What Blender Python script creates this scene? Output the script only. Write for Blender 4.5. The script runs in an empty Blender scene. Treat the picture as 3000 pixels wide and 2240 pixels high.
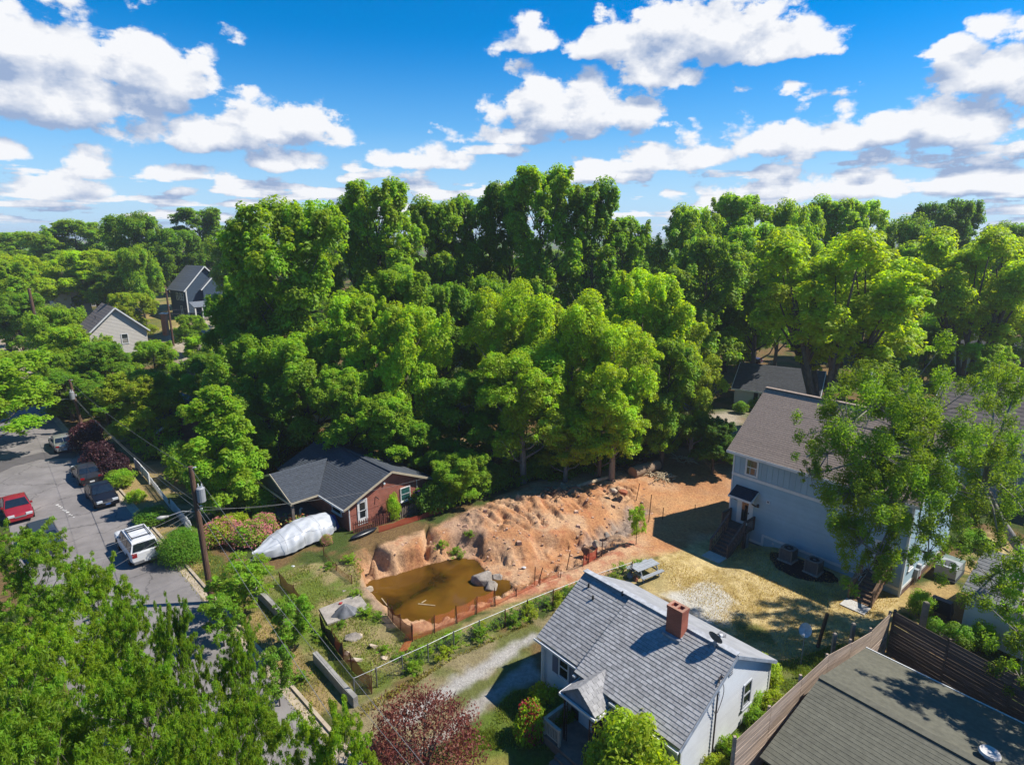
import bpy, bmesh, math, random
import numpy as np
from mathutils import Vector, Matrix, Euler, geometry as mgeo, noise as mnoise

S = bpy.context.scene
COL = S.collection
R = math.radians
rng = random.Random(11)

# ------------------------------------------------------------------ camera
FPX, CAMH = 1746.0, 21.5          # focal length in photo pixels (3000 wide), drone height in metres
PITCH = math.atan(430 / FPX)
cam_d = bpy.data.cameras.new('drone_camera')
cam_d.sensor_fit = 'HORIZONTAL'; cam_d.sensor_width = 36.0
cam_d.lens = 36.0 * FPX / 3000.0
cam_d.clip_start = 0.2; cam_d.clip_end = 6000
cam = bpy.data.objects.new('camera', cam_d); COL.objects.link(cam)
cam.location = (0, 0, CAMH); cam.rotation_euler = (math.pi / 2 - PITCH, 0, 0)
S.camera = cam

# ------------------------------------------------------------------ light
SUN_EL, SUN_AZ = R(52.0), math.atan2(1.0, 0.10)     # azimuth measured from +Y towards +X
SUN_DIR = Vector((math.sin(SUN_AZ) * math.cos(SUN_EL), math.cos(SUN_AZ) * math.cos(SUN_EL), math.sin(SUN_EL)))
sd = bpy.data.lights.new('sun', 'SUN'); sd.energy = 4.7; sd.angle = R(0.55); sd.color = (1.0, 0.95, 0.86)
sun = bpy.data.objects.new('sun', sd); COL.objects.link(sun)
sun.rotation_euler = (-SUN_DIR).to_track_quat('-Z', 'Y').to_euler(); sun.location = (40, 10, 60)
S.view_settings.view_transform = 'Standard'; S.view_settings.look = 'None'
S.view_settings.exposure = 0.75; S.view_settings.gamma = 1.0; S.view_settings.use_curve_mapping = False
S.cycles.use_denoising = True
S.cycles.max_bounces = 7; S.cycles.diffuse_bounces = 5; S.cycles.glossy_bounces = 2
S.cycles.transmission_bounces = 3; S.cycles.transparent_max_bounces = 6
S.cycles.sample_clamp_indirect = 6.0
S.cycles.caustics_reflective = False; S.cycles.caustics_refractive = False

# photo pixel -> direction / point helpers -------------------------------------------------
_c, _s = math.cos(PITCH), math.sin(PITCH)
def ray(x, y):
    a = (x - 1500) / FPX; b = -(y - 1120) / FPX
    return Vector((a, _c + b * _s, -_s + b * _c))
def G(x, y, z=0.0):
    d = ray(x, y); t = (z - CAMH) / d.z
    return Vector((d.x * t, d.y * t, z))
def AT(x, y, Y):
    d = ray(x, y); t = Y / d.y
    return Vector((d.x * t, Y, CAMH + d.z * t))
def azel(x, y):
    d = ray(x, y).normalized()
    return math.atan2(d.x, d.y), math.asin(d.z)

# ------------------------------------------------------------------ world: Nishita sky with cumulus
W = bpy.data.worlds.new('World'); S.world = W; W.use_nodes = True
nt = W.node_tree; nt.nodes.clear()
def N(tree, typ, **kw):
    n = tree.nodes.new(typ)
    for k, v in kw.items(): setattr(n, k, v)
    return n
def M(tree, op, a, b=None, c=None, clamp=False):
    n = tree.nodes.new('ShaderNodeMath'); n.operation = op; n.use_clamp = clamp
    for i, v in enumerate((a, b, c)):
        if v is None: continue
        if isinstance(v, (int, float)): n.inputs[i].default_value = v
        else: tree.links.new(v, n.inputs[i])
    return n.outputs[0]
# cumulus: (photo x, photo y of its flat base centre, half width px, height px)
CLOUDS = [(150,290,430,330),(420,240,230,150),(560,265,95,125),(20,150,270,170),
 (620,410,320,150),(900,368,112,105),(800,400,230,130),(1560,130,90,105),
 (1750,150,130,130),(2060,140,420,190),(2250,160,220,90),
 (1690,350,330,190),(1900,235,160,105),(1880,330,120,120),
 (2920,230,270,200),(2780,150,110,60),(2770,390,230,170),(2600,400,170,110),
 (2460,420,190,100),(2250,430,200,110),(2080,460,200,90),(1900,490,170,70),(1730,515,110,75),
 (2120,600,180,70),(2300,570,210,100),(2520,560,200,90),(2860,545,220,120),(2560,470,70,45),
 (1240,480,170,60),(1500,410,175,60),(1460,445,110,35),
 (820,480,150,80),(550,515,160,50),(270,505,125,85),(20,450,110,70),(150,570,320,60)]
grp = bpy.data.node_groups.new('cumulus_field', 'ShaderNodeTree')
grp.interface.new_socket('az', in_out='INPUT', socket_type='NodeSocketFloat')
grp.interface.new_socket('el', in_out='INPUT', socket_type='NodeSocketFloat')
grp.interface.new_socket('base', in_out='INPUT', socket_type='NodeSocketFloat')
grp.interface.new_socket('f', in_out='OUTPUT', socket_type='NodeSocketFloat')
gi = grp.nodes.new('NodeGroupInput'); go = grp.nodes.new('NodeGroupOutput')
GA, GE = gi.outputs[0], gi.outputs[1]
vin = N(grp, 'ShaderNodeCombineXYZ')
grp.links.new(GA, vin.inputs[0]); grp.links.new(GE, vin.inputs[1]); grp.links.new(GE, vin.inputs[2])
field = None
for (cx, cy, hw, hh) in CLOUDS:
    a0, e0 = azel(cx, cy); a1, _ = azel(cx + hw, cy); _, e1 = azel(cx, cy - hh)
    w = max(abs(a1 - a0), 0.004); h = max(e1 - e0, 0.003)
    va = N(grp, 'ShaderNodeVectorMath', operation='MULTIPLY_ADD'); grp.links.new(vin.outputs[0], va.inputs[0])
    va.inputs[1].default_value = (1 / w, 1 / h, -3.2 / h); va.inputs[2].default_value = (-a0 / w, -e0 / h, 3.2 * e0 / h)
    vb = N(grp, 'ShaderNodeVectorMath', operation='MAXIMUM'); grp.links.new(va.outputs[0], vb.inputs[0]); vb.inputs[1].default_value = (-1e9, 0, 0)
    vc = N(grp, 'ShaderNodeVectorMath', operation='LENGTH'); grp.links.new(vb.outputs[0], vc.inputs[0])
    field = vc.outputs['Value'] if field is None else M(grp, 'SMOOTH_MIN', field, vc.outputs['Value'], 0.12)
field = M(grp, 'SUBTRACT', 1.08, field)
field = M(grp, 'MAXIMUM', field, gi.outputs[2])
v2 = N(grp, 'ShaderNodeCombineXYZ')
grp.links.new(GA, v2.inputs[0]); grp.links.new(M(grp, 'MULTIPLY', GE, 1.5), v2.inputs[1])
n1 = N(grp, 'ShaderNodeTexNoise'); n1.inputs['Scale'].default_value = 17; n1.inputs['Detail'].default_value = 6; n1.inputs['Roughness'].default_value = 0.62
n2 = N(grp, 'ShaderNodeTexNoise'); n2.inputs['Scale'].default_value = 5.0; n2.inputs['Detail'].default_value = 2
grp.links.new(v2.outputs[0], n1.inputs['Vector']); grp.links.new(v2.outputs[0], n2.inputs['Vector'])
vo = N(grp, 'ShaderNodeTexVoronoi', feature='F1'); vo.inputs['Scale'].default_value = 19
vd = N(grp, 'ShaderNodeVectorMath', operation='MULTIPLY_ADD'); vd.inputs[1].default_value = (.05, .05, .05)
grp.links.new(n1.outputs['Color'], vd.inputs[0]); grp.links.new(v2.outputs[0], vd.inputs[2]); grp.links.new(vd.outputs[0], vo.inputs['Vector'])
ns = M(grp, 'ADD', M(grp, 'MULTIPLY_ADD', n1.outputs['Fac'], 1.9, -1.0), M(grp, 'MULTIPLY_ADD', n2.outputs['Fac'], 0.8, -0.4))
ns = M(grp, 'ADD', ns, M(grp, 'MULTIPLY_ADD', vo.outputs['Distance'], -0.75, 0.33))
grp.links.new(M(grp, 'ADD', field, ns), go.inputs[0])

tc = N(nt, 'ShaderNodeTexCoord'); sep = N(nt, 'ShaderNodeSeparateXYZ')
nt.links.new(tc.outputs['Generated'], sep.inputs[0])
az = M(nt, 'ARCTAN2', sep.outputs[0], sep.outputs[1]); el = M(nt, 'ARCSINE', sep.outputs[2])
def ramp(tree, fac, lo, hi):
    n = N(tree, 'ShaderNodeMapRange', interpolation_type='SMOOTHSTEP')
    n.inputs['From Min'].default_value = lo; n.inputs['From Max'].default_value = hi
    tree.links.new(fac, n.inputs['Value']); return n.outputs[0]
sky = N(nt, 'ShaderNodeTexSky', sky_type='NISHITA', sun_disc=False)
sky.sun_elevation = SUN_EL; sky.sun_rotation = SUN_AZ; sky.air_density = 1.0; sky.dust_density = 0.2; sky.ozone_density = 4.0; sky.altitude = 100
hs = N(nt, 'ShaderNodeHueSaturation'); hs.inputs['Hue'].default_value = 0.503; hs.inputs['Saturation'].default_value = 1.72; hs.inputs['Value'].default_value = 1.14
nt.links.new(sky.outputs[0], hs.inputs['Color'])
hz = N(nt, 'ShaderNodeMix', data_type='RGBA'); hz.inputs[7].default_value = (3.1, 4.9, 7.3, 1)      # pale moist air low down
nt.links.new(M(nt, 'MULTIPLY', ramp(nt, el, 0.30, -0.02), 0.85), hz.inputs[0]); nt.links.new(hs.outputs[0], hz.inputs[6])
# scattered fair-weather cumulus all round the sky
low = ramp(nt, el, 0.22, 0.05)                                                     # more of them stack up towards the horizon
def scattered(de):
    vec = N(nt, 'ShaderNodeCombineXYZ')
    inv = M(nt, 'DIVIDE', 1.0, M(nt, 'ADD', M(nt, 'MAXIMUM', M(nt, 'ADD', sep.outputs[2], de), 0.0), 0.075))
    nt.links.new(M(nt, 'MULTIPLY', sep.outputs[0], inv), vec.inputs[0]); nt.links.new(M(nt, 'MULTIPLY', sep.outputs[1], inv), vec.inputs[1])
    nb = N(nt, 'ShaderNodeTexNoise'); nb.inputs['Scale'].default_value = 0.95; nb.inputs['Detail'].default_value = 5; nb.inputs['Roughness'].default_value = 0.5
    nt.links.new(vec.outputs[0], nb.inputs['Vector'])
    return M(nt, 'ADD', M(nt, 'MULTIPLY_ADD', nb.outputs['Fac'], 4.2, -2.75), M(nt, 'MULTIPLY', low, 0.86))
gen = scattered(0.0); gen2 = scattered(0.012)
def background(f, shade):
    alpha = M(nt, 'MULTIPLY', ramp(nt, f, 0.02, 0.33), ramp(nt, el, -0.01, 0.03))
    cm = N(nt, 'ShaderNodeMix', data_type='RGBA')
    cm.inputs[6].default_value = (2.5, 3.3, 4.9, 1); cm.inputs[7].default_value = (7.0, 7.1, 7.35, 1)
    nt.links.new(shade, cm.inputs[0])
    mx = N(nt, 'ShaderNodeMix', data_type='RGBA')
    nt.links.new(alpha, mx.inputs[0]); nt.links.new(hz.outputs[2], mx.inputs[6]); nt.links.new(cm.outputs[2], mx.inputs[7])
    bg = N(nt, 'ShaderNodeBackground'); bg.inputs['Strength'].default_value = 0.080
    nt.links.new(mx.outputs[2], bg.inputs['Color']); return bg.outputs[0]
bgA = background(gen, M(nt, 'SUBTRACT', 1.1, M(nt, 'MULTIPLY', gen, 0.75), clamp=True))
def fld(da, de, base):
    g = N(nt, 'ShaderNodeGroup'); g.node_tree = grp
    nt.links.new(M(nt, 'ADD', az, da) if da else az, g.inputs[0]); nt.links.new(M(nt, 'ADD', el, de) if de else el, g.inputs[1]); nt.links.new(base, g.inputs[2])
    return g.outputs[0]
f0 = fld(0, 0, gen); f2 = fld(0.012, 0.030, gen2)
bgB = background(f0, M(nt, 'SUBTRACT', M(nt, 'MULTIPLY_ADD', f0, -0.24, 0.68), M(nt, 'MULTIPLY', M(nt, 'SUBTRACT', f2, f0), 1.2), clamp=True))
# the sector that holds the named cumulus is worked out in full, the rest of the sky from the scattered field alone
sector = M(nt, 'MULTIPLY', M(nt, 'LESS_THAN', M(nt, 'ABSOLUTE', az), 0.95), M(nt, 'MULTIPLY', M(nt, 'LESS_THAN', el, 0.48), M(nt, 'GREATER_THAN', el, -0.02)))
msk = N(nt, 'ShaderNodeMixShader'); nt.links.new(sector, msk.inputs[0]); nt.links.new(bgA, msk.inputs[1]); nt.links.new(bgB, msk.inputs[2])
wo = N(nt, 'ShaderNodeOutputWorld'); nt.links.new(msk.outputs[0], wo.inputs[0])
W.cycles.sampling_method = 'NONE'

# ------------------------------------------------------------------ materials
MAT = {}
ALB = 0.76        # surfaces keep real-world reflectance under the raised exposure
def mat(name, col, rough=0.8, var=0.25, scale=3.0, col2=None, bump=0.0, bscale=None, spec=0.3, metal=0.0, objrand=0.0, coord='Object', stretch=None):
    if name in MAT: return MAT[name]
    col = tuple(c * ALB for c in col); col2 = tuple(c * ALB for c in col2) if col2 else None
    m = bpy.data.materials.new(name); m.use_nodes = True
    t = m.node_tree; b = t.nodes['Principled BSDF']
    b.inputs['Roughness'].default_value = rough; b.inputs['Specular IOR Level'].default_value = spec; b.inputs['Metallic'].default_value = metal
    tc = N(t, 'ShaderNodeTexCoord'); src = tc.outputs[coord]
    if stretch:
        mp = N(t, 'ShaderNodeMapping'); mp.inputs['Scale'].default_value = stretch
        t.links.new(src, mp.inputs[0]); src = mp.outputs[0]
    n = N(t, 'ShaderNodeTexNoise'); n.inputs['Scale'].default_value = scale; n.inputs['Detail'].default_value = 6; n.inputs['Roughness'].default_value = 0.65
    t.links.new(src, n.inputs['Vector'])
    mi = N(t, 'ShaderNodeMix', data_type='RGBA')
    c2 = col2 or tuple(min(1, c * (1 + var)) for c in col)
    c1 = col if col2 else tuple(c * (1 - var) for c in col)
    mi.inputs[6].default_value = (*c1, 1); mi.inputs[7].default_value = (*c2, 1)
    t.links.new(ramp(t, n.outputs['Fac'], 0.3, 0.7), mi.inputs[0])
    out = mi.outputs[2]
    if objrand:
        oi = N(t, 'ShaderNodeObjectInfo'); at = N(t, 'ShaderNodeAttribute', attribute_name='var')
        rv = M(t, 'FRACT', M(t, 'ADD', oi.outputs['Random'], at.outputs['Fac']))
        h = N(t, 'ShaderNodeHueSaturation')
        t.links.new(M(t, 'MULTIPLY_ADD', rv, 2 * objrand, 1 - objrand), h.inputs['Value']); t.links.new(out, h.inputs['Color']); out = h.outputs[0]
    t.links.new(out, b.inputs['Base Color'])
    if bump:
        n2 = N(t, 'ShaderNodeTexNoise'); n2.inputs['Scale'].default_value = bscale or scale * 6; n2.inputs['Detail'].default_value = 4
        t.links.new(src, n2.inputs['Vector'])
        bp = N(t, 'ShaderNodeBump'); bp.inputs['Strength'].default_value = bump; bp.inputs['Distance'].default_value = 0.05
        t.links.new(n2.outputs['Fac'], bp.inputs['Height']); t.links.new(bp.outputs[0], b.inputs['Normal'])
    MAT[name] = m; return m
def glass(name='window_glass', col=(0.015, 0.025, 0.03)):
    if name in MAT: return MAT[name]
    m = mat(name, col, rough=0.06, var=0.4, scale=0.8, spec=0.9); return m
def brickmat(name, c1, c2, mortar, sx=4.5, row=0.075, width=0.22, rough=0.85, axis=0, bump=0.35, msize=0.008):
    """courses along the wall: axis 0 maps local (x,z), axis 1 maps local (y,z)"""
    if name in MAT: return MAT[name]
    m = bpy.data.materials.new(name); m.use_nodes = True; t = m.node_tree; b = t.nodes['Principled BSDF']
    b.inputs['Roughness'].default_value = rough; b.inputs['Specular IOR Level'].default_value = 0.2
    tc = N(t, 'ShaderNodeTexCoord'); sp = N(t, 'ShaderNodeSeparateXYZ'); t.links.new(tc.outputs['Object'], sp.inputs[0])
    cb = N(t, 'ShaderNodeCombineXYZ')
    t.links.new(M(t, 'ADD', sp.outputs[0], sp.outputs[1]), cb.inputs[0]); t.links.new(sp.outputs[2], cb.inputs[1])
    br = N(t, 'ShaderNodeTexBrick'); br.inputs['Scale'].default_value = 1.0; br.inputs['Brick Width'].default_value = width; br.inputs['Row Height'].default_value = row
    br.inputs['Mortar Size'].default_value = msize; br.inputs['Color1'].default_value = (*c1, 1); br.inputs['Color2'].default_value = (*c2, 1); br.inputs['Mortar'].default_value = (*mortar, 1)
    t.links.new(cb.outputs[0], br.inputs['Vector'])
    nz = N(t, 'ShaderNodeTexNoise'); nz.inputs['Scale'].default_value = 1.7; nz.inputs['Detail'].default_value = 5; t.links.new(tc.outputs['Object'], nz.inputs['Vector'])
    hv = N(t, 'ShaderNodeHueSaturation'); t.links.new(br.outputs['Color'], hv.inputs['Color']); t.links.new(M(t, 'MULTIPLY_ADD', nz.outputs['Fac'], 0.8, 0.6), hv.inputs['Value'])
    t.links.new(hv.outputs[0], b.inputs['Base Color'])
    bp = N(t, 'ShaderNodeBump'); bp.inputs['Strength'].default_value = bump; bp.inputs['Distance'].default_value = 0.02; bp.invert = True
    t.links.new(br.outputs['Fac'], bp.inputs['Height']); t.links.new(bp.outputs[0], b.inputs['Normal'])
    MAT[name] = m; return m
def leafmat(name, col, trans=0.35, var=0.35):
    if name in MAT: return MAT[name]
    m = bpy.data.materials.new(name); m.use_nodes = True; t = m.node_tree; t.nodes.clear()
    oi = N(t, 'ShaderNodeObjectInfo'); at = N(t, 'ShaderNodeAttribute', attribute_name='var')
    tint = N(t, 'ShaderNodeMix', data_type='RGBA', blend_type='MULTIPLY'); tint.inputs[0].default_value = 1.0
    tint.inputs[6].default_value = (*col, 1); t.links.new(oi.outputs['Color'], tint.inputs[7])
    hv = N(t, 'ShaderNodeHueSaturation')
    t.links.new(M(t, 'MULTIPLY_ADD', at.outputs['Fac'], 0.05, 0.475), hv.inputs['Hue'])
    t.links.new(M(t, 'MULTIPLY_ADD', at.outputs['Fac'], 2 * var, 1 - var), hv.inputs['Value'])
    t.links.new(tint.outputs[2], hv.inputs['Color'])
    d = N(t, 'ShaderNodeBsdfPrincipled'); d.inputs['Roughness'].default_value = 0.55; d.inputs['Specular IOR Level'].default_value = 0.25
    t.links.new(hv.outputs[0], d.inputs['Base Color'])
    tr = N(t, 'ShaderNodeBsdfTranslucent')
    h2 = N(t, 'ShaderNodeHueSaturation'); h2.inputs['Hue'].default_value = 0.485; h2.inputs['Saturation'].default_value = 1.05; h2.inputs['Value'].default_value = 1.95
    t.links.new(hv.outputs[0], h2.inputs['Color']); t.links.new(h2.outputs[0], tr.inputs['Color'])
    ms = N(t, 'ShaderNodeMixShader'); ms.inputs[0].default_value = trans
    t.links.new(d.outputs[0], ms.inputs[1]); t.links.new(tr.outputs[0], ms.inputs[2])
    o = N(t, 'ShaderNodeOutputMaterial'); t.links.new(ms.outputs[0], o.inputs[0])
    MAT[name] = m; return m

# ------------------------------------------------------------------ mesh and object helpers
class MB:
    def __init__(s): s.v = []; s.f = []
    def add(s, vs, fs):
        k = len(s.v); s.v += [tuple(p) for p in vs]; s.f += [tuple(i + k for i in f) for f in fs]; return s
    def box(s, x0, x1, y0, y1, z0, z1):
        return s.add([(x0,y0,z0),(x1,y0,z0),(x1,y1,z0),(x0,y1,z0),(x0,y0,z1),(x1,y0,z1),(x1,y1,z1),(x0,y1,z1)],
                     [(0,3,2,1),(4,5,6,7),(0,1,5,4),(1,2,6,5),(2,3,7,6),(3,0,4,7)])
    def ext(s, poly, vec):
        n = len(poly); v = Vector(vec)
        a = [Vector(p) for p in poly]; b = [p + v for p in a]
        return s.add(a + b, [tuple(range(n - 1, -1, -1)), tuple(range(n, 2 * n))] + [(i, (i + 1) % n, n + (i + 1) % n, n + i) for i in range(n)])
    def bar(s, p, q, w, h=None, up=(0, 0, 1)):
        p, q = Vector(p), Vector(q); d = (q - p).normalized(); u = Vector(up)
        if abs(d.dot(u)) > 0.98: u = Vector((1, 0, 0))
        x = d.cross(u).normalized(); y = x.cross(d); h = h or w
        x *= w / 2; y *= h / 2
        return s.ext([p - x - y, p + x - y, p + x + y, p - x + y], q - p)
    def tube(s, pts, r, n=8, cap=True):
        pts = [Vector(p) for p in pts]; rr = r if isinstance(r, (list, tuple)) else [r] * len(pts)
        k = len(s.v); u = None
        for i, p in enumerate(pts):
            d = (pts[min(i + 1, len(pts) - 1)] - pts[max(i - 1, 0)])
            d = d.normalized() if d.length > 1e-9 else Vector((0, 0, 1))
            if u is None: u = d.orthogonal().normalized()
            u = (u - d * u.dot(d)); u = u.normalized() if u.length > 1e-6 else d.orthogonal().normalized()
            w = d.cross(u)
            for j in range(n):
                a = 2 * math.pi * j / n; s.v.append(tuple(p + (u * math.cos(a) + w * math.sin(a)) * rr[i]))
        for i in range(len(pts) - 1):
            for j in range(n):
                s.f.append((k + i*n + j, k + i*n + (j+1) % n, k + (i+1)*n + (j+1) % n, k + (i+1)*n + j))
        if cap:
            s.f.append(tuple(k + j for j in range(n - 1, -1, -1))); s.f.append(tuple(k + (len(pts) - 1) * n + j for j in range(n)))
        return s
    def grid(s, rows):
        """rows of equal length of points -> quads"""
        k = len(s.v); m = len(rows[0])
        for r in rows: s.v += [tuple(p) for p in r]
        for i in range(len(rows) - 1):
            for j in range(m - 1): s.f.append((k + i*m + j, k + i*m + j + 1, k + (i+1)*m + j + 1, k + (i+1)*m + j))
        return s
    def mesh(s, name, m=None, smooth=False):
        me = bpy.data.meshes.new(name); me.from_pydata(s.v, [], s.f)
        bm = bmesh.new(); bm.from_mesh(me); bmesh.ops.recalc_face_normals(bm, faces=bm.faces); bm.to_mesh(me); bm.free()
        if m: me.materials.append(m)
        if smooth: me.polygons.foreach_set('use_smooth', [True] * len(me.polygons))
        return me
    def build(s, name, m=None, parent=None, smooth=False):
        return obj(name, s.mesh(name, m, smooth), parent)
def obj(name, me, parent=None):
    o = bpy.data.objects.new(name, me); COL.objects.link(o)
    if parent: o.parent = parent
    return o
def tag(o, label, cat, group=None, kind=None):
    if label: o['label'] = label
    if cat: o['category'] = cat
    if group: o['group'] = group
    if kind: o['kind'] = kind
    return o
def thing(name, label, cat, loc=(0, 0, 0), rz=0.0, group=None):
    o = bpy.data.objects.new(name, None); COL.objects.link(o); o.empty_display_size = 0.3
    o.location = loc; o.rotation_euler = (0, 0, rz)
    return tag(o, label, cat, group)
ORD = 'first second third fourth fifth sixth seventh eighth ninth tenth eleventh twelfth thirteenth fourteenth fifteenth sixteenth seventeenth eighteenth nineteenth twentieth'.split() + ['twenty-' + w for w in 'first second third fourth fifth sixth seventh eighth ninth'.split()]
def B(name, m, parent, *boxes):
    b = MB()
    for x in boxes: b.box(*x)
    return b.build(name, m, parent)
# ================================================================== TERRAIN
nrs = np.random.RandomState(5)
_lat = nrs.rand(256, 256)
def vnoise(x, y):
    xi = np.floor(x).astype(int); yi = np.floor(y).astype(int); fx = x - xi; fy = y - yi
    fx = fx * fx * (3 - 2 * fx); fy = fy * fy * (3 - 2 * fy)
    a = _lat[xi % 256, yi % 256]; b = _lat[(xi + 1) % 256, yi % 256]; c = _lat[xi % 256, (yi + 1) % 256]; d = _lat[(xi + 1) % 256, (yi + 1) % 256]
    return (a * (1 - fx) + b * fx) * (1 - fy) + (c * (1 - fx) + d * fx) * fy
def fbm(x, y, o=4, ox=0.0):
    s = 0; a = 0.5; t = 0
    for i in range(o):
        s = s + a * vnoise(x * 2 ** i + 17.3 * i + ox, y * 2 ** i + 31.7 * i); t += a; a *= 0.5
    return s / t
def sst(a, b, v): t = np.clip((v - a) / (b - a), 0, 1); return t * t * (3 - 2 * t)
def polydist(px, py, poly):
    """signed distance, positive inside"""
    d = np.full(px.shape, 1e9); ins = np.zeros(px.shape, bool); n = len(poly)
    for i in range(n):
        ax, ay = poly[i][0], poly[i][1]; bx, by = poly[(i + 1) % n][0], poly[(i + 1) % n][1]
        ex, ey = bx - ax, by - ay; t = np.clip(((px - ax) * ex + (py - ay) * ey) / (ex * ex + ey * ey + 1e-12), 0, 1)
        d = np.minimum(d, np.hypot(px - ax - t * ex, py - ay - t * ey))
        c = ((ay > py) != (by > py)) & (px < (bx - ax) * (py - ay) / (by - ay + 1e-12) + ax); ins ^= c
    return np.where(ins, d, -d)
WATER_Z = -1.25
# --- excavation: control points (photo px, height) triangulated
near_top = [(1062,1712),(1085,1738),(1118,1770),(1134,1800),(1162,1836),(1196,1847),(1263,1847),(1338,1822),(1385,1795),(1450,1764),(1530,1732),(1620,1693),(1700,1664),(1765,1637),(1835,1590),(1890,1540),(1908,1497)]
ctl = []
def cp(x, y, z): ctl.append(tuple(G(x, y, z)))
for p in near_top: cp(*p, 0.0)
inner = [(1080,1700),(1110,1735),(1140,1762),(1170,1790),(1215,1800),(1265,1795),(1330,1770),(1390,1745)]
for p in inner: cp(*p, -2.0)                       # pond bed edge (hidden below the bank)
for p, z in (((1480,1722),-1.35),((1510,1705),-1.2),((1600,1665),-1.15),((1690,1625),-1.05),((1760,1588),-0.9),((1825,1530),-0.65),((1872,1497),-0.4)): cp(*p, z)
for p, z in (((1400,1640),-1.15),((1430,1655),-1.15),((1492,1672),-1.1),((1582,1642),-1.05),((1672,1612),-1.0),((1751,1580),-0.85),((1815,1535),-0.6),((1868,1488),-0.35)): cp(*p, z)   # toe of the spoil slope
for p, z in (((1250,1720),-2.0),((1350,1690),-1.7),((1180,1720),-2.0),((1320,1655),-1.5)): cp(*p, z)
# cut face on the far side of the pond
for p in ((1052,1650),(1091,1632),(1150,1614),(1226,1596),(1294,1570),(1350,1545)): cp(*p, 0.25)
for p in ((1072,1690),(1125,1678),(1179,1664),(1243,1642),(1311,1618),(1370,1606)): cp(*p, -1.1)
for p in ((1080,1702),(1130,1694),(1185,1682),(1250,1660),(1315,1635),(1362,1628)): cp(*p, -1.4)
# spoil heap
for p, z in (((1390,1510),0.9),((1470,1478),1.35),((1560,1457),1.6),((1640,1450),1.45),((1710,1446),0.9),
             ((1420,1590),-0.25),((1440,1600),-0.3),((1500,1622),-0.45),((1545,1618),-0.45),((1640,1575),-0.2),((1700,1545),-0.1),((1770,1510),0.0),((1840,1478),0.05),
             ((1412,1625),-0.9),((1490,1652),-0.95),((1560,1636),-0.9),
             ((1480,1540),0.55),((1560,1520),0.75),((1640,1505),0.6),((1720,1490),0.3),((1420,1545),0.5),
             ((1400,1478),0.25),((1480,1450),0.35),((1570,1425),0.4),((1680,1405),0.3),((1340,1500),0.2),
             ((1760,1455),0.35),((1790,1425),1.1),((1812,1412),1.75),((1840,1425),1.2),((1872,1450),0.15),((1850,1470),0.05),((1790,1475),0.2),((1830,1395),0.4),((1770,1410),0.4),((1880,1425),0.05)): cp(*p, z * (.68 if z > 0 else 1))
hull = [(1000,1690),(1030,1760),(1120,1870),(1200,1900),(1300,1890),(1450,1810),(1620,1740),(1780,1680),(1920,1600),(1970,1500),(1950,1400),(1850,1365),(1700,1380),(1560,1405),(1400,1450),(1250,1530),(1100,1590),(1010,1630)]
for p in hull: cp(*p, 0.0)
_v = [Vector((p[0], p[1])) for p in ctl]
_r = mgeo.delaunay_2d_cdt(_v, [], [], 0, 1e-5)
_tv = [np.array(tuple(v)) for v in _r[0]]; _orig = _r[3]
_tz = [ctl[o[0]][2] if o else 0.0 for o in _orig]
PIT_HULL = [tuple(G(*p))[:2] for p in hull]
def pit_height(X, Y):
    Z = np.zeros_like(X)
    for f in _r[2]:
        a, b, c = f[0], f[1], f[2]; A, Bq, C = _tv[a], _tv[b], _tv[c]
        lo = np.minimum(np.minimum(A, Bq), C) - 1e-6; hi = np.maximum(np.maximum(A, Bq), C) + 1e-6
        idx = np.where((X >= lo[0]) & (X <= hi[0]) & (Y >= lo[1]) & (Y <= hi[1]))
        if len(idx[0]) == 0: continue
        x = X[idx]; y = Y[idx]
        den = (Bq[1]-C[1])*(A[0]-C[0]) + (C[0]-Bq[0])*(A[1]-C[1])
        if abs(den) < 1e-12: continue
        l1 = ((Bq[1]-C[1])*(x-C[0]) + (C[0]-Bq[0])*(y-C[1])) / den; l2 = ((C[1]-A[1])*(x-C[0]) + (A[0]-C[0])*(y-C[1])) / den; l3 = 1 - l1 - l2
        ok = (l1 >= -1e-6) & (l2 >= -1e-6) & (l3 >= -1e-6)
        sel = tuple(i[ok] for i in idx); Z[sel] = l1[ok]*_tz[a] + l2[ok]*_tz[b] + l3[ok]*_tz[c]
    return Z
def smooth_height(X, Y):
    """ground without the excavation"""
    a = 0.656 * X - 0.755 * Y + 17.6; b = 0.755 * X + 0.656 * Y - 17.35
    h = 1.05 * sst(4.5, 7.6, a) * sst(13, 7.5, b) * sst(16, 11, a)
    xb = 0.636 * (X - 16.36) - 0.772 * (Y - 41.3); yb = 0.772 * (X - 16.36) + 0.636 * (Y - 41.3)
    h = h - 0.5 * sst(4.2, 2.0, xb) * sst(-9, -3, xb) * sst(-9, -4, yb) * sst(14, 9, yb)
    h = h + 4.2 * sst(92, 135, Y) * sst(-15, -45, X)
    return h
def hgt(x, y): return float(smooth_height(np.array([x * 1.0]), np.array([y * 1.0]))[0])
def hfull(x, y):
    X = np.array([x * 1.0]); Y = np.array([y * 1.0]); return float(smooth_height(X, Y)[0] + pit_height(X, Y)[0])
def axis_lines(dense0, dense1, step, mids, far):
    v = list(np.arange(dense0, dense1, step))
    for lim, st in mids:
        lo, hi = v[0], v[-1]
        v = list(np.arange(lo - st, -lim if lim > 0 else lim, -st)[::-1]) + v
        v += list(np.arange(hi + st, lim, st))
    g = [v[-1] + k for k in far]; l = [v[0] - k for k in far]
    return np.array(l[::-1] + v + g)
xs = axis_lines(-12, 17, 0.12, [(25, 0.22), (60, 0.6), (110, 3)], [20, 60, 150, 400, 1000, 2500])
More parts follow.
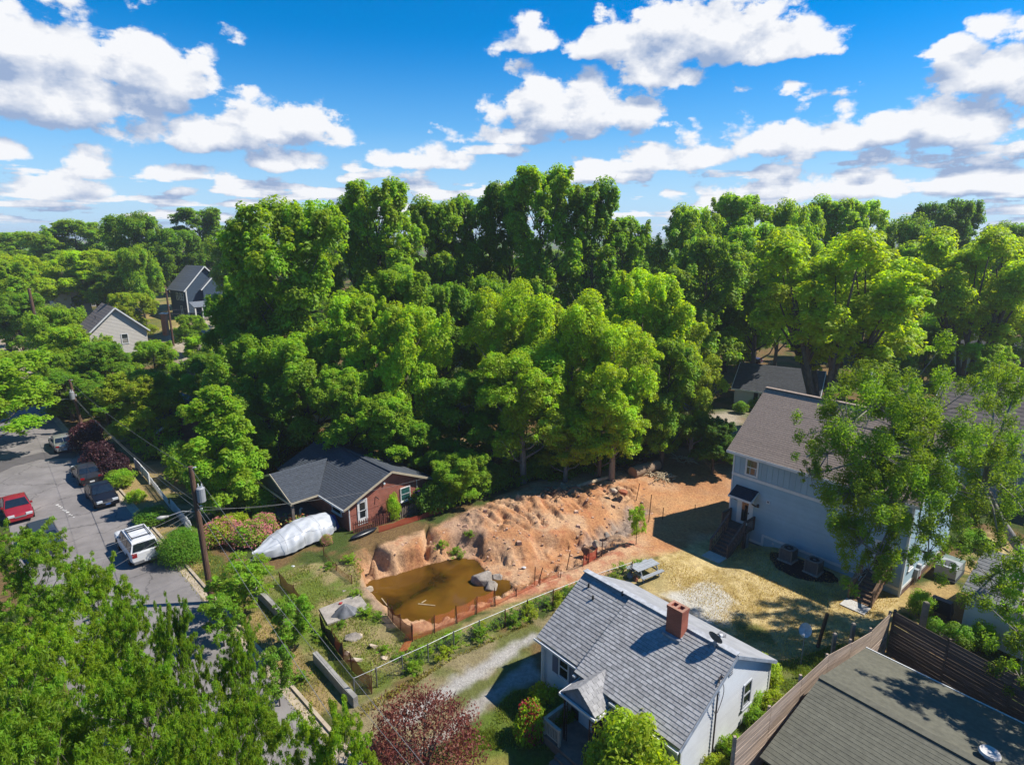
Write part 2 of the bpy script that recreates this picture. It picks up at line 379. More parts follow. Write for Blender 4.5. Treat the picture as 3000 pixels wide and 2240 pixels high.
ys_d = list(np.arange(16, 27, 0.22)) + list(np.arange(27, 52, 0.12)) + list(np.arange(52, 58, 0.25)) + list(np.arange(58, 80, 0.6)) + list(np.arange(80, 150, 3)) + [165, 190, 240, 320, 500, 800, 1400, 2500, 4000]
ys = np.array([-400, -100, -30, -5, 4, 8, 10, 12, 13, 14, 15] + ys_d)
GX, GY = np.meshgrid(xs, ys, indexing='ij')
PH = pit_height(GX, GY)
HD = polydist(GX, GY, PIT_HULL)
GZ = smooth_height(GX, GY)
rough = sst(0.0, 1.2, HD)
# erosion rills run down the spoil slope (roughly across the lot), plus lumps of clay
e1x, e1y = 0.80, 0.60
along = GX * e1x + GY * e1y; across = -GX * e1y + GY * e1x
rill = np.abs(fbm(along * 1.5, across * 0.35, 3) - 0.5) * 2
lump = fbm(GX * 0.9, GY * 0.9, 4, 40)
fine = fbm(GX * 3.3, GY * 3.3, 3, 90)
slope_zone = rough * sst(0.10, 0.5, np.abs(PH))
def ridged(x, y, o, ox): return 1 - np.abs(fbm(x, y, o, ox) - .5) * 2
gully = ridged(along * 1.1 + (lump - .5) * 1.2, across * 0.28, 2, 11) ** 4
gully2 = ridged(along * 2.6 + (lump - .5) * 2, across * 0.55, 2, 33) ** 4
clod = np.clip(fbm(GX * 2.4, GY * 2.4, 2, 71) - .52, 0, 1) * 3
GZ = GZ + PH + slope_zone * ((lump - 0.5) * 0.75 - gully * 0.42 - gully2 * .20 + clod * .10 + (fine - 0.5) * 0.28 + (fbm(GX * 6.5, GY * 6.5, 2, 55) - .5) * .17)
LOT = [tuple(G(*p))[:2] for p in ((715,1690),(1020,2065),(1330,1900),(1640,1760),(2150,1530),(2160,1380),(2020,1300),(1560,1420),(1250,1510),(900,1640))]
LD = polydist(GX, GY, LOT)
near = sst(13, 18, GY) * sst(72, 60, GY)
GZ = GZ + near * sst(-0.5, 1.0, LD) * (1 - rough) * (fbm(GX * 0.8, GY * 0.8, 4, 7) - 0.45) * 0.16
# keep the water level clear of lumps where there is dry floor
POND = [tuple(G(*p, WATER_Z))[:2] for p in ((1060,1715),(1085,1752),(1125,1795),(1170,1840),(1220,1856),(1290,1842),(1345,1815),(1400,1785),(1470,1755),(1505,1722),(1488,1700),(1440,1690),(1415,1668),(1395,1640),(1340,1634),(1250,1655),(1150,1686),(1090,1700))]
PD = polydist(GX, GY, POND)
GZ = np.where((PD < 0) & (HD > 0), np.maximum(GZ, WATER_Z + 0.05 + 0.10 * np.clip(-PD, 0, 1)), GZ)
GZ = np.where(PD > 0, np.minimum(GZ, WATER_Z - 0.02 - 0.5 * np.clip(PD, 0, 1.5)), GZ)

# --- ground cover colours by what the ground is made of
def C3(*c): return np.array(c, float)
def lay(col, w, c): return col * (1 - w[..., None]) + (c if c.ndim > 1 else c[None, None, :]) * w[..., None]
def mixc(a, b, t): return a[None, None, :] * (1 - t[..., None]) + b[None, None, :] * t[..., None]
nA = fbm(GX * 0.45, GY * 0.45, 4, 3); nB = fbm(GX * 1.6, GY * 1.6, 4, 13); nC = fbm(GX * 0.12, GY * 0.12, 3, 23)
green, tan, litter = C3(.085,.125,.022), C3(.36,.26,.115), C3(.20,.125,.055)
col = mixc(C3(.07,.10,.022), litter, sst(.42, .6, nA))
def zone(pix, c, soft=0.8, z=0.0, wob=1.2, strength=1.0):
    global col
    d = polydist(GX, GY, [tuple(G(*p, z))[:2] for p in pix]) + (nB - 0.5) * wob
    w = sst(-soft, soft, d) * strength; col = lay(col, w, c if isinstance(c, np.ndarray) else c); return w
# verge and yards left of the lot, along the street
zone([(140,1225),(420,1560),(640,1830),(900,2140),(1010,2060),(720,1700),(560,1560),(400,1370),(250,1260)], mixc(tan, green, sst(.45, .68, nA)), 0.5)
zone([(420,1200),(250,1230),(430,1420),(560,1560),(760,1560),(820,1500),(620,1300)], mixc(C3(.34,.25,.12), C3(.10,.12,.03), sst(.45,.62,nA)), 1.0)
zone([(0,1400),(150,1450),(60,1480),(0,1520)], C3(.42,.33,.2), .8)
zone([(300,800),(640,860),(700,960),(520,1010),(420,950)], mixc(C3(.42,.31,.12), C3(.16,.18,.05), sst(.45,.6,nC)), 3, 3.0, 3)
# the lot: rough grass at the front, clay behind
g1 = sst(.36, .57, nA * .65 + nB * .35)
zone([(700,1685),(1020,2075),(1350,1905),(1640,1760),(1560,1720),(1330,1840),(1190,1860),(1130,1830),(1060,1730),(1080,1640),(900,1650)], mixc(C3(.35,.28,.13), C3(.145,.19,.035), g1), 0.35)
clayl, clayo, clayr = C3(.60,.37,.215), C3(.50,.238,.11), C3(.42,.14,.065)
clay = mixc(clayo, clayl, sst(.35, .62, nA)); clay = clay * (1 - sst(.62,.8,nB)[..., None] * .5) + clayr[None, None, :] * (sst(.62,.8,nB)[..., None] * .5)
zone([(1040,1620),(1290,1540),(1560,1415),(1850,1350),(2160,1330),(2150,1540),(1800,1680),(1500,1760),(1400,1790),(1330,1815),(1240,1850),(1160,1832),(1110,1770),(1050,1700)], clay, 0.35, wob=0.8)
zone([(1790,1500),(1900,1440),(2130,1430),(2140,1500),(1900,1570)], mixc(C3(.58,.33,.16), clayo, nB), 1.5)
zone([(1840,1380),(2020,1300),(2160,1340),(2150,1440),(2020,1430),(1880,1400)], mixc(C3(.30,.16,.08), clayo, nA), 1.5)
zone([(1480,1755),(1560,1690),(1740,1630),(1850,1560),(1880,1600),(1760,1660),(1560,1745)], mixc(C3(.52,.20,.12), clayl, sst(.4,.65,nB)), .6)
zone([(1700,1590),(1760,1555),(1850,1495),(1900,1500),(1860,1550),(1780,1590)], C3(.36,.27,.21), .5, -.6)
zone([(1290,1540),(1420,1480),(1420,1570),(1350,1600)], C3(.46,.29,.19), .6)                         # grey-brown old spoil
stepw = rough * sst(.15, .6, np.abs(PH)) * sst(.5, .72, fbm(along * 1.2, across * .5, 3, 60))
col = lay(col, stepw * .6, clayl)
zone([(1060,1700),(1125,1780),(1160,1836),(1130,1836),(1085,1765),(1050,1720)], C3(.42,.29,.19), .3)
# dry back yard between the houses
yard = mixc(C3(.50,.365,.145), C3(.60,.46,.22), sst(.35,.65,nB))
zone([(1880,1640),(2150,1530),(2700,1740),(2900,1560),(3000,1600),(2700,1830),(2560,1830),(2330,2010),(2240,1960),(2030,1790),(1850,1700)], yard, .6)
zone([(1800,1660),(1900,1620),(1960,1660),(1940,1740),(1850,1710)], mixc(C3(.30,.26,.12), yard[0,0], nB), .6)
zone([(1960,1740),(2080,1700),(2150,1760),(2120,1830),(2030,1830)], C3(.60,.56,.48), .6, wob=1.6)
gp = sst(.56, .70, nA) * sst(-.5, 1, polydist(GX, GY, [tuple(G(*p))[:2] for p in ((2050,1780),(2500,1800),(2560,1830),(2330,2010),(2240,1960))]))
col = lay(col, gp * .8, green)
zone([(2240,1960),(2420,1870),(2560,1850),(2400,2020),(2240,2190),(2120,2190),(2250,2050)], mixc(C3(.09,.14,.022), C3(.25,.22,.08), sst(.5,.7,nA)), .6, .5)
zone([(2680,1750),(2860,1620),(2960,1640),(2700,1850),(2600,1850)], mixc(C3(.45,.31,.13), green, sst(.48,.6,nA)), .5)
# gravel drive beside the lot, two wheel tracks
zone([(1020,2090),(1330,1915),(1640,1780),(1640,1830),(1560,1890),(1570,2010),(1330,2150),(1200,2240),(1000,2240)], mixc(C3(.30,.245,.13), C3(.16,.17,.05), sst(.5,.66,nA)), .4)
zone([(1130,2110),(1330,1985),(1560,1850),(1590,1860),(1400,1990),(1200,2130)], C3(.47,.44,.40), .3, wob=.7)
zone([(1230,2200),(1400,2040),(1560,1930),(1590,1990),(1430,2075),(1300,2170)], C3(.43,.39,.34), .3, wob=.7)
zone([(1340,2160),(1500,2020),(1580,2000),(1720,2200),(1700,2300),(1300,2300)], mixc(C3(.13,.18,.028), C3(.26,.23,.06), sst(.45,.65,nA)), .4)
# tan clearings seen between trunks of the wood
zone([(1280,1290),(1420,1270),(1440,1340),(1300,1350)], C3(.40,.27,.14), 1.2)
zone([(1930,1230),(2180,1200),(2160,1330),(2000,1290)], C3(.42,.36,.28), 1.5)
zone([(-200,985),(110,975),(150,1100),(-200,1180)], C3(.40,.33,.24), 1.5)
zone([(480,975),(640,940),(640,1000),(520,1020)], C3(.45,.38,.30), 2, 3)
col = col * (0.86 + 0.28 * nB[..., None]) * 0.73
nxg, nyg = GX.shape
me = bpy.data.meshes.new('ground')
V = np.stack([GX, GY, GZ], -1).reshape(-1, 3)
ii = np.arange(nxg * nyg).reshape(nxg, nyg)
Fq = np.stack([ii[:-1, :-1], ii[1:, :-1], ii[1:, 1:], ii[:-1, 1:]], -1).reshape(-1, 4)
me.vertices.add(len(V)); me.vertices.foreach_set('co', V.ravel())
me.loops.add(Fq.size); me.loops.foreach_set('vertex_index', Fq.ravel().astype(np.int32))
me.polygons.add(len(Fq)); me.polygons.foreach_set('loop_start', np.arange(0, Fq.size, 4, dtype=np.int32)); 
me.update(calc_edges=True); me.validate()
ca = me.color_attributes.new('ground_cover', 'FLOAT_COLOR', 'POINT')
ca.data.foreach_set('color', np.concatenate([col.reshape(-1, 3), np.ones((len(V), 1))], 1).ravel())
me.polygons.foreach_set('use_smooth', [True] * len(me.polygons))
gm = bpy.data.materials.new('ground_cover'); gm.use_nodes = True; t = gm.node_tree; b = t.nodes['Principled BSDF']
b.inputs['Roughness'].default_value = 0.95; b.inputs['Specular IOR Level'].default_value = 0.1
at = N(t, 'ShaderNodeAttribute', attribute_name='ground_cover')
tcg = N(t, 'ShaderNodeTexCoord')
n1 = N(t, 'ShaderNodeTexNoise'); n1.inputs['Scale'].default_value = 5; n1.inputs['Detail'].default_value = 9; n1.inputs['Roughness'].default_value = .75
t.links.new(tcg.outputs['Object'], n1.inputs['Vector'])
hv = N(t, 'ShaderNodeHueSaturation'); t.links.new(at.outputs['Color'], hv.inputs['Color'])
t.links.new(M(t, 'MULTIPLY_ADD', n1.outputs['Fac'], 1.7, 0.15), hv.inputs['Value'])
t.links.new(M(t, 'MULTIPLY_ADD', n1.outputs['Fac'], 0.05, 0.475), hv.inputs['Hue'])
t.links.new(hv.outputs[0], b.inputs['Base Color'])
bp = N(t, 'ShaderNodeBump'); bp.inputs['Strength'].default_value = 0.9; bp.inputs['Distance'].default_value = 0.14
t.links.new(n1.outputs['Fac'], bp.inputs['Height']); t.links.new(bp.outputs[0], b.inputs['Normal'])
me.materials.append(gm)
ground = obj('ground', me); tag(ground, 'grass, bare orange clay and dry yard ground of the neighbourhood', 'ground', kind='structure')

# --- pond
wm = bpy.data.materials.new('muddy_water'); wm.use_nodes = True; t = wm.node_tree; b = t.nodes['Principled BSDF']
tcw = N(t, 'ShaderNodeTexCoord')
nw = N(t, 'ShaderNodeTexNoise'); nw.inputs['Scale'].default_value = .38; nw.inputs['Detail'].default_value = 4; nw.inputs['Distortion'].default_value = .6; t.links.new(tcw.outputs['Object'], nw.inputs['Vector'])
cr = N(t, 'ShaderNodeValToRGB'); cr.color_ramp.elements[0].position = .30; cr.color_ramp.elements[0].color = (.018,.010,.003,1)
cr.color_ramp.elements[1].position = .62; cr.color_ramp.elements[1].color = (.115,.055,.008,1); e = cr.color_ramp.elements.new(.47); e.color = (.075,.035,.005,1)
t.links.new(nw.outputs['Fac'], cr.inputs[0]); t.links.new(cr.outputs[0], b.inputs['Base Color'])
b.inputs['Roughness'].default_value = .05; b.inputs['IOR'].default_value = 1.33
nr = N(t, 'ShaderNodeTexNoise'); nr.inputs['Scale'].default_value = 7; t.links.new(tcw.outputs['Object'], nr.inputs['Vector'])
bw = N(t, 'ShaderNodeBump'); bw.inputs['Strength'].default_value = .05; t.links.new(nr.outputs['Fac'], bw.inputs['Height']); t.links.new(bw.outputs[0], b.inputs['Normal'])
pm = MB(); pp = [(x, y, WATER_Z) for x, y in POND]
cxp = sum(p[0] for p in pp) / len(pp); cyp = sum(p[1] for p in pp) / len(pp)
pm.add([(cxp + (x - cxp) * 1.05, cyp + (y - cyp) * 1.05, z) for x, y, z in pp], [tuple(range(len(pp)))])
tag(pm.build('pond_water', wm), 'brown muddy water pooled in the excavated pit', 'water', kind='structure')

# ================================================================== STREET
def ST(s, t_, z=0.0): return Vector((0.70711 * (s + t_), 0.70711 * (t_ - s), z))
# s runs along the street towards the camera side, t across it to the right
ASPH = mat('asphalt', (.225,.205,.195), rough=.9, var=.16, scale=.5, bump=.25, bscale=14, coord='Object')
def wear(m_):
    t = m_.node_tree; b = t.nodes['Principled BSDF']; src = b.inputs['Base Color'].links[0].from_socket; tc_ = N(t, 'ShaderNodeTexCoord')
    n0 = N(t, 'ShaderNodeTexNoise'); n0.inputs['Scale'].default_value = .9; n0.inputs['Detail'].default_value = 4; t.links.new(tc_.outputs['Object'], n0.inputs['Vector'])
    dv = N(t, 'ShaderNodeVectorMath', operation='MULTIPLY_ADD'); dv.inputs[1].default_value = (1.6, 1.6, 0); t.links.new(n0.outputs['Color'], dv.inputs[0]); t.links.new(tc_.outputs['Object'], dv.inputs[2])
    vo = N(t, 'ShaderNodeTexVoronoi', feature='DISTANCE_TO_EDGE'); vo.inputs['Scale'].default_value = .22; t.links.new(dv.outputs[0], vo.inputs['Vector'])
    crack = ramp(t, vo.outputs['Distance'], .004, .014)
    n1 = N(t, 'ShaderNodeTexNoise'); n1.inputs['Scale'].default_value = .16; n1.inputs['Detail'].default_value = 6; n1.inputs['Roughness'].default_value = .7; t.links.new(tc_.outputs['Object'], n1.inputs['Vector'])
    n2 = N(t, 'ShaderNodeTexNoise'); n2.inputs['Scale'].default_value = 1.7; n2.inputs['Detail'].default_value = 5; t.links.new(tc_.outputs['Object'], n2.inputs['Vector'])
    spot = ramp(t, n2.outputs['Fac'], .34, .26)
    v = M(t, 'MULTIPLY', M(t, 'MULTIPLY_ADD', crack, .38, .62), M(t, 'MULTIPLY', M(t, 'MULTIPLY_ADD', n1.outputs['Fac'], .9, .55), M(t, 'MULTIPLY_ADD', spot, -.4, 1.0)))
    h = N(t, 'ShaderNodeHueSaturation'); t.links.new(src, h.inputs['Color']); t.links.new(v, h.inputs['Value']); t.links.new(h.outputs[0], b.inputs['Base Color'])
wear(ASPH)
CONC = mat('kerb_concrete', (.44,.36,.26), rough=.9, var=.18, scale=1.5, bump=.2)
TL, TR = 2.1, 9.40
m = MB()
rows = []
for k in range(90):
    s_ = -110 + k * 2.0
    l = TL - (0.5 * math.sin(k * .9) * .3)
    if -72 < s_ < -60: l -= 2.5 * max(0, 1 - abs(s_ + 66) / 6)
    rows.append([ST(s_, l, .02), ST(s_, (TL + TR) / 2, .05), ST(s_, TR, .02)])
m.grid(rows)
tag(m.build('street', ASPH, smooth=True), 'grey asphalt street with parked cars running diagonally past the lot', 'street', kind='structure')
PATCH = mat('asphalt_patch', (.115,.105,.105), rough=.9, var=.15, scale=1.0)
m = MB(); m.add([G(0,1352,.05), G(40,1345,.055), G(120,1325,.057), G(225,1322,.03), G(222,1342,.03), G(120,1345,.057), G(40,1365,.055), G(-20,1392,.05)], [(0,7,6,1),(1,6,5,2),(2,5,4,3)])
for i in range(len(m.v)): m.v[i] = (m.v[i][0], m.v[i][1], .062)
tag(m.build('asphalt_patch', PATCH), 'dark trench patch crossing the street behind the red car', 'road patch', kind='structure')
PAINT = mat('chalk_paint', (.7,.68,.64), rough=.9, var=.1)
m = MB()
for k in range(9):
    x = 168 + k * 6.0; y = 1478 + k * 4.6 + rng.uniform(-1.5, 1.5)
    p = G(x, y, .062); a = rng.uniform(0, 3); w = rng.uniform(.08, .16)
    m.add([p + Vector((math.cos(a + q) * w, math.sin(a + q) * w * .7, 0)) for q in (0, 1.3, 2.6, 3.9, 5.2)], [(0,1,2,3,4)])
tag(m.build('chalk_marks', PAINT), 'short line of white survey paint dabs on the asphalt', 'road marking', kind='structure')
kerb = MB(); kerb.grid([[ST(-105 + k * 5, TR, .021), ST(-105 + k * 5, TR + .42, .035)] for k in range(28)])
kerb = kerb.build('gutter', CONC); tag(kerb, 'pale concrete gutter and kerb along the right side of the street', 'kerb', kind='structure')
for k in range(44):
    s0 = -100 + k * 3.0
    m = MB(); a, b_ = ST(s0, TR + .42, 0), ST(s0 + 2.985, TR + .42, 0); n_ = Vector((.7071, .7071, 0)) * .16
    m.add([a, b_, b_ + n_, a + n_, a + Vector((0,0,.14)), b_ + Vector((0,0,.14)), b_ + n_ + Vector((0,0,.14)), a + n_ + Vector((0,0,.14))], [(0,3,2,1),(4,5,6,7),(0,1,5,4),(1,2,6,5),(2,3,7,6),(3,0,4,7)])
    m.build('kerb_section', CONC, kerb)
# pale roads glimpsed far left
PALE = mat('pale_concrete', (.46,.40,.34), rough=.9, var=.15, scale=.6)
m = MB(); m.grid([[G(-260, 1118, .03), G(-260, 1040, .03)], [G(0,1100,.03), G(0,1045,.03)], [G(90,1078,.03), G(95,1036,.03)], [G(140,1062,.03), G(140,1030,.03)]])
tag(m.build('side_street', PALE), 'pale concrete side street far left behind the utility pole', 'street', kind='structure')
# ================================================================== HOUSE KIT
class FR:
    """a wall face: a runs along it, z up, 'out' away from it; local to its house"""
    def __init__(s, o, u, n): s.o, s.u, s.n = Vector(o), Vector(u).normalized(), Vector(n).normalized()
    def P(s, a, z, out=0.0): return s.o + s.u * a + s.n * out + Vector((0, 0, z))
    def slab(s, mb, a0, a1, z0, z1, o0, o1):
        p = [s.P(a0, z0, o0), s.P(a1, z0, o0), s.P(a1, z1, o0), s.P(a0, z1, o0)]
        return mb.ext(p, s.n * (o1 - o0))
    def quad(s, mb, pts, o0, o1): return mb.ext([s.P(a, z, o0) for a, z in pts], s.n * (o1 - o0))
def siding(fr, m, parent, a0, a1, z0, z1, pitch, clip=None, name='siding_board', proud=.03):
    n = max(1, round((z1 - z0) / pitch)); h = (z1 - z0) / n
    for i in range(n):
        b0, b1 = z0 + i * h, z0 + (i + 1) * h - .004
        l0, r0 = clip(b0) if clip else (a0, a1); l1, r1 = clip(b1) if clip else (a0, a1)
        if r0 - l0 < .05: continue
        if r1 - l1 < 0: l1 = r1 = (l1 + r1) / 2
        mb = MB(); P = fr.P
        mb.add([P(l0, b0, .004), P(r0, b0, .004), P(r1, b1, .004), P(l1, b1, .004), P(l0, b0, proud), P(r0, b0, proud), P(r1, b1, .009), P(l1, b1, .009)],
               [(0,3,2,1),(4,5,6,7),(0,1,5,4),(1,2,6,5),(2,3,7,6),(3,0,4,7)])
        mb.build(name, m, parent)
def window(fr, parent, a0, a1, z0, z1, fm, gm, w=.09, out=.07, sash=True, name='window', sill=True):
    mb = MB()
    for s_ in ((a0, a0 + w, z0, z1), (a1 - w, a1, z0, z1), (a0 + w, a1 - w, z0, z0 + w), (a0 + w, a1 - w, z1 - w, z1)): fr.slab(mb, *s_, .0, out)
    o = mb.build(name, fm, parent)
    zm = (z0 + z1) / 2
    for (p0, p1, d) in (((z0 + w, zm), None, .03), ((zm, z1 - w), None, .04)) if sash else (((z0 + w, z1 - w), None, .035),):
        q = MB(); fr.slab(q, a0 + w, a1 - w, p0[0], p0[1], .012, d); q.build('pane', gm, o)
    if sash:
        q = MB(); fr.slab(q, a0 + w, a1 - w, zm - .03, zm + .03, .041, .06); q.build('sash_rail', fm, o)
    if sill:
        q = MB(); fr.slab(q, a0 - .05, a1 + .05, z0 - .07, z0, .0, out + .05); q.build('sill', fm, o)
    return o
def slope(parent, name, m, bl, br, tr, tl, thick, rows=0, rm=None, rowname='shingle_row', lip=.022, tabs=None):
    """one roof slope (corner points), optional courses of shingles lying on it"""
    bl, br, tr, tl = map(Vector, (bl, br, tr, tl)); n = (br - bl).cross(tl - bl).normalized()
    if n.z < 0: n = -n
    o = MB().ext([bl, br, tr, tl], -n * thick).build(name, m, parent)
    for i in range(rows):
        t0, t1 = i / rows, (i + 1) / rows + (.0 if i == rows - 1 else .0)
        a, b_, c, d = bl.lerp(tl, t0), br.lerp(tr, t0), br.lerp(tr, t1), bl.lerp(tl, t1)
        if (b_ - a).length < .05: continue
        k = tabs(i, a, b_, c, d, n, o) if tabs else None
        if k: continue
        mb = MB(); mb.add([a + n*.003, b_ + n*.003, c + n*.003, d + n*.003, a + n*lip, b_ + n*lip, c + n*.006, d + n*.006], [(0,3,2,1),(4,5,6,7),(0,1,5,4),(1,2,6,5),(2,3,7,6),(3,0,4,7)])
        mb.build(rowname, rm or m, o)
    return o
def rail(parent, m, p, q, h=.95, n=8, post=.1, first=True, last=True):
    """stair or deck railing between two floor points, its balusters single pieces"""
    p, q = Vector(p), Vector(q); up = Vector((0, 0, 1))
    mb = MB(); mb.bar(p + up * h, q + up * h, .14, .05); mb.bar(p + up * (h - .1), q + up * (h - .1), .05, .08); 
    o = mb.build('railing', m, parent); MB().bar(p + up * .12, q + up * .12, .05, .08).build('bottom_rail', m, o)
    for k, f in ((p, first), (q, last)):
        if f: MB().bar(k + up * -.05, k + up * (h + .04), post).build('post', m, o)
    for i in range(1, n):
        a = p.lerp(q, i / n); MB().bar(a + up * .12, a + up * (h - .1), .04).build('baluster', m, o)
    return o

WHITE = mat('white_trim', (.74,.74,.72), rough=.6, var=.06)
GLS = glass()
GREY_F = mat('foundation_grey', (.20,.21,.24), rough=.9, var=.2)
TREAD = mat('weathered_brown_deck', (.135,.095,.08), rough=.85, var=.25, scale=4)

# ================================================================== BLUE TWO-STOREY HOUSE
BLUE_O, BLUE_A = Vector((16.36, 41.3, 0)), R(-50.5)
bh = thing('house', 'pale blue two storey house with brown shingle roof and wooden steps', 'house', BLUE_O, BLUE_A)
SID = mat('blue_lap_siding', (.36,.50,.585), rough=.65, var=.07, scale=.8, objrand=.04)
PAN = mat('blue_board_panel', (.34,.475,.555), rough=.65, var=.07, scale=.8, objrand=.05)
LB, DB, EZ, RZ, RY = 11.6, 9.0, 6.10, 10.15, 4.5
B('foundation', GREY_F, bh, (.03, LB - .03, .04, DB - .04, -.9, .5))
wf = MB().box(0, LB, .02, .14, -.3, EZ).build('front_wall', SID, bh)
fF = FR((0, 0.02, 0), (1, 0, 0), (0, -1, 0))
siding(fF, SID, wf, .1, LB - .1, .6, 4.33, .155)
siding(fF, SID, wf, .1, 2.75, -.12, .6, .155)
nb_ = 28
for i in range(nb_):
    a0, a1 = .1 + (LB - .2) * i / nb_, .1 + (LB - .2) * (i + 1) / nb_
    q = MB(); fF.slab(q, a0 + .004, a1 - .004, 4.56, 6.05, .003, .016); o = q.build('vertical_panel', PAN, wf)
    q = MB(); fF.slab(q, a1 - .028, a1 + .028, 4.56, 6.05, .016, .04); q.build('batten', PAN, wf)
q = MB(); fF.slab(q, -.05, LB + .05, 4.33, 4.55, 0, .055); q.build('belt_board', WHITE, bh)
for a in (-.03, LB - .09):
    q = MB(); fF.slab(q, a, a + .12, -.15, 4.33, 0, .05); fF.slab(q, a, a + .12, 4.55, 6.1, 0, .05); q.build('corner_board', WHITE, bh)
q = MB(); fF.slab(q, 2.86, LB - .1, .40, .58, 0, .06); fF.slab(q, 2.70, 2.86, -.32, .58, 0, .062); fF.slab(q, .1, 2.70, -.32, -.14, 0, .06); q.build('base_trim', WHITE, bh)
window(fF, bh, .95, 1.95, 4.62, 5.95, WHITE, mat('glass_tinted_as_lit', (.09,.075,.055), rough=.08, var=.5, scale=1.5, spec=.8), w=.13, sill=False)  # lit look of these panes is put into a warmer glass colour
# side wall (sunlit, right end) and the hidden faces
SIDL = SID
ws = MB().box(LB - .14, LB - .02, .14, DB, .2, EZ).build('side_wall', SID, bh)
fS = FR((LB - .02, 0, 0), (0, 1, 0), (1, 0, 0))
gclip = lambda z: (.1, DB - .1) if z < EZ else (.1 + (z - EZ) / (RZ - EZ) * RY, DB - .1 - (z - EZ) / (RZ - EZ) * RY)
siding(fS, SID, ws, .1, DB - .1, .62, RZ - .2, .17, clip=gclip)
gw = MB(); gw.ext([(LB - .14, .1, EZ), (LB - .14, DB - .1, EZ), (LB - .14, RY, RZ - .1)], (.115, 0, 0)); gw.build('gable_wall', SID, bh)
gw = MB(); gw.ext([(.02, .02, -.3), (.02, DB, -.3), (.02, DB, EZ), (.02, RY, RZ - .1), (.02, .02, EZ)], (.12, 0, 0)); gw.build('far_gable_wall', SID, bh)
B('rear_wall', SID, bh, (.14, LB - .14, DB - .14, DB - .02, -.3, EZ))
q = MB(); fS.slab(q, 0, .14, .2, 6.1, 0, .05); fS.slab(q, .14, DB, .42, .60, 0, .05); q.build('corner_board', WHITE, bh)
q = MB(); fS.slab(q, .0, DB, -.2, .42, 0, .03); q.build('brick_skirt', mat('skirt_brick', (.17,.11,.09), var=.3, scale=6), bh)
window(fS, bh, .75, 1.5, 1.5, 3.0, WHITE, GLS, w=.13); window(fS, bh, 5.5, 6.4, 4.6, 5.9, WHITE, GLS, w=.12)
for k, (a, c_, h_) in enumerate(((2.1, (.33,.35,.37), 1.1), (2.5, (.45,.46,.47), 1.3))):
    q = MB(); fS.slab(q, a, a + .28, .5, h_, .03, .25); q.tube([fS.P(a + .14, .0, .12), fS.P(a + .14, .5, .12)], .03); q.build('utility_meter', mat('meter_grey%d' % k, c_, rough=.5, var=.1), bh)
q = MB(); fS.slab(q, 2.95, 3.1, .1, .55, .03, .2); q.build('gas_valve', mat('valve_red', (.35,.07,.05), var=.2), bh)
# roof
SHB = mat('brown_shingle', (.34,.26,.205), rough=.95, var=.28, scale=9, objrand=.05, stretch=(1,1,3))
ov = .38
fr_ = slope(bh, 'front_roof_slope', SHB, (-.4, -.38, EZ + .14), (LB + .4, -.38, EZ + .14), (LB + .4, RY, RZ), (-.4, RY, RZ), .14, rows=36, lip=.018)
slope(bh, 'rear_roof_slope', SHB, (LB + .4, DB + .38, EZ + .14), (-.4, DB + .38, EZ + .14), (-.4, RY + .002, RZ - .003), (LB + .4, RY + .002, RZ - .003), .14)
q = MB(); q.bar((-.4, RY, RZ + .03), (LB + .4, RY, RZ + .03), .34, .05); q.build('ridge_cap', SHB, fr_)
q = MB(); q.box(-.42, LB + .42, -.43, -.36, EZ - .06, EZ + .13); q.build('eave_fascia', WHITE, bh)
q = MB(); q.bar((LB + .42, -.40, EZ + .10), (LB + .42, RY, RZ - .03), .05, .2); q.bar((LB + .42, DB + .4, EZ + .10), (LB + .42, RY, RZ - .03), .05, .2); q.build('barge_board', WHITE, bh)
q = MB(); q.tube([(5.2, 1.0, 7.2), (5.2, 1.0, 7.65)], .06); q.build('vent_pipe', mat('dark_pipe', (.03,.03,.03)), bh)
q = MB(); fF.slab(q, 2.78, 3.02, 3.02, 3.26, .02, .07); o = q.build('wall_vent', WHITE, bh)
q = MB(); fF.slab(q, 2.83, 2.97, 3.07, 3.21, .071, .08); q.build('grille', GREY_F, o)
q = MB(); fF.slab(q, 3.5, 3.62, .1, .24, .0, .06); q.build('outlet_box', WHITE, bh)
# entrance: door, canopy, steps
q = MB(); fF.slab(q, .62, .84, .78, 2.95, 0, .06); fF.slab(q, 1.62, 1.86, .78, 2.95, 0, .06); fF.slab(q, .84, 1.62, 2.75, 2.95, 0, .06)
dr = q.build('door', WHITE, bh)
q = MB(); fF.slab(q, .84, 1.62, .78, 2.75, .005, .035); q.build('door_leaf', WHITE, dr)
q = MB(); fF.slab(q, .99, 1.48, 1.0, 2.6, .036, .05); q.build('pane', GLS, dr)
q = MB(); fF.slab(q, 1.52, 1.57, 1.7, 1.82, .036, .09); q.build('handle', mat('black_metal', (.02,.02,.022), rough=.4), dr)
CAN = mat('navy_shingle', (.025,.04,.06), rough=.95, var=.3, scale=8)
cn = slope(bh, 'canopy', CAN, (.42, -1.02, 3.16), (2.14, -1.02, 3.16), (2.14, -.03, 3.68), (.42, -.03, 3.68), .1, rows=7)
q = MB(); q.box(.38, 2.18, -1.08, -1.02, 3.02, 3.17); q.bar((.40, -1.02, 3.06), (.40, -.04, 3.58), .05, .16); q.bar((2.16, -1.02, 3.06), (2.16, -.04, 3.58), .05, .16); q.build('fascia', WHITE, cn)
for x in (.5, 2.06): MB().bar((x, -.9, 3.02), (x, -.06, 2.5), .09).build('bracket', TREAD, cn)
q = MB(); fF.slab(q, 2.16, 2.28, 2.5, 2.72, .03, .16); q.build('wall_lamp', MAT['black_metal'], bh)
st = MB().box(.2, 2.06, -1.25, -.04, .68, .76).build('landing', TREAD, bh)
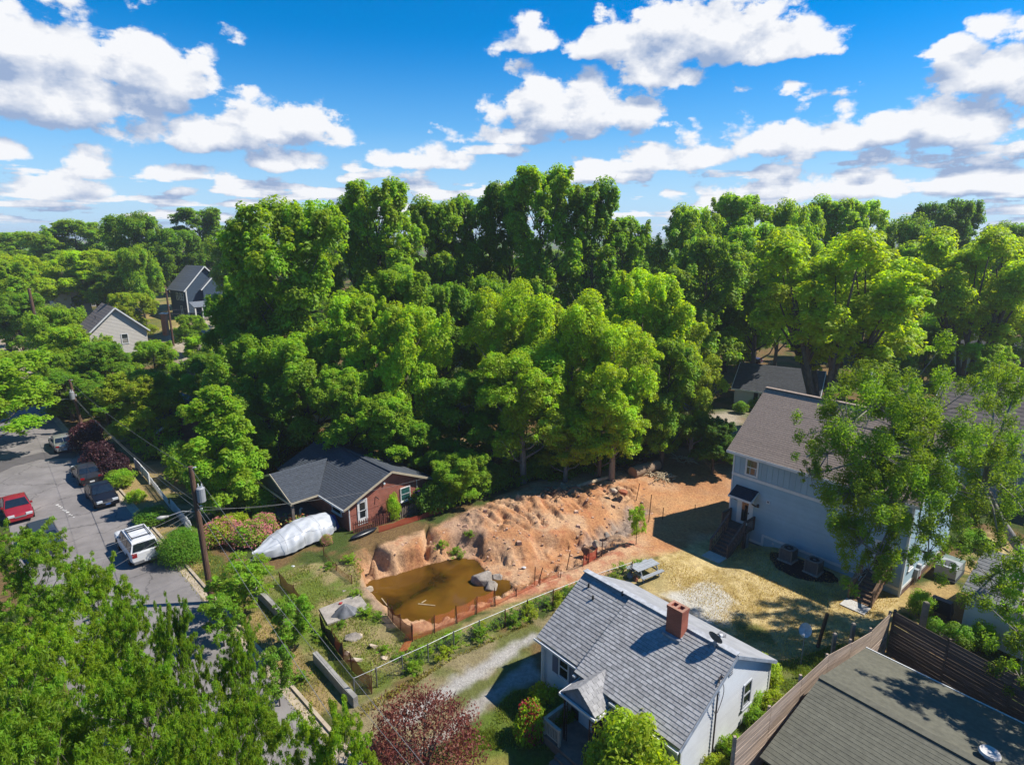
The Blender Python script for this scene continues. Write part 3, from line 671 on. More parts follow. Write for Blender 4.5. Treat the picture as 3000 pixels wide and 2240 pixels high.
for i in range(7):
    y1 = -1.25 - i * .29; z = .68 - (i + 1) * .165
    MB().box(.72, 1.92, y1 - .32, y1, z, z + .05).build('tread', TREAD, st); MB().box(.74, 1.9, y1 - .03, y1 - .002, z + .051, z + .163).build('riser', TREAD, st)
for x in (.66, 1.94): MB().ext([(x, -1.2, .68), (x, -3.3, -.52), (x, -3.3, -.72), (x, -1.2, .40)], (.05, 0, 0)).build('stringer', TREAD, st)
rail(bh, TREAD, (.66, -1.25, .74), (.66, -3.3, -.50), n=9); rail(bh, TREAD, (1.99, -1.25, .74), (1.99, -3.3, -.50), n=9)
rail(bh, TREAD, (.2, -1.2, .74), (.2, -.1, .74), n=8); rail(bh, TREAD, (2.06, -1.15, .74), (2.06, -.1, .74), n=7, first=False)
for x in (.3, 1.96): MB().box(x - .1, x + .1, -1.2, -1.0, -.7, .68).build('deck_post', TREAD, bh)
B('pier', mat('pier_block', (.33,.33,.34)), bh, (1.75, 2.08, -.95, -.6, -.6, .66))
# rear steps by the right corner
R0 = 9.72
st = MB().box(R0 - .1, 11.0, -.95, -.04, .93, 1.02).build('landing', TREAD, bh)
WOOD2 = mat('new_brown_timber', (.25,.15,.09), rough=.85, var=.25, scale=4)
for i in range(6):
    y1 = -.95 - i * .27; z = .93 - (i + 1) * .155
    MB().box(R0, 10.9, y1 - .28, y1, z, z + .05).build('tread', WOOD2, st); MB().box(R0 + .02, 10.88, y1 - .03, y1 - .002, z + .051, z + .153).build('riser', TREAD, st)
rail(bh, WOOD2, (R0 - .05, -.95, 1.0), (R0 - .05, -2.55, .05), n=7); rail(bh, WOOD2, (10.95, -.95, 1.0), (10.95, -2.55, .05), n=7)
rail(bh, WOOD2, (10.97, -.9, 1.0), (10.97, -.1, 1.0), n=5, first=False)
MB().ext([(10.9, -.95, .95), (10.9, -2.5, 0), (10.9, -2.5, -.05), (10.9, -.95, .7)], (.05, 0, 0)).build('stringer', WOOD2, st)
q = MB(); fF.slab(q, 9.85, 10.0, 1.02, 3.2, 0, .06); fF.slab(q, 10.8, 10.95, 1.02, 3.2, 0, .06); fF.slab(q, 10.0, 10.8, 3.05, 3.2, 0, .06); dr = q.build('door', WHITE, bh)
q = MB(); fF.slab(q, 10.0, 10.8, 1.02, 3.05, .004, .04); q.build('door_leaf', mat('brown_door', (.07,.035,.03), rough=.5), dr)
window(fF, bh, 7.6, 8.5, 4.7, 5.9, WHITE, GLS, w=.12, sill=False)
def blw(x, y, z=0): return BLUE_O + Matrix.Rotation(BLUE_A, 3, 'Z') @ Vector((x, y, z))
pad = MB().box(-.68, .68, -.5, .5, 0, .06).build('concrete_pad', mat('step_concrete', (.52,.50,.47), var=.1))
pad.location = blw(1.33, -3.85, -.5); pad.rotation_euler.z = BLUE_A; pad.location.z = hgt(pad.location.x, pad.location.y) + .0
tag(pad, 'pale concrete pad below the left steps of the blue house', 'pad')
pad2 = pad.copy(); COL.objects.link(pad2); pad2.location = blw(10.3, -3.15, .0); tag(pad2, 'pale concrete pad below the right steps of the blue house', 'pad')
# mulch bed and the two air conditioners on it
mu = MB(); ring = []
for k in range(40):
    a = 2 * math.pi * k / 40; r = 1 + .10 * math.sin(3 * a) + rng.uniform(-.05, .05)
    ring.append((2.3 * r * math.cos(a) * (1 if abs(math.cos(a)) < .7 else .95), 1.25 * r * math.sin(a), .02 + rng.uniform(0, .02)))
mu.add(ring + [(0, 0, .09)], [(i, (i + 1) % 40, 40) for i in range(40)])
o = mu.build('mulch_bed', mat('black_mulch', (.018,.014,.018), rough=1, var=.5, scale=9, bump=.8)); o.location = blw(6.2, -1.45); o.rotation_euler.z = BLUE_A
tag(o, 'bed of black mulch under the two air conditioners', 'mulch bed', kind='structure')
ACM = mat('ac_brown_grey', (.20,.185,.18), rough=.5, var=.1)
def ac_unit(x, y, label):
    t = thing('air_conditioner', label, 'air conditioner', blw(x, y, .02), BLUE_A, 'air conditioners on the mulch bed')
    B('base_slab', mat('ac_slab', (.34,.32,.30)), t, (-.5, .5, -.5, .5, .03, .12))
    cab = B('cabinet', mat('ac_dark', (.035,.033,.035)), t, (-.37, .37, -.37, .37, .12, .9))
    for k in range(9):
        z = .16 + k * .08; q = MB()
        for (x0, x1, y0, y1) in ((-.4, .4, -.4, -.372), (-.4, .4, .372, .4), (-.4, -.372, -.371, .371), (.372, .4, -.371, .371)): q.box(x0, x1, y0, y1, z, z + .035)
        q.build('louvre', ACM, cab)
    q = MB()
    for (sx, sy) in ((-1, -1), (1, -1), (1, 1), (-1, 1)): q.box(sx * .41 - .03, sx * .41 + .03, sy * .41 - .03, sy * .41 + .03, .12, .9)
    q.build('corner_post', ACM, t)
    n = 24; vs = []
    for k in range(n):
        a = 2 * math.pi * (k + .5) / n; c, s_ = math.cos(a), math.sin(a); f = .45 / max(abs(c), abs(s_))
        f = min(f, .53); vs += [(c * f, s_ * f, .9), (c * f, s_ * f, .96), (c * .31, s_ * .31, .96), (c * .31, s_ * .31, .9)]
    q = MB(); q.add(vs, [(4*k + j, 4*((k+1) % n) + j, 4*((k+1) % n) + (j+1) % 4, 4*k + (j+1) % 4) for k in range(n) for j in range(4)]); lid = q.build('lid', ACM, t)
    q = MB()
    for k in range(6):
        r = .05 + k * .05; q.tube([(r * math.cos(a), r * math.sin(a), .955) for a in np.linspace(0, 2 * math.pi, 25)], .006, 4)
    q.build('fan_grille', mat('ac_dark', 0), lid)
    q = MB(); q.box(-.09, .09, -.07, .07, .92, .965); q.build('fan_motor', ACM, lid)
ac_unit(5.2, -1.15, 'left square air conditioner on the mulch bed beside the blue house')
ac_unit(7.0, -1.35, 'right square air conditioner on the mulch bed beside the blue house')
# packaged unit at the sunlit side wall
t = thing('heat_pump', 'large grey packaged heat pump beside the sunlit blue side wall', 'heat pump', blw(12.75, 5.2, 0), BLUE_A)
G1 = mat('hp_grey', (.36,.38,.38), rough=.5, var=.1)
B('base', mat('hp_dark', (.07,.075,.085)), t, (-.6, .6, -1.0, 1.0, .02, .3)); B('cabinet', G1, t, (-.58, .58, -.98, .35, .3, .98)); B('blower_section', mat('hp_green', (.17,.22,.19), rough=.6), t, (-.58, .58, .36, .98, .3, .95))
q = MB(); q.tube([(0, -.35, .985), (0, -.35, 1.0)], .42, 20); q.build('fan_opening', MAT['hp_dark'], t)

# ================================================================== WHITE COTTAGE
WO, WA = Vector((1.45, 24.6, 0)), R(-49)
def whw(x, y, z=0): return WO + Matrix.Rotation(WA, 3, 'Z') @ Vector((x, y, z))
wh = thing('cottage', 'white one storey cottage with grey shingle roof and brick chimney', 'house', WO, WA)
SIDW = mat('white_lap_siding', (.70,.72,.74), rough=.6, var=.06, scale=.7, objrand=.03)
SHG = mat('grey_shingle', (.345,.335,.33), rough=.95, var=.16, scale=7, objrand=.17)
SHG2 = mat('grey_shingle_deck', (.22,.225,.235), rough=.95, var=.2, scale=5)
ROLL = mat('grey_roll_roofing', (.33,.335,.35), rough=.9, var=.14, scale=1.2)
SX, LX, BY, RYW, RZW = 2.8, 7.9, 6.6, 3.05, 5.2
FND = mat('cottage_foundation', (.22,.17,.15), var=.25, scale=4)
B('foundation', FND, wh, (.04, SX, .04, BY - .04, -.3, .5), (SX, LX - .04, -.41, BY - .04, -.3, .5))
w1 = MB().box(0, SX, .02, .14, .45, 3.0).build('front_wall', SIDW, wh)
f1_ = FR((0, .02, 0), (1, 0, 0), (0, -1, 0)); siding(f1_, SIDW, w1, .08, SX - .01, .48, 3.0, .17)
w2 = MB().box(SX, LX, -.43, -.31, .45, 3.1).build('main_front_wall', SIDW, wh)
f2_ = FR((0, -.43, 0), (1, 0, 0), (0, -1, 0)); siding(f2_, SIDW, w2, SX + .06, LX - .08, .48, 3.1, .17)
MB().box(SX, SX + .12, -.31, .02, .45, 3.1).build('return_wall', SIDW, wh)
zf = lambda y: 3.15 + (y + .75) * (RZW - 3.15) / (RYW + .75); zb = lambda y: 3.0 + (6.85 - y) * (RZW - 3.0) / (6.85 - RYW)
def gl(z):
    y0 = -.35 if z < zf(-.35) - .1 else -.75 + (z + .1 - 3.15) / (RZW - 3.15) * (RYW + .75)
    y1 = BY - .06 if z < zb(BY) - .1 else 6.85 - (z + .1 - 3.0) / (RZW - 3.0) * (6.85 - RYW)
    return (max(y0, -.35), min(y1, BY - .06))
w3 = MB(); w3.ext([(LX - .13, -.43, .45), (LX - .13, BY, .45), (LX - .13, BY, zb(BY) - .12), (LX - .13, RYW, RZW - .12), (LX - .13, -.43, zf(-.43) - .12)], (.11, 0, 0)); w3 = w3.build('gable_wall', SIDW, wh)
f3_ = FR((LX - .02, 0, 0), (0, 1, 0), (1, 0, 0)); siding(f3_, SIDW, w3, 0, 1, .6, 5.1, .17, clip=gl)
w4 = MB(); w4.ext([(.02, .02, .45), (.02, BY, .45), (.02, BY, zb(BY) - .12), (.02, RYW, RZW - .15), (.02, .02, 2.95)], (.1, 0, 0)); w4.build('far_gable_wall', SIDW, wh)
B('rear_wall', SIDW, wh, (.12, LX - .13, BY - .12, BY, .45, 3.0))
q = MB(); f1_.slab(q, -.04, .08, .3, 3.0, 0, .06); q.build('corner_board', WHITE, wh)
for a_, b_2, z_ in ((BY - .08, BY + .04, 2.9), (-.45, -.33, 3.1)): q = MB(); f3_.slab(q, a_, b_2, .6, z_, 0, .05); q.build('corner_board', WHITE, wh)
q = MB(); q.tube([(.22, -.10, 2.95), (.22, -.08, 2.4), (.22, -.08, .25), (.25, -.3, .15)], .04, 8); q.build('downpipe', WHITE, wh)
# roof: 300 largest shingle tabs as pieces, the others in one mass
_tabs = {'n': 0, 'mass': MB(), 'var': []}
def tabber(width, limit=300):
    def f(i, a, b_, c, d, n, o):
        L = (b_ - a).length; k = max(1, round(L / width)); off = (i % 2) * .5
        edges = [0.0] + [(j + off) / k for j in range(1 if not off else 0, k + 1) if 0 < (j + off) / k < 1] + [1.0]
        for e0, e1 in zip(edges[:-1], edges[1:]):
            g_ = .006 / L; p = [a.lerp(b_, e0 + g_), a.lerp(b_, e1 - g_), d.lerp(c, e1 - g_), d.lerp(c, e0 + g_)]
            vs = [p[0] + n*.003, p[1] + n*.003, p[2] + n*.003, p[3] + n*.003, p[0] + n*.028, p[1] + n*.028, p[2] + n*.007, p[3] + n*.007]
            fs = [(0,3,2,1),(4,5,6,7),(0,1,5,4),(1,2,6,5),(2,3,7,6),(3,0,4,7)]
            if _tabs['n'] < limit:
                _tabs['n'] += 1; MB().add(vs, fs).build('shingle', SHG, o)
            else:
                _tabs['mass'].add(vs, fs); _tabs['var'] += [rng.random()] * 6
        return True
    return f
r_main = slope(wh, 'main_roof_slope', SHG2, (SX - .05, -.75, 3.21), (LX + .15, -.75, 3.21), (LX + .15, RYW, RZW + .05), (SX - .05, RYW, RZW + .05), .16, rows=25, tabs=tabber(.31))
r_left = slope(wh, 'wing_roof_slope', SHG2, (-.15, -.25, 3.06), (SX - .055, -.25, 3.06), (SX - .055, RYW, RZW - .05), (-.15, RYW, RZW - .05), .1, rows=22, tabs=tabber(.31))
slope(wh, 'rear_roof_slope', ROLL, (LX + .15, 6.85, 3.0), (-.15, 6.85, 3.0), (-.15, RYW + .003, RZW - .004), (LX + .15, RYW + .003, RZW - .004), .1)
q = MB(); q.bar((-.15, RYW + .02, RZW + .055), (LX + .15, RYW + .02, RZW + .055), .30, .05); q.build('ridge_cap', mat('pale_ridge', (.42,.43,.45)), wh)
DKG = mat('gutter_dark', (.10,.075,.065), rough=.7)
q = MB(); q.box(-.2, SX - .06, -.37, -.27, 2.93, 2.99); q.box(-.2, SX - .06, -.40, -.371, 2.93, 3.03); g_ = q.build('gutter', WHITE, wh)
q = MB(); q.box(4.8, LX + .15, -.87, -.77, 3.02, 3.08); q.box(4.8, LX + .15, -.90, -.871, 3.02, 3.12); q.build('gutter', WHITE, wh); q = MB(); q.box(SX - .05, 2.9, -.87, -.77, 3.02, 3.1); q.build('gutter', WHITE, wh)
q = MB(); q.bar((LX + .16, -.75, 3.05), (LX + .16, RYW, RZW - .06), .04, .14); q.bar((LX + .16, 6.85, 2.9), (LX + .16, RYW, RZW - .06), .04, .14); q.build('barge_board', mat('barge_blue_grey', (.30,.34,.40), rough=.6), wh)
for (x, y) in ((.55, 2.55), (1.15, 2.2), (2.3, 2.95)):
    z = zf(y) if x > SX else 3.06 + (y + .25) * (RZW - .05 - 3.06) / (RYW + .25)
    MB().tube([(x, y, z - .05), (x, y, z + .22)], .05).build('vent_pipe', MAT['dark_pipe'], wh)
for (x, y) in ((3.9, 5.2), (6.1, 5.4)):
    z = zb(y); MB().box(x - .15, x + .15, y - .12, y + .12, z - .05, z + .14).build('roof_vent', mat('vent_grey', (.25,.25,.26)), wh)
CHB = brickmat('chimney_brick', (.33,.085,.05), (.25,.06,.04), (.30,.16,.11), width=.2, row=.068)
q = MB(); x0, x1, y0, y1 = 5.06, 5.8, 2.45, 2.95
ch = MB().box(x0, x1, y0, y1, 4.3, 6.12).build('chimney', CHB, wh)
for i in range(4): pass
q = MB()
for (a0, a1, b0, b1) in ((x0-.02, x1+.02, y0-.02, y0+.1), (x0-.02, x1+.02, y1-.1, y1+.02), (x0-.02, x0+.1, y0+.1, y1-.1), (x1-.1, x1+.02, y0+.1, y1-.1), (x0+.32, x0+.42, y0+.1, y1-.1)): q.box(a0, a1, b0, b1, 6.122, 6.25)
q.build('cap', CHB, ch)
q = MB(); q.box(x0-.05, x1+.05, y0-.16, y0-.002, 4.75, 4.98); q.box(x1+.002, x1+.06, y0, y1, 4.8, 5.02); q.build('flashing', mat('lead_flashing', (.32,.33,.36), rough=.5), ch)
# porch
PZ0, PZ1 = 2.85, 3.62
pr = thing('x', None, None) if False else None
pl = slope(wh, 'porch_roof_slope', SHG2, (2.92, -1.72, PZ0), (2.92, .0, PZ0), (3.86, .22, PZ1), (3.86, -1.72, PZ1), .07, rows=6, tabs=tabber(.3))
slope(wh, 'porch_roof_slope', SHG2, (4.80, .0, PZ0), (4.80, -1.72, PZ0), (3.86, -1.72, PZ1 - .002), (3.86, .22, PZ1 - .002), .07, rows=6, tabs=tabber(.3))
me_ = _tabs['mass'].mesh('shingle_mass', SHG); at_ = me_.attributes.new('var', 'FLOAT', 'FACE'); at_.data.foreach_set('value', _tabs['var'])
o = obj('shingle_mass', me_, wh); o['kind'] = 'stuff'
q = MB(); q.ext([(3.0, -1.66, PZ0 - .02), (4.72, -1.66, PZ0 - .02), (3.86, -1.66, PZ1 - .1)], (0, .05, 0)); q.build('porch_gable', mat('gable_blue_grey', (.20,.25,.31), rough=.6), wh)
q = MB(); q.box(2.86, 4.86, -1.80, -1.73, PZ0 - .14, PZ0 - .02); q.box(4.82, 4.88, -1.73, -.4, PZ0 - .14, PZ0 - .02); q.box(2.84, 2.90, -1.73, -.4, PZ0 - .14, PZ0 - .02); q.build('porch_gutter', WHITE, wh)
B('porch_ceiling', mat('porch_ceiling', (.35,.34,.33)), wh, (2.95, 4.75, -1.7, -.45, PZ0 - .1, PZ0 - .05))
PFL = mat('porch_floor', (.26,.19,.15), var=.2)
fl = B('porch_floor', PFL, wh, (2.25, 5.4, -2.15, -.44, .38, .5)); B('porch_base', FND, wh, (2.3, 5.35, -2.1, -.44, -.1, .38))
CRM = mat('cream_rail', (.50,.44,.36), rough=.7, var=.12)
rail(wh, CRM, (2.32, -2.05, .5), (2.32, -.52, .5), h=.8, n=16, post=.11)
rail(wh, CRM, (2.32, -2.05, .5), (3.2, -2.05, .5), h=.8, n=9, post=.11, first=False)
q = MB(); q.tube([(3.05, -1.62, .5), (3.05, -1.62, PZ0)], .045); q.tube([(3.2, -1.62, .5), (3.2, -1.62, PZ0)], .02)
for k in range(9): q.bar((3.05, -1.62, .7 + k * .24), (3.2, -1.62, .82 + k * .24), .02)
q.build('iron_post', mat('iron_dark', (.035,.02,.018), rough=.6), wh)
q = MB(); q.tube([(4.68, -1.62, .5), (4.68, -1.62, PZ0)], .04); q.tube([(4.45, -1.62, .5), (4.45, -1.62, PZ0)], .03)
for k in range(10): q.bar((4.45, -1.62, .65 + k * .21), (4.68, -1.62, .78 + k * .21), .02); q.bar((4.68, -1.62, .65 + k * .21), (4.45, -1.62, .78 + k * .21), .02)
q.build('lattice_post', mat('lattice_brown', (.14,.08,.06)), wh)
for k in range(3): B('porch_step', PFL, wh, (3.3, 4.5, -2.45 - k * .3, -2.16 - k * .3, .0, .36 - k * .12))
q = MB(); f2_.slab(q, 3.5, 3.64, .5, 2.6, 0, .07); f2_.slab(q, 4.3, 4.44, .5, 2.6, 0, .07); f2_.slab(q, 3.64, 4.3, 2.48, 2.6, 0, .07); dr = q.build('door', WHITE, wh)
q = MB(); f2_.slab(q, 3.64, 4.3, .5, 2.48, .004, .05); q.build('screen_door', mat('screen_brown', (.05,.03,.028), rough=.5), dr)
q = MB(); f2_.slab(q, 3.72, 4.22, 1.4, 2.35, .051, .06); q.build('pane', GLS, dr)
q = MB(); f2_.slab(q, 4.54, 4.66, 1.5, 2.25, .03, .06); q.build('house_number_plaque', mat('plaque', (.06,.05,.05)), wh)
# front window with shutters, gable window, vent
SHU = mat('blue_shutter', (.12,.15,.22), rough=.6, var=.1)
window(f1_, wh, 1.12, 1.78, 1.6, 2.75, WHITE, GLS, w=.07)
q = MB(); f1_.slab(q, .72, 1.08, 1.62, 2.72, .03, .06); q.build('shutter', SHU, wh)
q = MB(); f1_.slab(q, 1.82, 2.36, 1.62, 2.72, .03, .06); q.build('shutter', SHU, wh)
window(f3_, wh, 4.15, 4.85, 1.9, 3.1, mat('window_frame_grey', (.45,.47,.5)), GLS, w=.07)
q = MB(); f3_.slab(q, 2.75, 3.0, 4.3, 4.85, .03, .06); vt = q.build('gable_vent', WHITE, wh)
for k in range(5):
    q = MB(); f3_.slab(q, 2.79, 2.96, 4.35 + k * .1, 4.40 + k * .1, .061, .075); q.build('louvre', GREY_F, vt)
q = MB(); q.tube([f3_.P(1.84, 1.2, .1), f3_.P(1.84, 4.75, .1), f3_.P(1.95, 4.85, .12), f3_.P(2.05, 4.7, .14)], .035, 8); 
for sg in (-1, 1):
    pts = [f3_.P(1.9, 4.75, .1)]
    for k in range(1, 9): pts.append(f3_.P(1.84 + sg * (.38 * math.sin(k / 8 * math.pi)) + .05 * sg, 4.75 - k * .2, .12))
    q.tube(pts, .014, 5)
q.build('service_mast', mat('mast_brown', (.09,.07,.06)), wh)
# satellite dish standing on the roof
def dish(name, label, loc, size, face, mast_h, dark):
    t = thing(name, label, 'satellite dish', loc)
    d = Vector(face).normalized(); rot = d.to_track_quat('Z', 'Y').to_matrix(); c = Vector((0, 0, mast_h))
    rows = [[c + rot @ Vector((size * .82 * r * math.cos(a), size * r * math.sin(a), size * .28 * (r * r - 1))) for a in np.linspace(0, 2 * math.pi, 25)] for r in np.linspace(.02, 1, 7)]
    q = MB(); q.grid(rows); q.grid([[p - d * .02 for p in r] for r in rows]); q.build('reflector', dark, t, smooth=True)
    ML = mat('dish_arm', (.35,.35,.36), rough=.4)
    MB().tube([(0, 0, 0), (0, 0, mast_h * .55), c - d * size * .3], .03).build('mast', ML, t)
    q = MB(); tip = c + rot @ Vector((0, -size * .9, size * .9)); q.tube([c + rot @ Vector((0, -size * .95, -.0)), tip], .02); o = q.build('feed_arm', ML, t)
    MB().tube([tip, tip + (c - tip).normalized() * .14], [.075, .05], 10).build('feed_horn', mat('lnb_white', (.7,.7,.7)), o)
    return t
dp = whw(7.15, 2.85, zf(2.85)); dish('satellite_dish', 'oval satellite dish on the cottage roof, shade of its back put into the colour', dp, .36, (.75, .62, .55), .55, mat('dish_tinted_shade', (.07,.085,.095), rough=.5))  # shade on the side turned to view is painted as a dark reflector
MB().tube([(0,0,0)], .1) if False else None

# ================================================================== BRICK HOUSE
BO, BA = Vector((-12.2, 40.68, 0)), R(45)
def brw(x, y, z=0): return BO + Matrix.Rotation(BA, 3, 'Z') @ Vector((x, y, z))
br = thing('brick_house', 'low red brick house with slate blue shingle roof and open porch', 'house', BO, BA)
BRK = brickmat('red_brick', (.30,.085,.055), (.21,.06,.04), (.33,.2,.15), width=.26, row=.09, msize=.009)
SHD = mat('slate_shingle', (.062,.072,.088), rough=.95, var=.25, scale=6, objrand=.08)
BX, BLEN = 7.3, 10.6
q = MB(); q.ext([(0, 0, -.1), (BX, 0, -.1), (BX, 0, 2.1), (3.75, 0, 3.55), (0, 0, 2.1)], (0, .2, 0)); q.build('gable_wall', BRK, br)
B('front_wall', BRK, br, (0, .2, .2, BLEN - .2, -.1, 2.1)); B('rear_wall', BRK, br, (BX - .2, BX, .2, BLEN - .2, -.1, 2.1))
q = MB(); q.ext([(0, BLEN, -.1), (BX, BLEN, -.1), (BX, BLEN, 2.1), (3.75, BLEN, 3.55), (0, BLEN, 2.1)], (0, -.2, 0)); q.build('far_gable_wall', BRK, br)
rz = 3.82
rl = slope(br, 'front_roof_slope', SHD, (-.5, BLEN + .35, 1.98), (-.5, -.35, 1.98), (3.78, -.35, rz), (3.78, BLEN + .35, rz), .1, rows=24)
rr_ = slope(br, 'rear_roof_slope', SHD, (8.0, -.35, 1.92), (8.0, BLEN + .35, 1.92), (3.785, BLEN + .35, rz - .003), (3.785, -.35, rz - .003), .1, rows=24)
q = MB(); q.bar((3.78, -.35, rz + .02), (3.78, BLEN + .35, rz + .02), .3, .03); q.build('ridge_cap', SHD, rl)
TANW = mat('tan_fascia', (.50,.43,.31), rough=.7, var=.1)
q = MB(); q.bar((-.5, -.37, 1.93), (3.78, -.37, rz - .06), .04, .16); q.bar((8.0, -.37, 1.87), (3.78, -.37, rz - .06), .04, .16); q.build('barge_board', TANW, br)
q = MB(); q.box(-.56, -.5, -.37, 3.4, 1.86, 2.0); q.build('fascia', WHITE, br)
# open porch wing
PRZ = 3.35
slope(br, 'porch_roof_slope', SHD, (-2.7, 3.55, 2.0), (-.45, 3.55, 2.0), (2.2, 6.9, PRZ + .02), (-2.7, 6.9, PRZ), .1, rows=18)
slope(br, 'porch_roof_slope', SHD, (-.45, 10.25, 2.0), (-2.7, 10.25, 2.0), (-2.7, 6.9, PRZ - .003), (2.2, 6.9, PRZ + .017), .1)
q = MB(); q.ext([(-2.62, 3.75, 2.0), (-2.62, 10.05, 2.0), (-2.62, 6.9, PRZ - .12)], (.08, 0, 0)); q.build('porch_gable', mat('navy_panel', (.03,.045,.065), rough=.7), br)
q = MB(); q.bar((-2.72, 3.5, 1.95), (-2.72, 6.9, PRZ - .05), .04, .16); q.bar((-2.72, 10.3, 1.95), (-2.72, 6.9, PRZ - .05), .04, .16); q.box(-2.74, -2.66, 3.5, 10.3, 1.78, 1.92); q.box(-2.7, -.5, 3.49, 3.53, 1.86, 2.0); q.build('porch_trim', TANW, br)
for (x, y) in ((-2.5, 3.8), (-2.5, 6.9), (-2.5, 9.9)): B('porch_post', mat('porch_post', (.18,.15,.13)), br, (x - .1, x + .1, y - .1, y + .1, -.05, 1.8))
B('porch_slab', mat('porch_slab', (.22,.2,.18)), br, (-2.7, -.02, 3.6, 10.2, -.2, .12))
fB = FR((0, 0, 0), (1, 0, 0), (0, -1, 0)); fBL = FR((0, 0, 0), (0, 1, 0), (-1, 0, 0))
q = MB(); fB.slab(q, .78, .90, .2, 2.2, 0, .06); fB.slab(q, 1.52, 1.64, .2, 2.2, 0, .06); fB.slab(q, .9, 1.52, 2.08, 2.2, 0, .06); dr = q.build('door', WHITE, br)
q = MB(); fB.slab(q, .9, 1.52, .2, 2.08, .004, .04); q.build('door_leaf', WHITE, dr)
for z0, z1 in ((.75, 1.28), (1.36, 1.95)):
    q = MB(); fB.slab(q, .98, 1.44, z0, z1, .041, .05); q.build('pane', GLS, dr)
q = MB(); fB.slab(q, 1.45, 1.49, 1.2, 1.3, .041, .09); q.build('handle', MAT['black_metal'], dr)
window(fB, br, 4.65, 5.6, .85, 2.0, WHITE, mat('teal_glass', (.03,.11,.10), rough=.1, var=.4, spec=.8), w=.07)
window(fBL, br, .9, 2.3, .95, 1.8, WHITE, GLS, w=.08, sash=False)
q = MB(); q.tube([(.06, -.08, 2.0), (.06, -.08, .1)], .05); q.build('downpipe', WHITE, br)
q = MB(); q.tube([fB.P(6.25, 1.5, .06), fB.P(6.25, 2.3, .06)], .025); q.build('service_conduit', WHITE, br)
q = MB(); q.tube([fB.P(3.2, 2.9, .0), fB.P(3.2, 2.9, .12)], .09); o = q.build('flood_lamp', mat('lamp_pale', (.6,.68,.72), rough=.3), br)
q = MB(); q.bar(fB.P(2.4, 2.05, .02), fB.P(2.55, 1.85, .22), .05); q.build('wall_bracket', MAT['black_metal'], br)
# ================================================================== GARAGE AND TALL BOARD FENCE (lower right)
GO, GAg = Vector((12.83, 21.19, 0)), R(-50.9)
def gaw(x, y, z=0): return GO + Matrix.Rotation(GAg, 3, 'Z') @ Vector((x, y, z))
ga = thing('garage', 'garage with olive green shingle roof behind the tall board fence', 'garage', GO, GAg)
SHO = mat('olive_shingle', (.135,.13,.098), rough=.95, var=.16, scale=5, objrand=.07)
GWL = mat('garage_wall', (.42,.40,.36), var=.1)
q = MB(); q.ext([(.25, -4.3, 0), (.25, 4.7, 0), (.25, 4.7, 2.62), (.25, 0, 3.45), (.25, -4.3, 2.62)], (8.2, 0, 0)); q.build('walls', GWL, ga)
gf = slope(ga, 'front_roof_slope', SHO, (0, -4.6, 2.6), (9, -4.6, 2.6), (9, 0, 3.62), (0, 0, 3.62), .08, rows=24, lip=.015)
slope(ga, 'rear_roof_slope', SHO, (9, 5.0, 2.6), (0, 5.0, 2.6), (0, .003, 3.617), (9, .003, 3.617), .08, rows=24, lip=.012)
q = MB(); q.bar((0, .05, 3.66), (9, .05, 3.66), .34, .05); q.build('ridge_cap', SHO, gf)
q = MB(); q.box(0, 9, 5.01, 5.06, 2.52, 2.64); q.build('rear_gutter', WHITE, ga)
q = MB(); q.tube([(5.55, .75, 3.4), (5.55, .75, 3.72)], .14, 14); vn = q.build('turbine_vent', mat('vent_pale', (.62,.58,.55), rough=.5), ga)
q = MB(); q.tube([(5.55, .75, 3.72), (5.55, .75, 3.80)], [.34, .30], 18); q.build('vent_cap', MAT['vent_pale'], vn)
FB = mat('weathered_fence_board', (.155,.115,.088), rough=.9, var=.3, scale=2.5, objrand=.22, stretch=(.4,.4,6))
def board_fence(label, pts, h, rows, panel, m=FB, side=1):
    t = thing('board_fence', label, 'fence', pts[0])
    o0 = Vector(pts[0])
    for a, b_ in zip(pts[:-1], pts[1:]):
        a, b_ = Vector(a), Vector(b_); L = (b_ - a).length; n = max(1, round(L / panel)); d = (b_ - a).normalized(); nn = Vector((-d.y, d.x, 0))
        for k in range(n + 1):
            p = a + d * (L * k / n); g_ = hgt(p.x, p.y); hh = h + rng.uniform(.05, .25)
            MB().bar(p - o0 + nn * .08 * side + Vector((0, 0, g_ - .1)), p - o0 + nn * .08 * side + Vector((0, 0, g_ + hh)), .1).build('post', m, t)
        for k in range(n):
            p, q_ = a + d * (L * k / n + .01), a + d * (L * (k + 1) / n - .01)
            z0, z1 = hgt(p.x, p.y), hgt(q_.x, q_.y)
            for r in range(rows):
                zz = .06 + r * h / rows; hh = h / rows - .014 - (.03 if rng.random() < .18 else 0)
                dz = rng.uniform(-.006, .006)
                up0, up1 = Vector((0, 0, z0 + zz + dz)), Vector((0, 0, z1 + zz - dz))
                A, Bq = p - o0, q_ - o0; w = nn * rng.uniform(.018, .028)
                mb_ = MB(); mb_.add([A + up0, Bq + up1, Bq + up1 + Vector((0,0,hh)), A + up0 + Vector((0,0,hh)), A + up0 - w, Bq + up1 - w, Bq + up1 - w + Vector((0,0,hh)), A + up0 - w + Vector((0,0,hh))],
                                 [(0,1,2,3),(7,6,5,4),(0,4,5,1),(1,5,6,2),(2,6,7,3),(3,7,4,0)])
                mb_.build('board', m, t)
    return t
board_fence('tall weathered board fence beside the cottage, lit with tree shadows', [(19.66, 27.1, 0), (8.2, 18.0, 0)], 2.55, 13, 2.4, m=mat('board_tinted_sunlit', (.42,.32,.25), rough=.9, var=.25, scale=2.5, objrand=.18, stretch=(.4,.4,6)), side=-1)  # lighter copy of the fence boards: sunlight is put into their colour
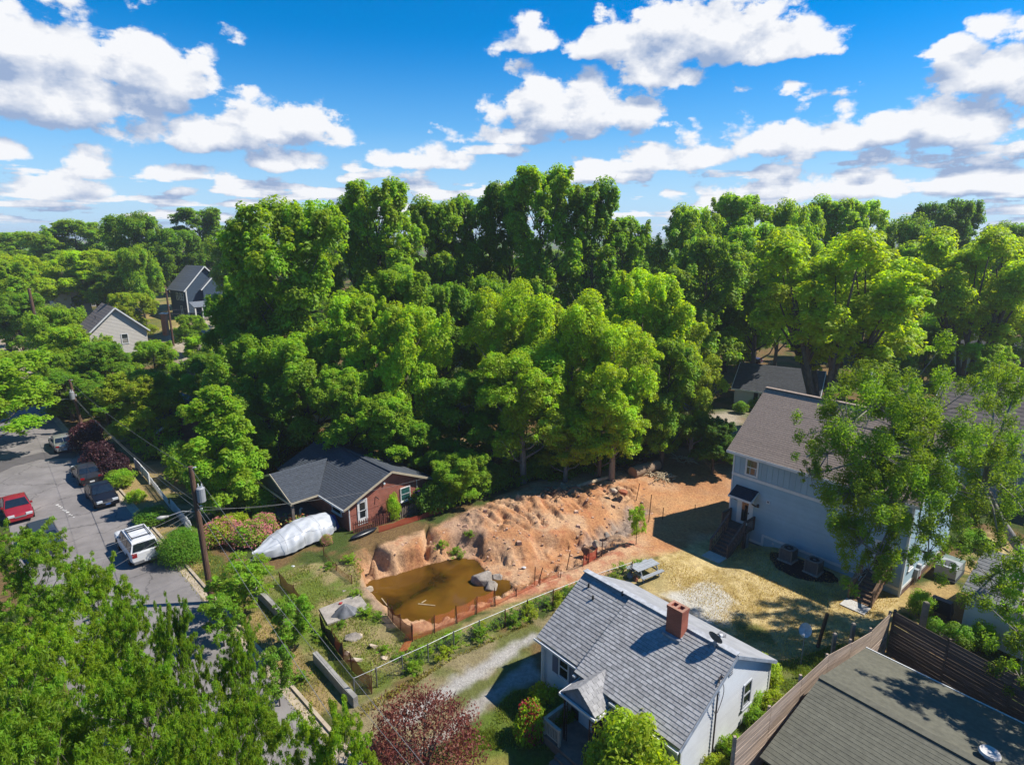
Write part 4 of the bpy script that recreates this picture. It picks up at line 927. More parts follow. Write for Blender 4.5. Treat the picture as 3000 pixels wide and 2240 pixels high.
board_fence('tall dark board fence running right behind the green roofed garage', [(19.8, 27.15, 0), (24.6, 17.8, 0)], 2.6, 14, 2.6)
POST = mat('grey_post', (.27,.23,.19), rough=.9, var=.25, scale=3)
BPST = mat('brown_post', (.12,.07,.045), rough=.9, var=.25, scale=3)
def post(label, p, h, w, m, lean=(0, 0), name='post', round_=False):
    b = MB(); a = Vector((0, 0, -.1)); c = Vector((lean[0], lean[1], h))
    if round_: b.tube([a, c], [w / 2, w / 2.4], 9)
    else: b.bar(a, c, w); b.bar(c, c + Vector((0, 0, .03)), w * .8)
    o = b.build(name, m); o.location = (p[0], p[1], hgt(p[0], p[1])); return tag(o, label, 'post')
post('leaning brown timber post in the dry yard beside the small white dish', (16.44, 27.76), 2.0, .13, BPST, (.32, .05))
post('grey square post standing behind the right tall board fence', (21.6, 27.4), 2.95, .22, POST)
post('short grey post behind the middle of the sunlit tall fence', (17.0, 25.9), 2.75, .15, POST)
post('short grey post behind the lower sunlit tall fence', (15.3, 24.55), 2.7, .14, POST)
o = dish('yard_dish', 'pale round satellite dish on a grey post in the yard', (14.65, 25.94, hgt(14.65, 25.94)), .36, (-.45, -.55, .5), 2.0, mat('dish_pale', (.50,.56,.56), rough=.5))
# scrap behind the garage
for k in range(7):
    b = MB(); x = 1.2 + k * 1.0; b.bar((0, 0, 0), (1.4, rng.uniform(-.3, .3), .1), .12, .05); b.bar((.2, .2, .05), (1.0, -.3, .16), .09, .04)
    o = b.build('scrap_timber', POST); o.location = gaw(x, 5.8 + rng.uniform(-.3, .3), .05); o.rotation_euler.z = GAg + rng.uniform(-.3, .3)
    tag(o, ORD[k] + ' loose scrap timber behind the garage counted from the fence corner', 'timber', 'scrap timber behind the garage')
# right neighbour: white shed-like house with grey roof, mostly behind foliage
NO, NA = Vector((25.0, 28.9, 0)), R(-52)
nh = thing('neighbour_house', 'small white lap sided house at the right edge under foliage', 'house', NO, NA)
ww = MB().box(0, 7, 0, .12, 0, 2.7).build('front_wall', SIDW, nh)
siding(FR((0, 0, 0), (1, 0, 0), (0, -1, 0)), SIDW, ww, .1, 6.9, .3, 2.7, .2)
B('end_wall', SIDW, nh, (0, .12, .12, 6, 0, 2.7)); B('far_wall', SIDW, nh, (6.88, 7, .12, 6, 0, 2.7)); B('rear_wall', SIDW, nh, (.12, 6.88, 5.88, 6, 0, 2.7))
q = MB(); q.box(-.04, .1, -.04, 0, 0, 2.7); q.build('corner_board', WHITE, nh)
GRF = mat('grey_ribbed_roof', (.20,.205,.215), rough=.8, var=.2, scale=4)
slope(nh, 'front_roof_slope', GRF, (-.3, -.35, 2.65), (7.3, -.35, 2.65), (7.3, 3, 4.1), (-.3, 3, 4.1), .08, rows=14)
slope(nh, 'rear_roof_slope', GRF, (7.3, 6.35, 2.65), (-.3, 6.35, 2.65), (-.3, 3.003, 4.097), (7.3, 3.003, 4.097), .08, rows=14)
q = MB(); q.ext([(.02, .1, 2.7), (.02, 5.9, 2.7), (.02, 3, 3.95)], (.1, 0, 0)); q.build('gable', SIDW, nh)
window(FR((0, 0, 0), (1, 0, 0), (0, -1, 0)), nh, 2.2, 3.0, 1.0, 2.1, WHITE, GLS)
# storage bench and cart by that house
t = thing('storage_bench', 'weathered grey slatted bench box beside the board fence corner', 'bench', (23.2, 28.0, 0), R(-40))
for k in range(5): MB().box(-.75, .75, -.5 + k * .2, -.32 + k * .2, .78, .83).build('slat', POST, t)
B('box', POST, t, (-.7, .7, -.45, .45, .1, .76))
for sx in (-.7, .7):
    for sy in (-.42, .42): B('leg', POST, t, (sx - .05, sx + .05, sy - .05, sy + .05, 0, .1))
t = thing('grill_cart', 'small dark covered cart beside the white neighbour house', 'cart', (25.0, 30.6, 0), R(-50))
CV = mat('dark_cover', (.025,.028,.04), rough=.5)
q = MB(); q.grid([[(x * (1 - .2 * z), y * (1 - .3 * z), .25 + z * .75) for (x, y) in ((-.6,-.3),(.6,-.3),(.6,.3),(-.6,.3),(-.6,-.3))] for z in (0, .4, .8, 1)]); q.add([(-.48,-.21,1),(.48,-.21,1),(.48,.21,1),(-.48,.21,1)], [(0,1,2,3)]); q.build('cover', CV, t)
for sx in (-.5, .5): MB().tube([(sx, -.3, .12), (sx, -.22, .12)], .12, 12).build('wheel', CV, t)
B('shelf', CV, t, (-.5, .5, -.22, .22, .2, .25))

# ================================================================== PICNIC TABLE
t = thing('picnic_table', 'weathered grey picnic table with benches in the dry yard', 'picnic table', (8.63, 34.75, 0), R(32))
GW = mat('weathered_grey_plank', (.34,.36,.38), rough=.9, var=.22, scale=3, objrand=.1, stretch=(.5,5,5))
for k in range(5): MB().box(-.95, .95, -.38 + k * .153, -.245 + k * .153, .72, .76).build('top_plank', GW, t)
for s_ in (-1, 1):
    for k in range(2): MB().box(-.95, .95, s_ * .72 - .14 + k * .145, s_ * .72 - .005 + k * .145, .42, .46).build('bench_plank', GW, t)
for x in (-.7, .7):
    MB().box(x - .03, x + .03, -.82, .82, .34, .415).build('bench_bearer', GW, t); MB().box(x - .03, x + .03, -.38, .38, .63, .715).build('top_bearer', GW, t)
    for s_ in (-1, 1): MB().bar((x + .05, s_ * .62, 0), (x + .05, s_ * .25, .72), .09, .04, up=(1, 0, 0)).build('leg', GW, t)
for k, p in enumerate(((7.65, 34.6), (7.9, 34.2))):
    q = MB()
    for i in range(5): q.tube([(rng.uniform(-.15,.15), rng.uniform(-.15,.15), .02), (rng.uniform(-.2,.2), rng.uniform(-.2,.2), .25)], [.12, .06], 7)
    o = q.build('flower_pot', mat('terracotta%d' % k, ((.30,.34,.36), (.35,.14,.08))[k])); o.location = (*p, 0); tag(o, ('pale bucket at the left end of the picnic table', 'rusty red pot at the near end of the picnic table')[k], 'pot')

# ================================================================== LOT FRONT: retaining wall, netting, pad
RW = mat('retaining_concrete', (.30,.285,.26), rough=.95, var=.2, scale=1.5, bump=.3)
def wall_run(label, pix, h=.55, w=.24):
    t = thing('retaining_wall', label, 'wall', G(*pix[0])); o0 = G(*pix[0])
    for a, b_ in zip(pix[:-1], pix[1:]):
        a, b_ = G(*a, h), G(*b_, h); L = (b_ - a).length; n = max(1, round(L / 1.9)); d = (b_ - a).normalized(); nn = Vector((-d.y, d.x, 0)) * w
        for k in range(n):
            p, q_ = a + d * (L * k / n + .008) - o0, a + d * (L * (k + 1) / n - .008) - o0; dz = rng.uniform(-.02, .02)
            MB().ext([p + Vector((0,0,-h-.2)), q_ + Vector((0,0,-h-.2)), q_ + Vector((0,0,dz)), p + Vector((0,0,dz))], nn).build('wall_block', RW, t)
wall_run('low grey concrete retaining wall at the lot front near the street', [(712,1690),(770,1745),(828,1805)])
wall_run('low grey concrete retaining wall ending at the chain link corner', [(915,1912),(960,1962),(1000,2008),(1035,2045)])
def netmat(name, c, alpha):
    m = bpy.data.materials.new(name); m.use_nodes = True; t = m.node_tree; b = t.nodes['Principled BSDF']; b.inputs['Base Color'].default_value = (*c, 1); b.inputs['Roughness'].default_value = .7
    tc_ = N(t, 'ShaderNodeTexCoord'); nz = N(t, 'ShaderNodeTexNoise'); nz.inputs['Scale'].default_value = 3; t.links.new(tc_.outputs['Object'], nz.inputs['Vector'])
    tr = N(t, 'ShaderNodeBsdfTransparent'); ms = N(t, 'ShaderNodeMixShader'); t.links.new(M(t, 'MULTIPLY_ADD', nz.outputs['Fac'], .4, alpha - .2, clamp=True), ms.inputs[0])
    t.links.new(tr.outputs[0], ms.inputs[1]); t.links.new(b.outputs[0], ms.inputs[2]); t.links.new(ms.outputs[0], t.nodes['Material Output'].inputs[0]); return m
NET = netmat('orange_net', (.55,.13,.05), .48); NET2 = netmat('red_net', (.30,.045,.02), .80); SILT = mat('black_silt_fabric', (.018,.02,.024), rough=.6)
STK = mat('stake_brown', (.10,.03,.02), rough=.8)
def net(label, pix, h, m, cat='safety net', stakes=True, sag=.12, name='safety_net', lean=(0, 0), hvar=.12, dz=0):
    P = [G(*p) for p in pix]; o0 = P[0].copy(); t = thing(name, label, cat, o0)
    top, bot, mid = [], [], []
    for a, b_ in zip(P[:-1], P[1:]):
        n = max(2, int((b_ - a).length / .35))
        for k in range(n if b_ is not P[-1] else n + 1):
            f = k / n; p = a.lerp(b_, f); zg = hfull(p.x, p.y); wob = Vector((rng.uniform(-.05,.05), rng.uniform(-.05,.05), 0))
            hh = h - sag * math.sin(f * math.pi) + rng.uniform(-hvar, hvar) * .5
            bot.append(p - o0 + Vector((0, 0, zg + .02 + dz))); mid.append(p - o0 + wob + Vector((lean[0]*.4, lean[1]*.4, zg + hh * .5))); top.append(p - o0 + Vector((lean[0], lean[1], zg + hh)))
    MB().grid([bot, mid, top]).build('netting', m, t, smooth=True)
    if stakes:
        for p in P:
            zg = hfull(p.x, p.y); MB().tube([p - o0 + Vector((.03, -.03, zg - .1)), p - o0 + Vector((.03 + rng.uniform(-.06,.06), -.03, zg + h + .12))], .028, 6).build('stake', STK, t)
    return t
net('sagging red netting along the front wall of the lot, upper run', [(822,1712),(862,1752),(905,1800)], .85, NET2)
net('sagging dark red netting along the front wall of the lot, lower run', [(985,1905),(1030,1962),(1088,2030)], .95, NET2)
net('black silt fabric standing between the two red netting runs', [(942,1846),(972,1888),(1005,1930)], .95, SILT, 'silt fence', name='silt_fence', sag=.3)
net('orange netting curling round the left corner of the pond', [(1136,1802),(1150,1822),(1172,1845),(1207,1878)], .95, NET2, sag=.2)
net('long orange safety netting along the near bank of the pond', [(1207,1878),(1272,1853),(1338,1824),(1395,1797),(1450,1770)], 1.05, NET, sag=.08)
net('faded pink netting slumped on the near clay bank', [(1450,1774),(1512,1745),(1580,1712),(1640,1690)], .45, NET, stakes=True, sag=.15)
net('short red netting bent over by the clay stump', [(1706,1655),(1722,1648),(1748,1625)], .8, NET2, lean=(.1, .1))
net('orange netting strip lying crumpled on the rough grass', [(1165,1912),(1178,1890),(1188,1858)], .25, NET, stakes=False, lean=(.5, -.1))
net('dark red netting strung along the wood edge behind the spoil heap', [(1300,1478),(1370,1455),(1440,1430),(1478,1415)], 1.0, NET2)
net('dark red netting below the picket fence of the brick house', [(1110,1560),(1190,1535),(1270,1510),(1300,1500)], .55, NET2, stakes=False)
net('faint pink netting at the left rim of the excavation', [(948,1626),(985,1672),(1030,1710)], .55, NET, stakes=True)
SK = [((1862,1472),(1874,1415),'thin brown stake beside the brushy spoil pile'),((1900,1530),(1909,1448),'tall thin brown stake at the end of the trench'),((1941,1522),(1944,1486),'short brown stake right of the trench end'),
      ((1660,1665),(1670,1618),'slim stake on the near trench bank above the cottage roof'),((1566,1712),(1568,1660),'slim stake nearest the pond on the pink bank'),((1577,1705),(1590,1662),'leaning slim stake on the pink bank'),((1762,1628),(1766,1585),'slim stake beside the clay stump'),((2036,1492),(2037,1478),'tiny stake in the house shadow edge')]
for (a, b_, lb) in SK:
    p = G(*a); zg = hfull(p.x, p.y); p = G(*a, zg); tp = AT(*b_, p.y)
    o = MB().tube([(0, 0, -.1), tuple(tp - p)], .03, 6).build('stake', STK); o.location = p; tag(o, lb, 'stake')
# concrete pad and what lies on it
pd = [G(935,1787), G(1052,1742), G(1086,1790), G(960,1832)]
q = MB(); q.ext([p + Vector((0,0,-.05)) for p in pd], (0, 0, .16)); o = q.build('concrete_slab', mat('old_slab', (.36,.32,.28), rough=.95, var=.25, scale=1.8, bump=.3)); tag(o, 'cracked pale concrete slab in the rough grass left of the pond', 'slab')
def lump(name, label, cat, loc, size, m, seed, parent=None, n=15):
    """angular stone: hull of scattered points"""
    rr = random.Random(int(seed * 10) + 1); bm = bmesh.new()
    for i in range(n):
        d = Vector((rr.gauss(0, 1), rr.gauss(0, 1), rr.gauss(0, 1))).normalized() * rr.uniform(.82, 1.12)
        bm.verts.new((d.x * size[0], d.y * size[1], max(-.35, d.z) * size[2]))
    bmesh.ops.convex_hull(bm, input=bm.verts[:])
    bmesh.ops.delete(bm, geom=[v for v in bm.verts if not v.link_faces], context='VERTS')
    bmesh.ops.bevel(bm, geom=bm.edges[:], offset=min(size) * .06, segments=1, affect='EDGES')
    me = bpy.data.meshes.new(name); bm.to_mesh(me); bm.free(); me.materials.append(m)
    o = obj(name, me, parent); o.location = loc
    if label: tag(o, label, cat)
    return o
# tarp draped over a small heap
q = MB(); rows = []
for i in range(9):
    r = i / 8; rows.append([(r * (.72 + .10 * math.sin(6 * a + 1) * r) * math.cos(a), r * (.5 + .08 * math.sin(6 * a) * r) * math.sin(a), .62 * (1 - r ** 1.3) + .04 * math.sin(12 * a) * r * (1 - r)) for a in np.linspace(0, 2 * math.pi, 49)])
q.grid(rows); o = q.build('tarp', mat('grey_tarp', (.16,.165,.18), rough=.45, var=.3), smooth=True); o.location = G(1012, 1800) + Vector((0, 0, .12)); o.rotation_euler.z = .4; tag(o, 'grey tarp draped in a peak on the concrete slab', 'tarp')
lump('bucket_lid', 'small red plastic scrap on the concrete slab', 'scrap', G(998,1772) + Vector((0,0,.13)), (.16,.14,.1), mat('red_plastic', (.35,.03,.03), rough=.4), 3)
RK = mat('grey_rock', (.33,.29,.25), rough=.95, var=.35, scale=2.5, bump=.6); RKL = mat('pale_rubble', (.52,.42,.31), rough=.95, var=.25, scale=2.5, bump=.5)
ROCKS = [((1030,1868),(.65,.32,.35),RK,'grey crumpled slab of rubble in the rough grass'),((1052,1862),(.3,.26,.24),RKL,'pale rubble lump behind the grey crumpled slab'),
 ((1092,1895),(.34,.2,.22),RKL,'pale rubble lump right of the grey slab'),((1045,1935),(.55,.16,.18),mat('cream_hose', (.60,.52,.40), var=.1),'cream coloured strip of debris by the netting'),((1123,1928),(.25,.22,.15),RKL,'small pale stone in the middle of the rough grass'),
 ((1015,1915),(.22,.2,.16),RKL,'small tan stone beside the silt fence'),((858,1659),(.2,.12,.08),mat('white_scrap', (.7,.7,.7)),'white plastic scrap on the grass behind the boat'),((1010,1732),(.22,.12,.1),RK,'small grey stone above the concrete slab'),
 ((1082,1726),(.3,.24,.25),RKL,'pale stone at the left corner of the pond'),((1533,1662),(.2,.16,.12),mat('white_scrap', 0),'white scrap on the trench floor'),((1778,1567),(.3,.26,.28),RK,'grey round stone in the trench'),((1796,1437),(.4,.3,.28),RKL,'pale boulder half buried in the spoil pile'),((1824,1443),(.5,.4,.35),mat('red_clay_lump', (.36,.11,.05), var=.3),'dark red clay lump below the spoil pile'),((1720,1612),(.45,.4,.9),mat('clay_stump', (.20,.10,.055), var=.4),'dark upright clay stump beside the bent netting'),((1745,1595),(.3,.25,.5),RKL,'pale upright stone beside the clay stump')]
for k, (p, sz, m_, lb) in enumerate(ROCKS):
    pt = G(*p); zg = hfull(pt.x, pt.y); pt = G(*p, zg); lump('rock' if 'scrap' not in lb and 'strip' not in lb else 'debris', lb, 'rock' if 'scrap' not in lb and 'strip' not in lb else 'debris', pt, sz, m_, k * 3.7)
# boulders standing in the pond
for k, (p, sz, lb) in enumerate((((1415,1706),(.85,.65,.95),'large grey boulder standing in the pond'),((1440,1722),(.62,.5,.6),'grey boulder leaning at the front of the pond rocks'),((1455,1694),(.5,.4,.5),'smaller pale boulder at the right of the pond rocks'))):
    o = lump('boulder', lb, 'boulder', G(*p, WATER_Z - .1), sz, RK, 20 + k * 5, n=22); o['group'] = 'boulders in the pond'; o.rotation_euler.z = k * 1.3
# floating sticks
for k, (p, q_) in enumerate((((1118,1752),(1140,1780)),((1235,1765),(1248,1757)),((1225,1768),(1275,1773)))):
    a, b_ = G(*p, WATER_Z + .02), G(*q_, WATER_Z + .03)
    o = MB().tube([(0,0,0), tuple(b_ - a)], [.04, .025], 6).build('stick', mat('bleached_wood', (.50,.40,.26), var=.2)); o.location = a
    tag(o, ('long pale stick at the left edge of the pond', 'short pale stick floating in mid pond', 'thin pale stick floating in mid pond')[k], 'stick')
# logs and brush at the back of the lot
BARK = mat('log_bark', (.30,.21,.14), rough=.95, var=.3, scale=3, stretch=(1,6,6)); BLC = MAT['bleached_wood']
t = thing('log', 'thick sawn log lying at the back of the lot', 'log', G(1890,1388, .0), R(37))
MB().tube([(-1.75, 0, .55), (-.6, 0, .57), (.6, 0, .53), (1.75, 0, .5)], [.55, .54, .5, .46], 18).build('trunk', BARK, t, smooth=False)
for s_, r_ in ((-1, .5), (1, .42)): MB().tube([(s_ * 1.752, 0, .53), (s_ * 1.765, 0, .53)], r_, 18).build('sawn_end', mat('sawn_wood', (.38,.22,.12), var=.2), t)
o = MB().tube([G(1690,1425,.25), G(1730,1412,.35), G(1790,1395,.4)], [.16, .2, .14], 8).build('fallen_trunk', BLC); tag(o, 'long bleached fallen trunk along the lot line behind the spoil', 'fallen trunk')
for k, (p, r_, n, lb, m_) in enumerate((((1940,1402),1.1,46,'grey tangle of brush and bleached roots right of the log',BLC),((1830,1375),1.1,30,'brown brush and broken boards behind the log',BPST),((2010,1352),1.0,26,'scattered pale branches in the shade at the back of the lot',BLC),((1640,1470),.9,24,'tangle of dark roots on the crest of the spoil heap',BPST))):
    q = MB(); c = G(*p); zg = hfull(c.x, c.y)
    for i in range(n):
        a = rng.uniform(0, 6.28); l = rng.uniform(.4, 1.3) * r_; s0 = Vector((rng.uniform(-r_, r_), rng.uniform(-r_ * .6, r_ * .6), rng.uniform(0, .25)))
        q.tube([s0, s0 + Vector((math.cos(a) * l * .5, math.sin(a) * l * .5, rng.uniform(0, .25))), s0 + Vector((math.cos(a + .4) * l, math.sin(a + .4) * l, rng.uniform(-.1, .2)))], [.05, .04, .015], 5)
    o = q.build('brush_pile', m_); o.location = (c.x, c.y, zg); tag(o, lb, 'brush', kind='stuff')
# chain link fence along the drive
GALV = mat('galvanised', (.25,.26,.27), rough=.45, metal=.5, var=.15)
CL = [G(*p) for p in ((1040,2042),(1105,2012),(1180,1975),(1255,1940),(1330,1902),(1405,1868),(1480,1835),(1545,1806),(1620,1775),(1720,1735),(1850,1690))]
t = thing('chain_link_fence', 'low galvanised chain link fence between the lot and the gravel drive', 'fence', CL[0]); o0 = CL[0]
for k, p in enumerate(CL): MB().tube([p - o0 + Vector((0,0,-.1)), p - o0 + Vector((0,0,1.12))], .035, 7).build('post', GALV if k < 6 else STK, t)
for a, b_ in zip(CL[:-1], CL[1:]): MB().tube([a - o0 + Vector((0,0,1.08)), b_ - o0 + Vector((0,0,1.08))], .017, 6).build('top_rail', GALV, t)
q = MB()
for a, b_ in zip(CL[:-1], CL[1:]):
    L = (b_ - a).length; d = (b_ - a).normalized(); n = int(L / .22)
    for k in range(n):
        s0 = k * L / n
        for sg in (1, -1):
            x0, x1 = (s0, min(L, s0 + .9)) if sg > 0 else (min(L, s0 + .9), s0)
            q.bar(a - o0 + d * x0 + Vector((0,0,.08)), a - o0 + d * x1 + Vector((0,0,1.05)), .007)
o = q.build('wire_mesh', GALV, t); o['kind'] = 'stuff'

# ================================================================== BRICK HOUSE YARD
PK = mat('grey_picket', (.20,.155,.125), rough=.9, var=.25, scale=3, objrand=.2); PKR = mat('red_brown_picket', (.16,.055,.04), rough=.85, var=.25, objrand=.2)
def picket(label, p, q_, h, m, gap=.16, lean=0.0, wdt=.09, name='picket_fence'):
    p, q_ = Vector(p), Vector(q_); t = thing(name, label, 'fence', p); d = (q_ - p); L = d.length; d.normalize(); nn = Vector((-d.y, d.x, 0)); n = int(L / gap)
    for k in range(n + 1):
        a = d * (k * L / n); hh = h + rng.uniform(-.06, .06); w = d * (wdt / 2); dx = d * rng.uniform(-.03, .03) + nn * lean * hh
        MB().ext([a - w, a + w, a + w + dx + Vector((0,0,hh - .08)), a + dx + Vector((0,0,hh)), a - w + dx + Vector((0,0,hh - .08))], nn * .022).build('picket', m, t)
    for z in (.25, h - .28): MB().bar(nn * (lean * z + .05) + Vector((0,0,z)), d * L + nn * (lean * z + .05) + Vector((0,0,z)), .035, .08).build('rail', m, t)
    return t
picket('red brown picket fence below the white door of the brick house', brw(.1, -.55), brw(3.0, -.95), .95, PKR)
picket('grey picket fence below the window of the brick house', brw(3.9, -1.05), brw(8.2, -.95), .95, PK)
# boat on trailer under a silver cover
b0, b1 = G(770,1650), G(948,1580); ax = (b1 - b0); LBt = 6.1
t = thing('covered_boat', 'boat under a wrinkled silver cover in front of the brick house', 'boat', (b0 + b1) / 2 + Vector((-.35, .75, 0)), math.atan2(ax.y, ax.x) + .12)
q = MB(); rows = []
for i in range(61):
    x = i / 60; W_ = 1.22 * min(1, (1 - (1 - min(1, x / .5)) ** 2.2)) * (1 if x < .9 else 1 - (x - .9) * 2.2); W_ = max(W_, .06)
    ht = .85 + .75 * math.sin(min(1, x / .62) * math.pi / 2) ** 1.6 - max(0, x - .7) * .9
    row = []
    for j in range(33):
        a = j / 32 * math.pi; cx_, sz_ = math.cos(a), math.sin(a) ** .75
        fold = .05 * math.sin(9 * a + 9 * x) * (1 - abs(cx_) * .3) + .05 * abs(math.sin(19 * x + 5 * a)) + .02 * math.sin(47 * x - 9 * a) - .04 * abs(math.sin(11 * x - 4 * a))
        zz = .42 + (ht - .42) * sz_ + fold * .5
        row.append(((x - .5) * LBt, cx_ * W_ * (1.0 + .06 * math.sin(14 * x + 5 * a) + .03 * math.sin(60 * x + 3 * a)), zz))
    rows.append([(row[0][0], row[0][1] * 1.0, .25)] + row + [(row[-1][0], row[-1][1], .25)])
q.grid(rows); q.build('cover', mat('silver_cover', (.52,.54,.57), rough=.38, var=.14, scale=1.2, spec=.5), t, smooth=True)
q = MB(); q.ext([(-LBt / 2 + .3, -.1, .3), (-LBt / 2 + .3, .1, .3), (0, 1.0, .3), (LBt / 2 - .05, 1.0, .3), (LBt / 2 - .05, -1.0, .3), (0, -1.0, .3)], (0, 0, .3)); q.build('hull', mat('hull_white', (.5,.5,.5)), t)
for x in (-1.2, .2, 1.6):
    W_ = 1.2; MB().tube([(x, W_ * math.cos(a) * 1.06, .45 + 1.2 * math.sin(a) ** .75) for a in np.linspace(0, math.pi, 17)], .009, 5).build('strap', mat('strap_grey', (.25,.25,.26)), t)
TY = mat('tyre_rubber', (.018,.018,.019), rough=.85)
for s_ in (-1, 1): MB().tube([(.9, s_ * .85, .3), (.9, s_ * 1.05, .3)], .3, 16).build('wheel', TY, t)
q = MB(); q.bar((-LBt / 2 - .5, 0, .35), (LBt / 2 - .3, 0, .32), .1); q.bar((.9, -.9, .3), (.9, .9, .3), .08); q.build('trailer_frame', GALV, t)
# other things in the yard
q = MB(); rows = [[(r * .62 * math.cos(a) * (1 + .08 * math.sin(5 * a)), r * .55 * math.sin(a), 1.05 * (1 - max(0, r - .55) * 2.0) + .03 * math.sin(9 * a) * r) for a in np.linspace(0, 2 * math.pi, 37)] for r in (0.01, .3, .55, .75, .9, 1.0)]
q.grid(rows); o = q.build('tarp_cover', mat('blue_tarp', (.02,.05,.28), rough=.4, var=.25, scale=3), smooth=True); o.location = brw(-.75, 1.35); tag(o, 'bright blue tarp over a machine at the brick house corner', 'tarp')
PUR = mat('purple_vinyl', (.055,.018,.12), rough=.5, var=.25)
t = thing('lounge_mat', 'purple tufted mat leaning on the brick wall', 'mat', brw(6.35, -.42), BA)
MB().ext([(-.42, -.12, .02), (.42, -.12, .02), (.42, .3, 1.35), (-.42, .3, 1.35)], (0, -.08, .02)).build('pad', PUR, t)
for i in range(4):
    for j in range(2): MB().tube([(-.2 + j * .4, -.14 + i * .10, .25 + i * .3), (-.2 + j * .4, -.17 + i * .10, .26 + i * .3)], .03, 8).build('button', WHITE, t)
t = thing('kayak', 'black kayak lying beside the red brown picket fence', 'kayak', brw(.45, -1.35, .05), BA + .05)
q = MB(); q.grid([[(x * 1.15, math.cos(a) * .3 * math.sqrt(max(0, 1 - x * x)) , .16 + math.sin(a) * .16 * math.sqrt(max(.02, 1 - x * x))) for a in np.linspace(0, 2 * math.pi, 17)] for x in np.linspace(-.995, .995, 21)]); q.build('hull', mat('kayak_black', (.015,.018,.024), rough=.3), t, smooth=True)
q = MB(); q.tube([(.1, 0, .31), (.1, 0, .335)], .18, 14); q.build('cockpit', TY, t)
t = thing('plastic_flamingo_bed', 'bed of red and yellow plants and ornaments by the porch', 'flower bed', G(880,1535)); t['kind'] = 'stuff'
FLC = [mat('petal_red', (.45,.10,.05)), mat('petal_yellow', (.50,.42,.12)), mat('petal_green', (.12,.2,.03))]
for c_ in range(3):
    q = MB()
    for k in range(90):
        p = Vector((rng.gauss(0, .8), rng.gauss(0, .5), rng.uniform(.05, .55))); q.bar(p, p + Vector((rng.uniform(-.15,.15), rng.uniform(-.15,.15), rng.uniform(.02,.15))), .12, .02)
    o = q.build(('red_blooms', 'yellow_blooms', 'bed_leaves')[c_], FLC[c_], t); o['kind'] = 'stuff'
t.name = 'flower_bed'
o = MB().tube([(0,0,0),(0,0,.75),(.08,0,.95),(.2,0,.9)], [.1,.09,.07,.05], 10).build('garden_statue', mat('pale_teal', (.35,.5,.52), rough=.5), smooth=True); o.location = G(882,1520); tag(o, 'pale teal garden statue by the dark porch', 'statue')
# white panel fence along the verge
picket('white picket fence run nearest the big utility pole', G(500,1490), G(560,1562), .95, WHITE, gap=.17, lean=.05)
picket('white picket fence run in the middle of the verge, leaning', G(445,1420), G(498,1488), .95, WHITE, gap=.17, lean=-.12)
t = thing('panel_fence', 'solid white fence panel beside the dark purple shrubs', 'fence', G(400,1372)); a, b_ = Vector((0,0,0)), G(440,1418) - G(400,1372); d = b_.normalized(); nn = Vector((-d.y, d.x, 0)) * .05
for k in range(5):
    MB().ext([Vector((0,0,.1 + k * .18)), b_ + Vector((0,0,.1 + k * .18)), b_ + Vector((0,0,.27 + k * .18)), Vector((0,0,.27 + k * .18))], nn).build('panel_board', WHITE, t)
for p in (a, b_ / 2, b_): MB().bar(p - nn, p - nn + Vector((0,0,1.1)), .09).build('post', WHITE, t)

# loose clods and stones over the dug ground, too many to count
q = MB(); rr_ = random.Random(9); dig = [tuple(G(*p))[:2] for p in ((1060,1640),(1290,1560),(1560,1420),(1840,1390),(1960,1420),(1900,1540),(1720,1650),(1500,1750),(1440,1690),(1400,1630),(1250,1640),(1090,1690))]
kk = 0
while kk < 300:
    x, y = rr_.uniform(-12, 14), rr_.uniform(30, 54)
    if polydist(np.array([x]), np.array([y]), dig)[0] < 0 or polydist(np.array([x]), np.array([y]), POND)[0] > -.2: continue
    kk += 1; s_ = rr_.uniform(.03, .10) * (2 if rr_.random() < .06 else 1)
    i0, j0 = np.searchsorted(xs, x), np.searchsorted(ys, y); z = GZ[i0, j0]
    vs = [Vector((x + rr_.uniform(-1, 1) * s_, y + rr_.uniform(-1, 1) * s_, z + s_ * .15)) for _ in range(4)]
    vs = [Vector((x - s_ * rr_.uniform(.7, 1.2), y - s_ * rr_.uniform(.7, 1.2), z - s_ * .4)), Vector((x + s_ * rr_.uniform(.7, 1.2), y - s_ * rr_.uniform(.7, 1.2), z - s_ * .4)), Vector((x + s_ * rr_.uniform(.7, 1.2), y + s_ * rr_.uniform(.7, 1.2), z - s_ * .4)), Vector((x - s_ * rr_.uniform(.7, 1.2), y + s_ * rr_.uniform(.7, 1.2), z - s_ * .4))]
    t_ = [v + Vector((rr_.uniform(.1, .4) * (x - v.x), rr_.uniform(.1, .4) * (y - v.y), s_ * rr_.uniform(.9, 1.5))) for v in vs]
    q.add(vs + t_, [(0,3,2,1),(4,5,6,7),(0,1,5,4),(1,2,6,5),(2,3,7,6),(3,0,4,7)])
o = q.build('clay_clods', mat('clay_clod', (.56,.36,.25), rough=1, var=.35, scale=1.5)); tag(o, 'loose clods of clay and stones over the spoil and trench', 'clods', kind='stuff')
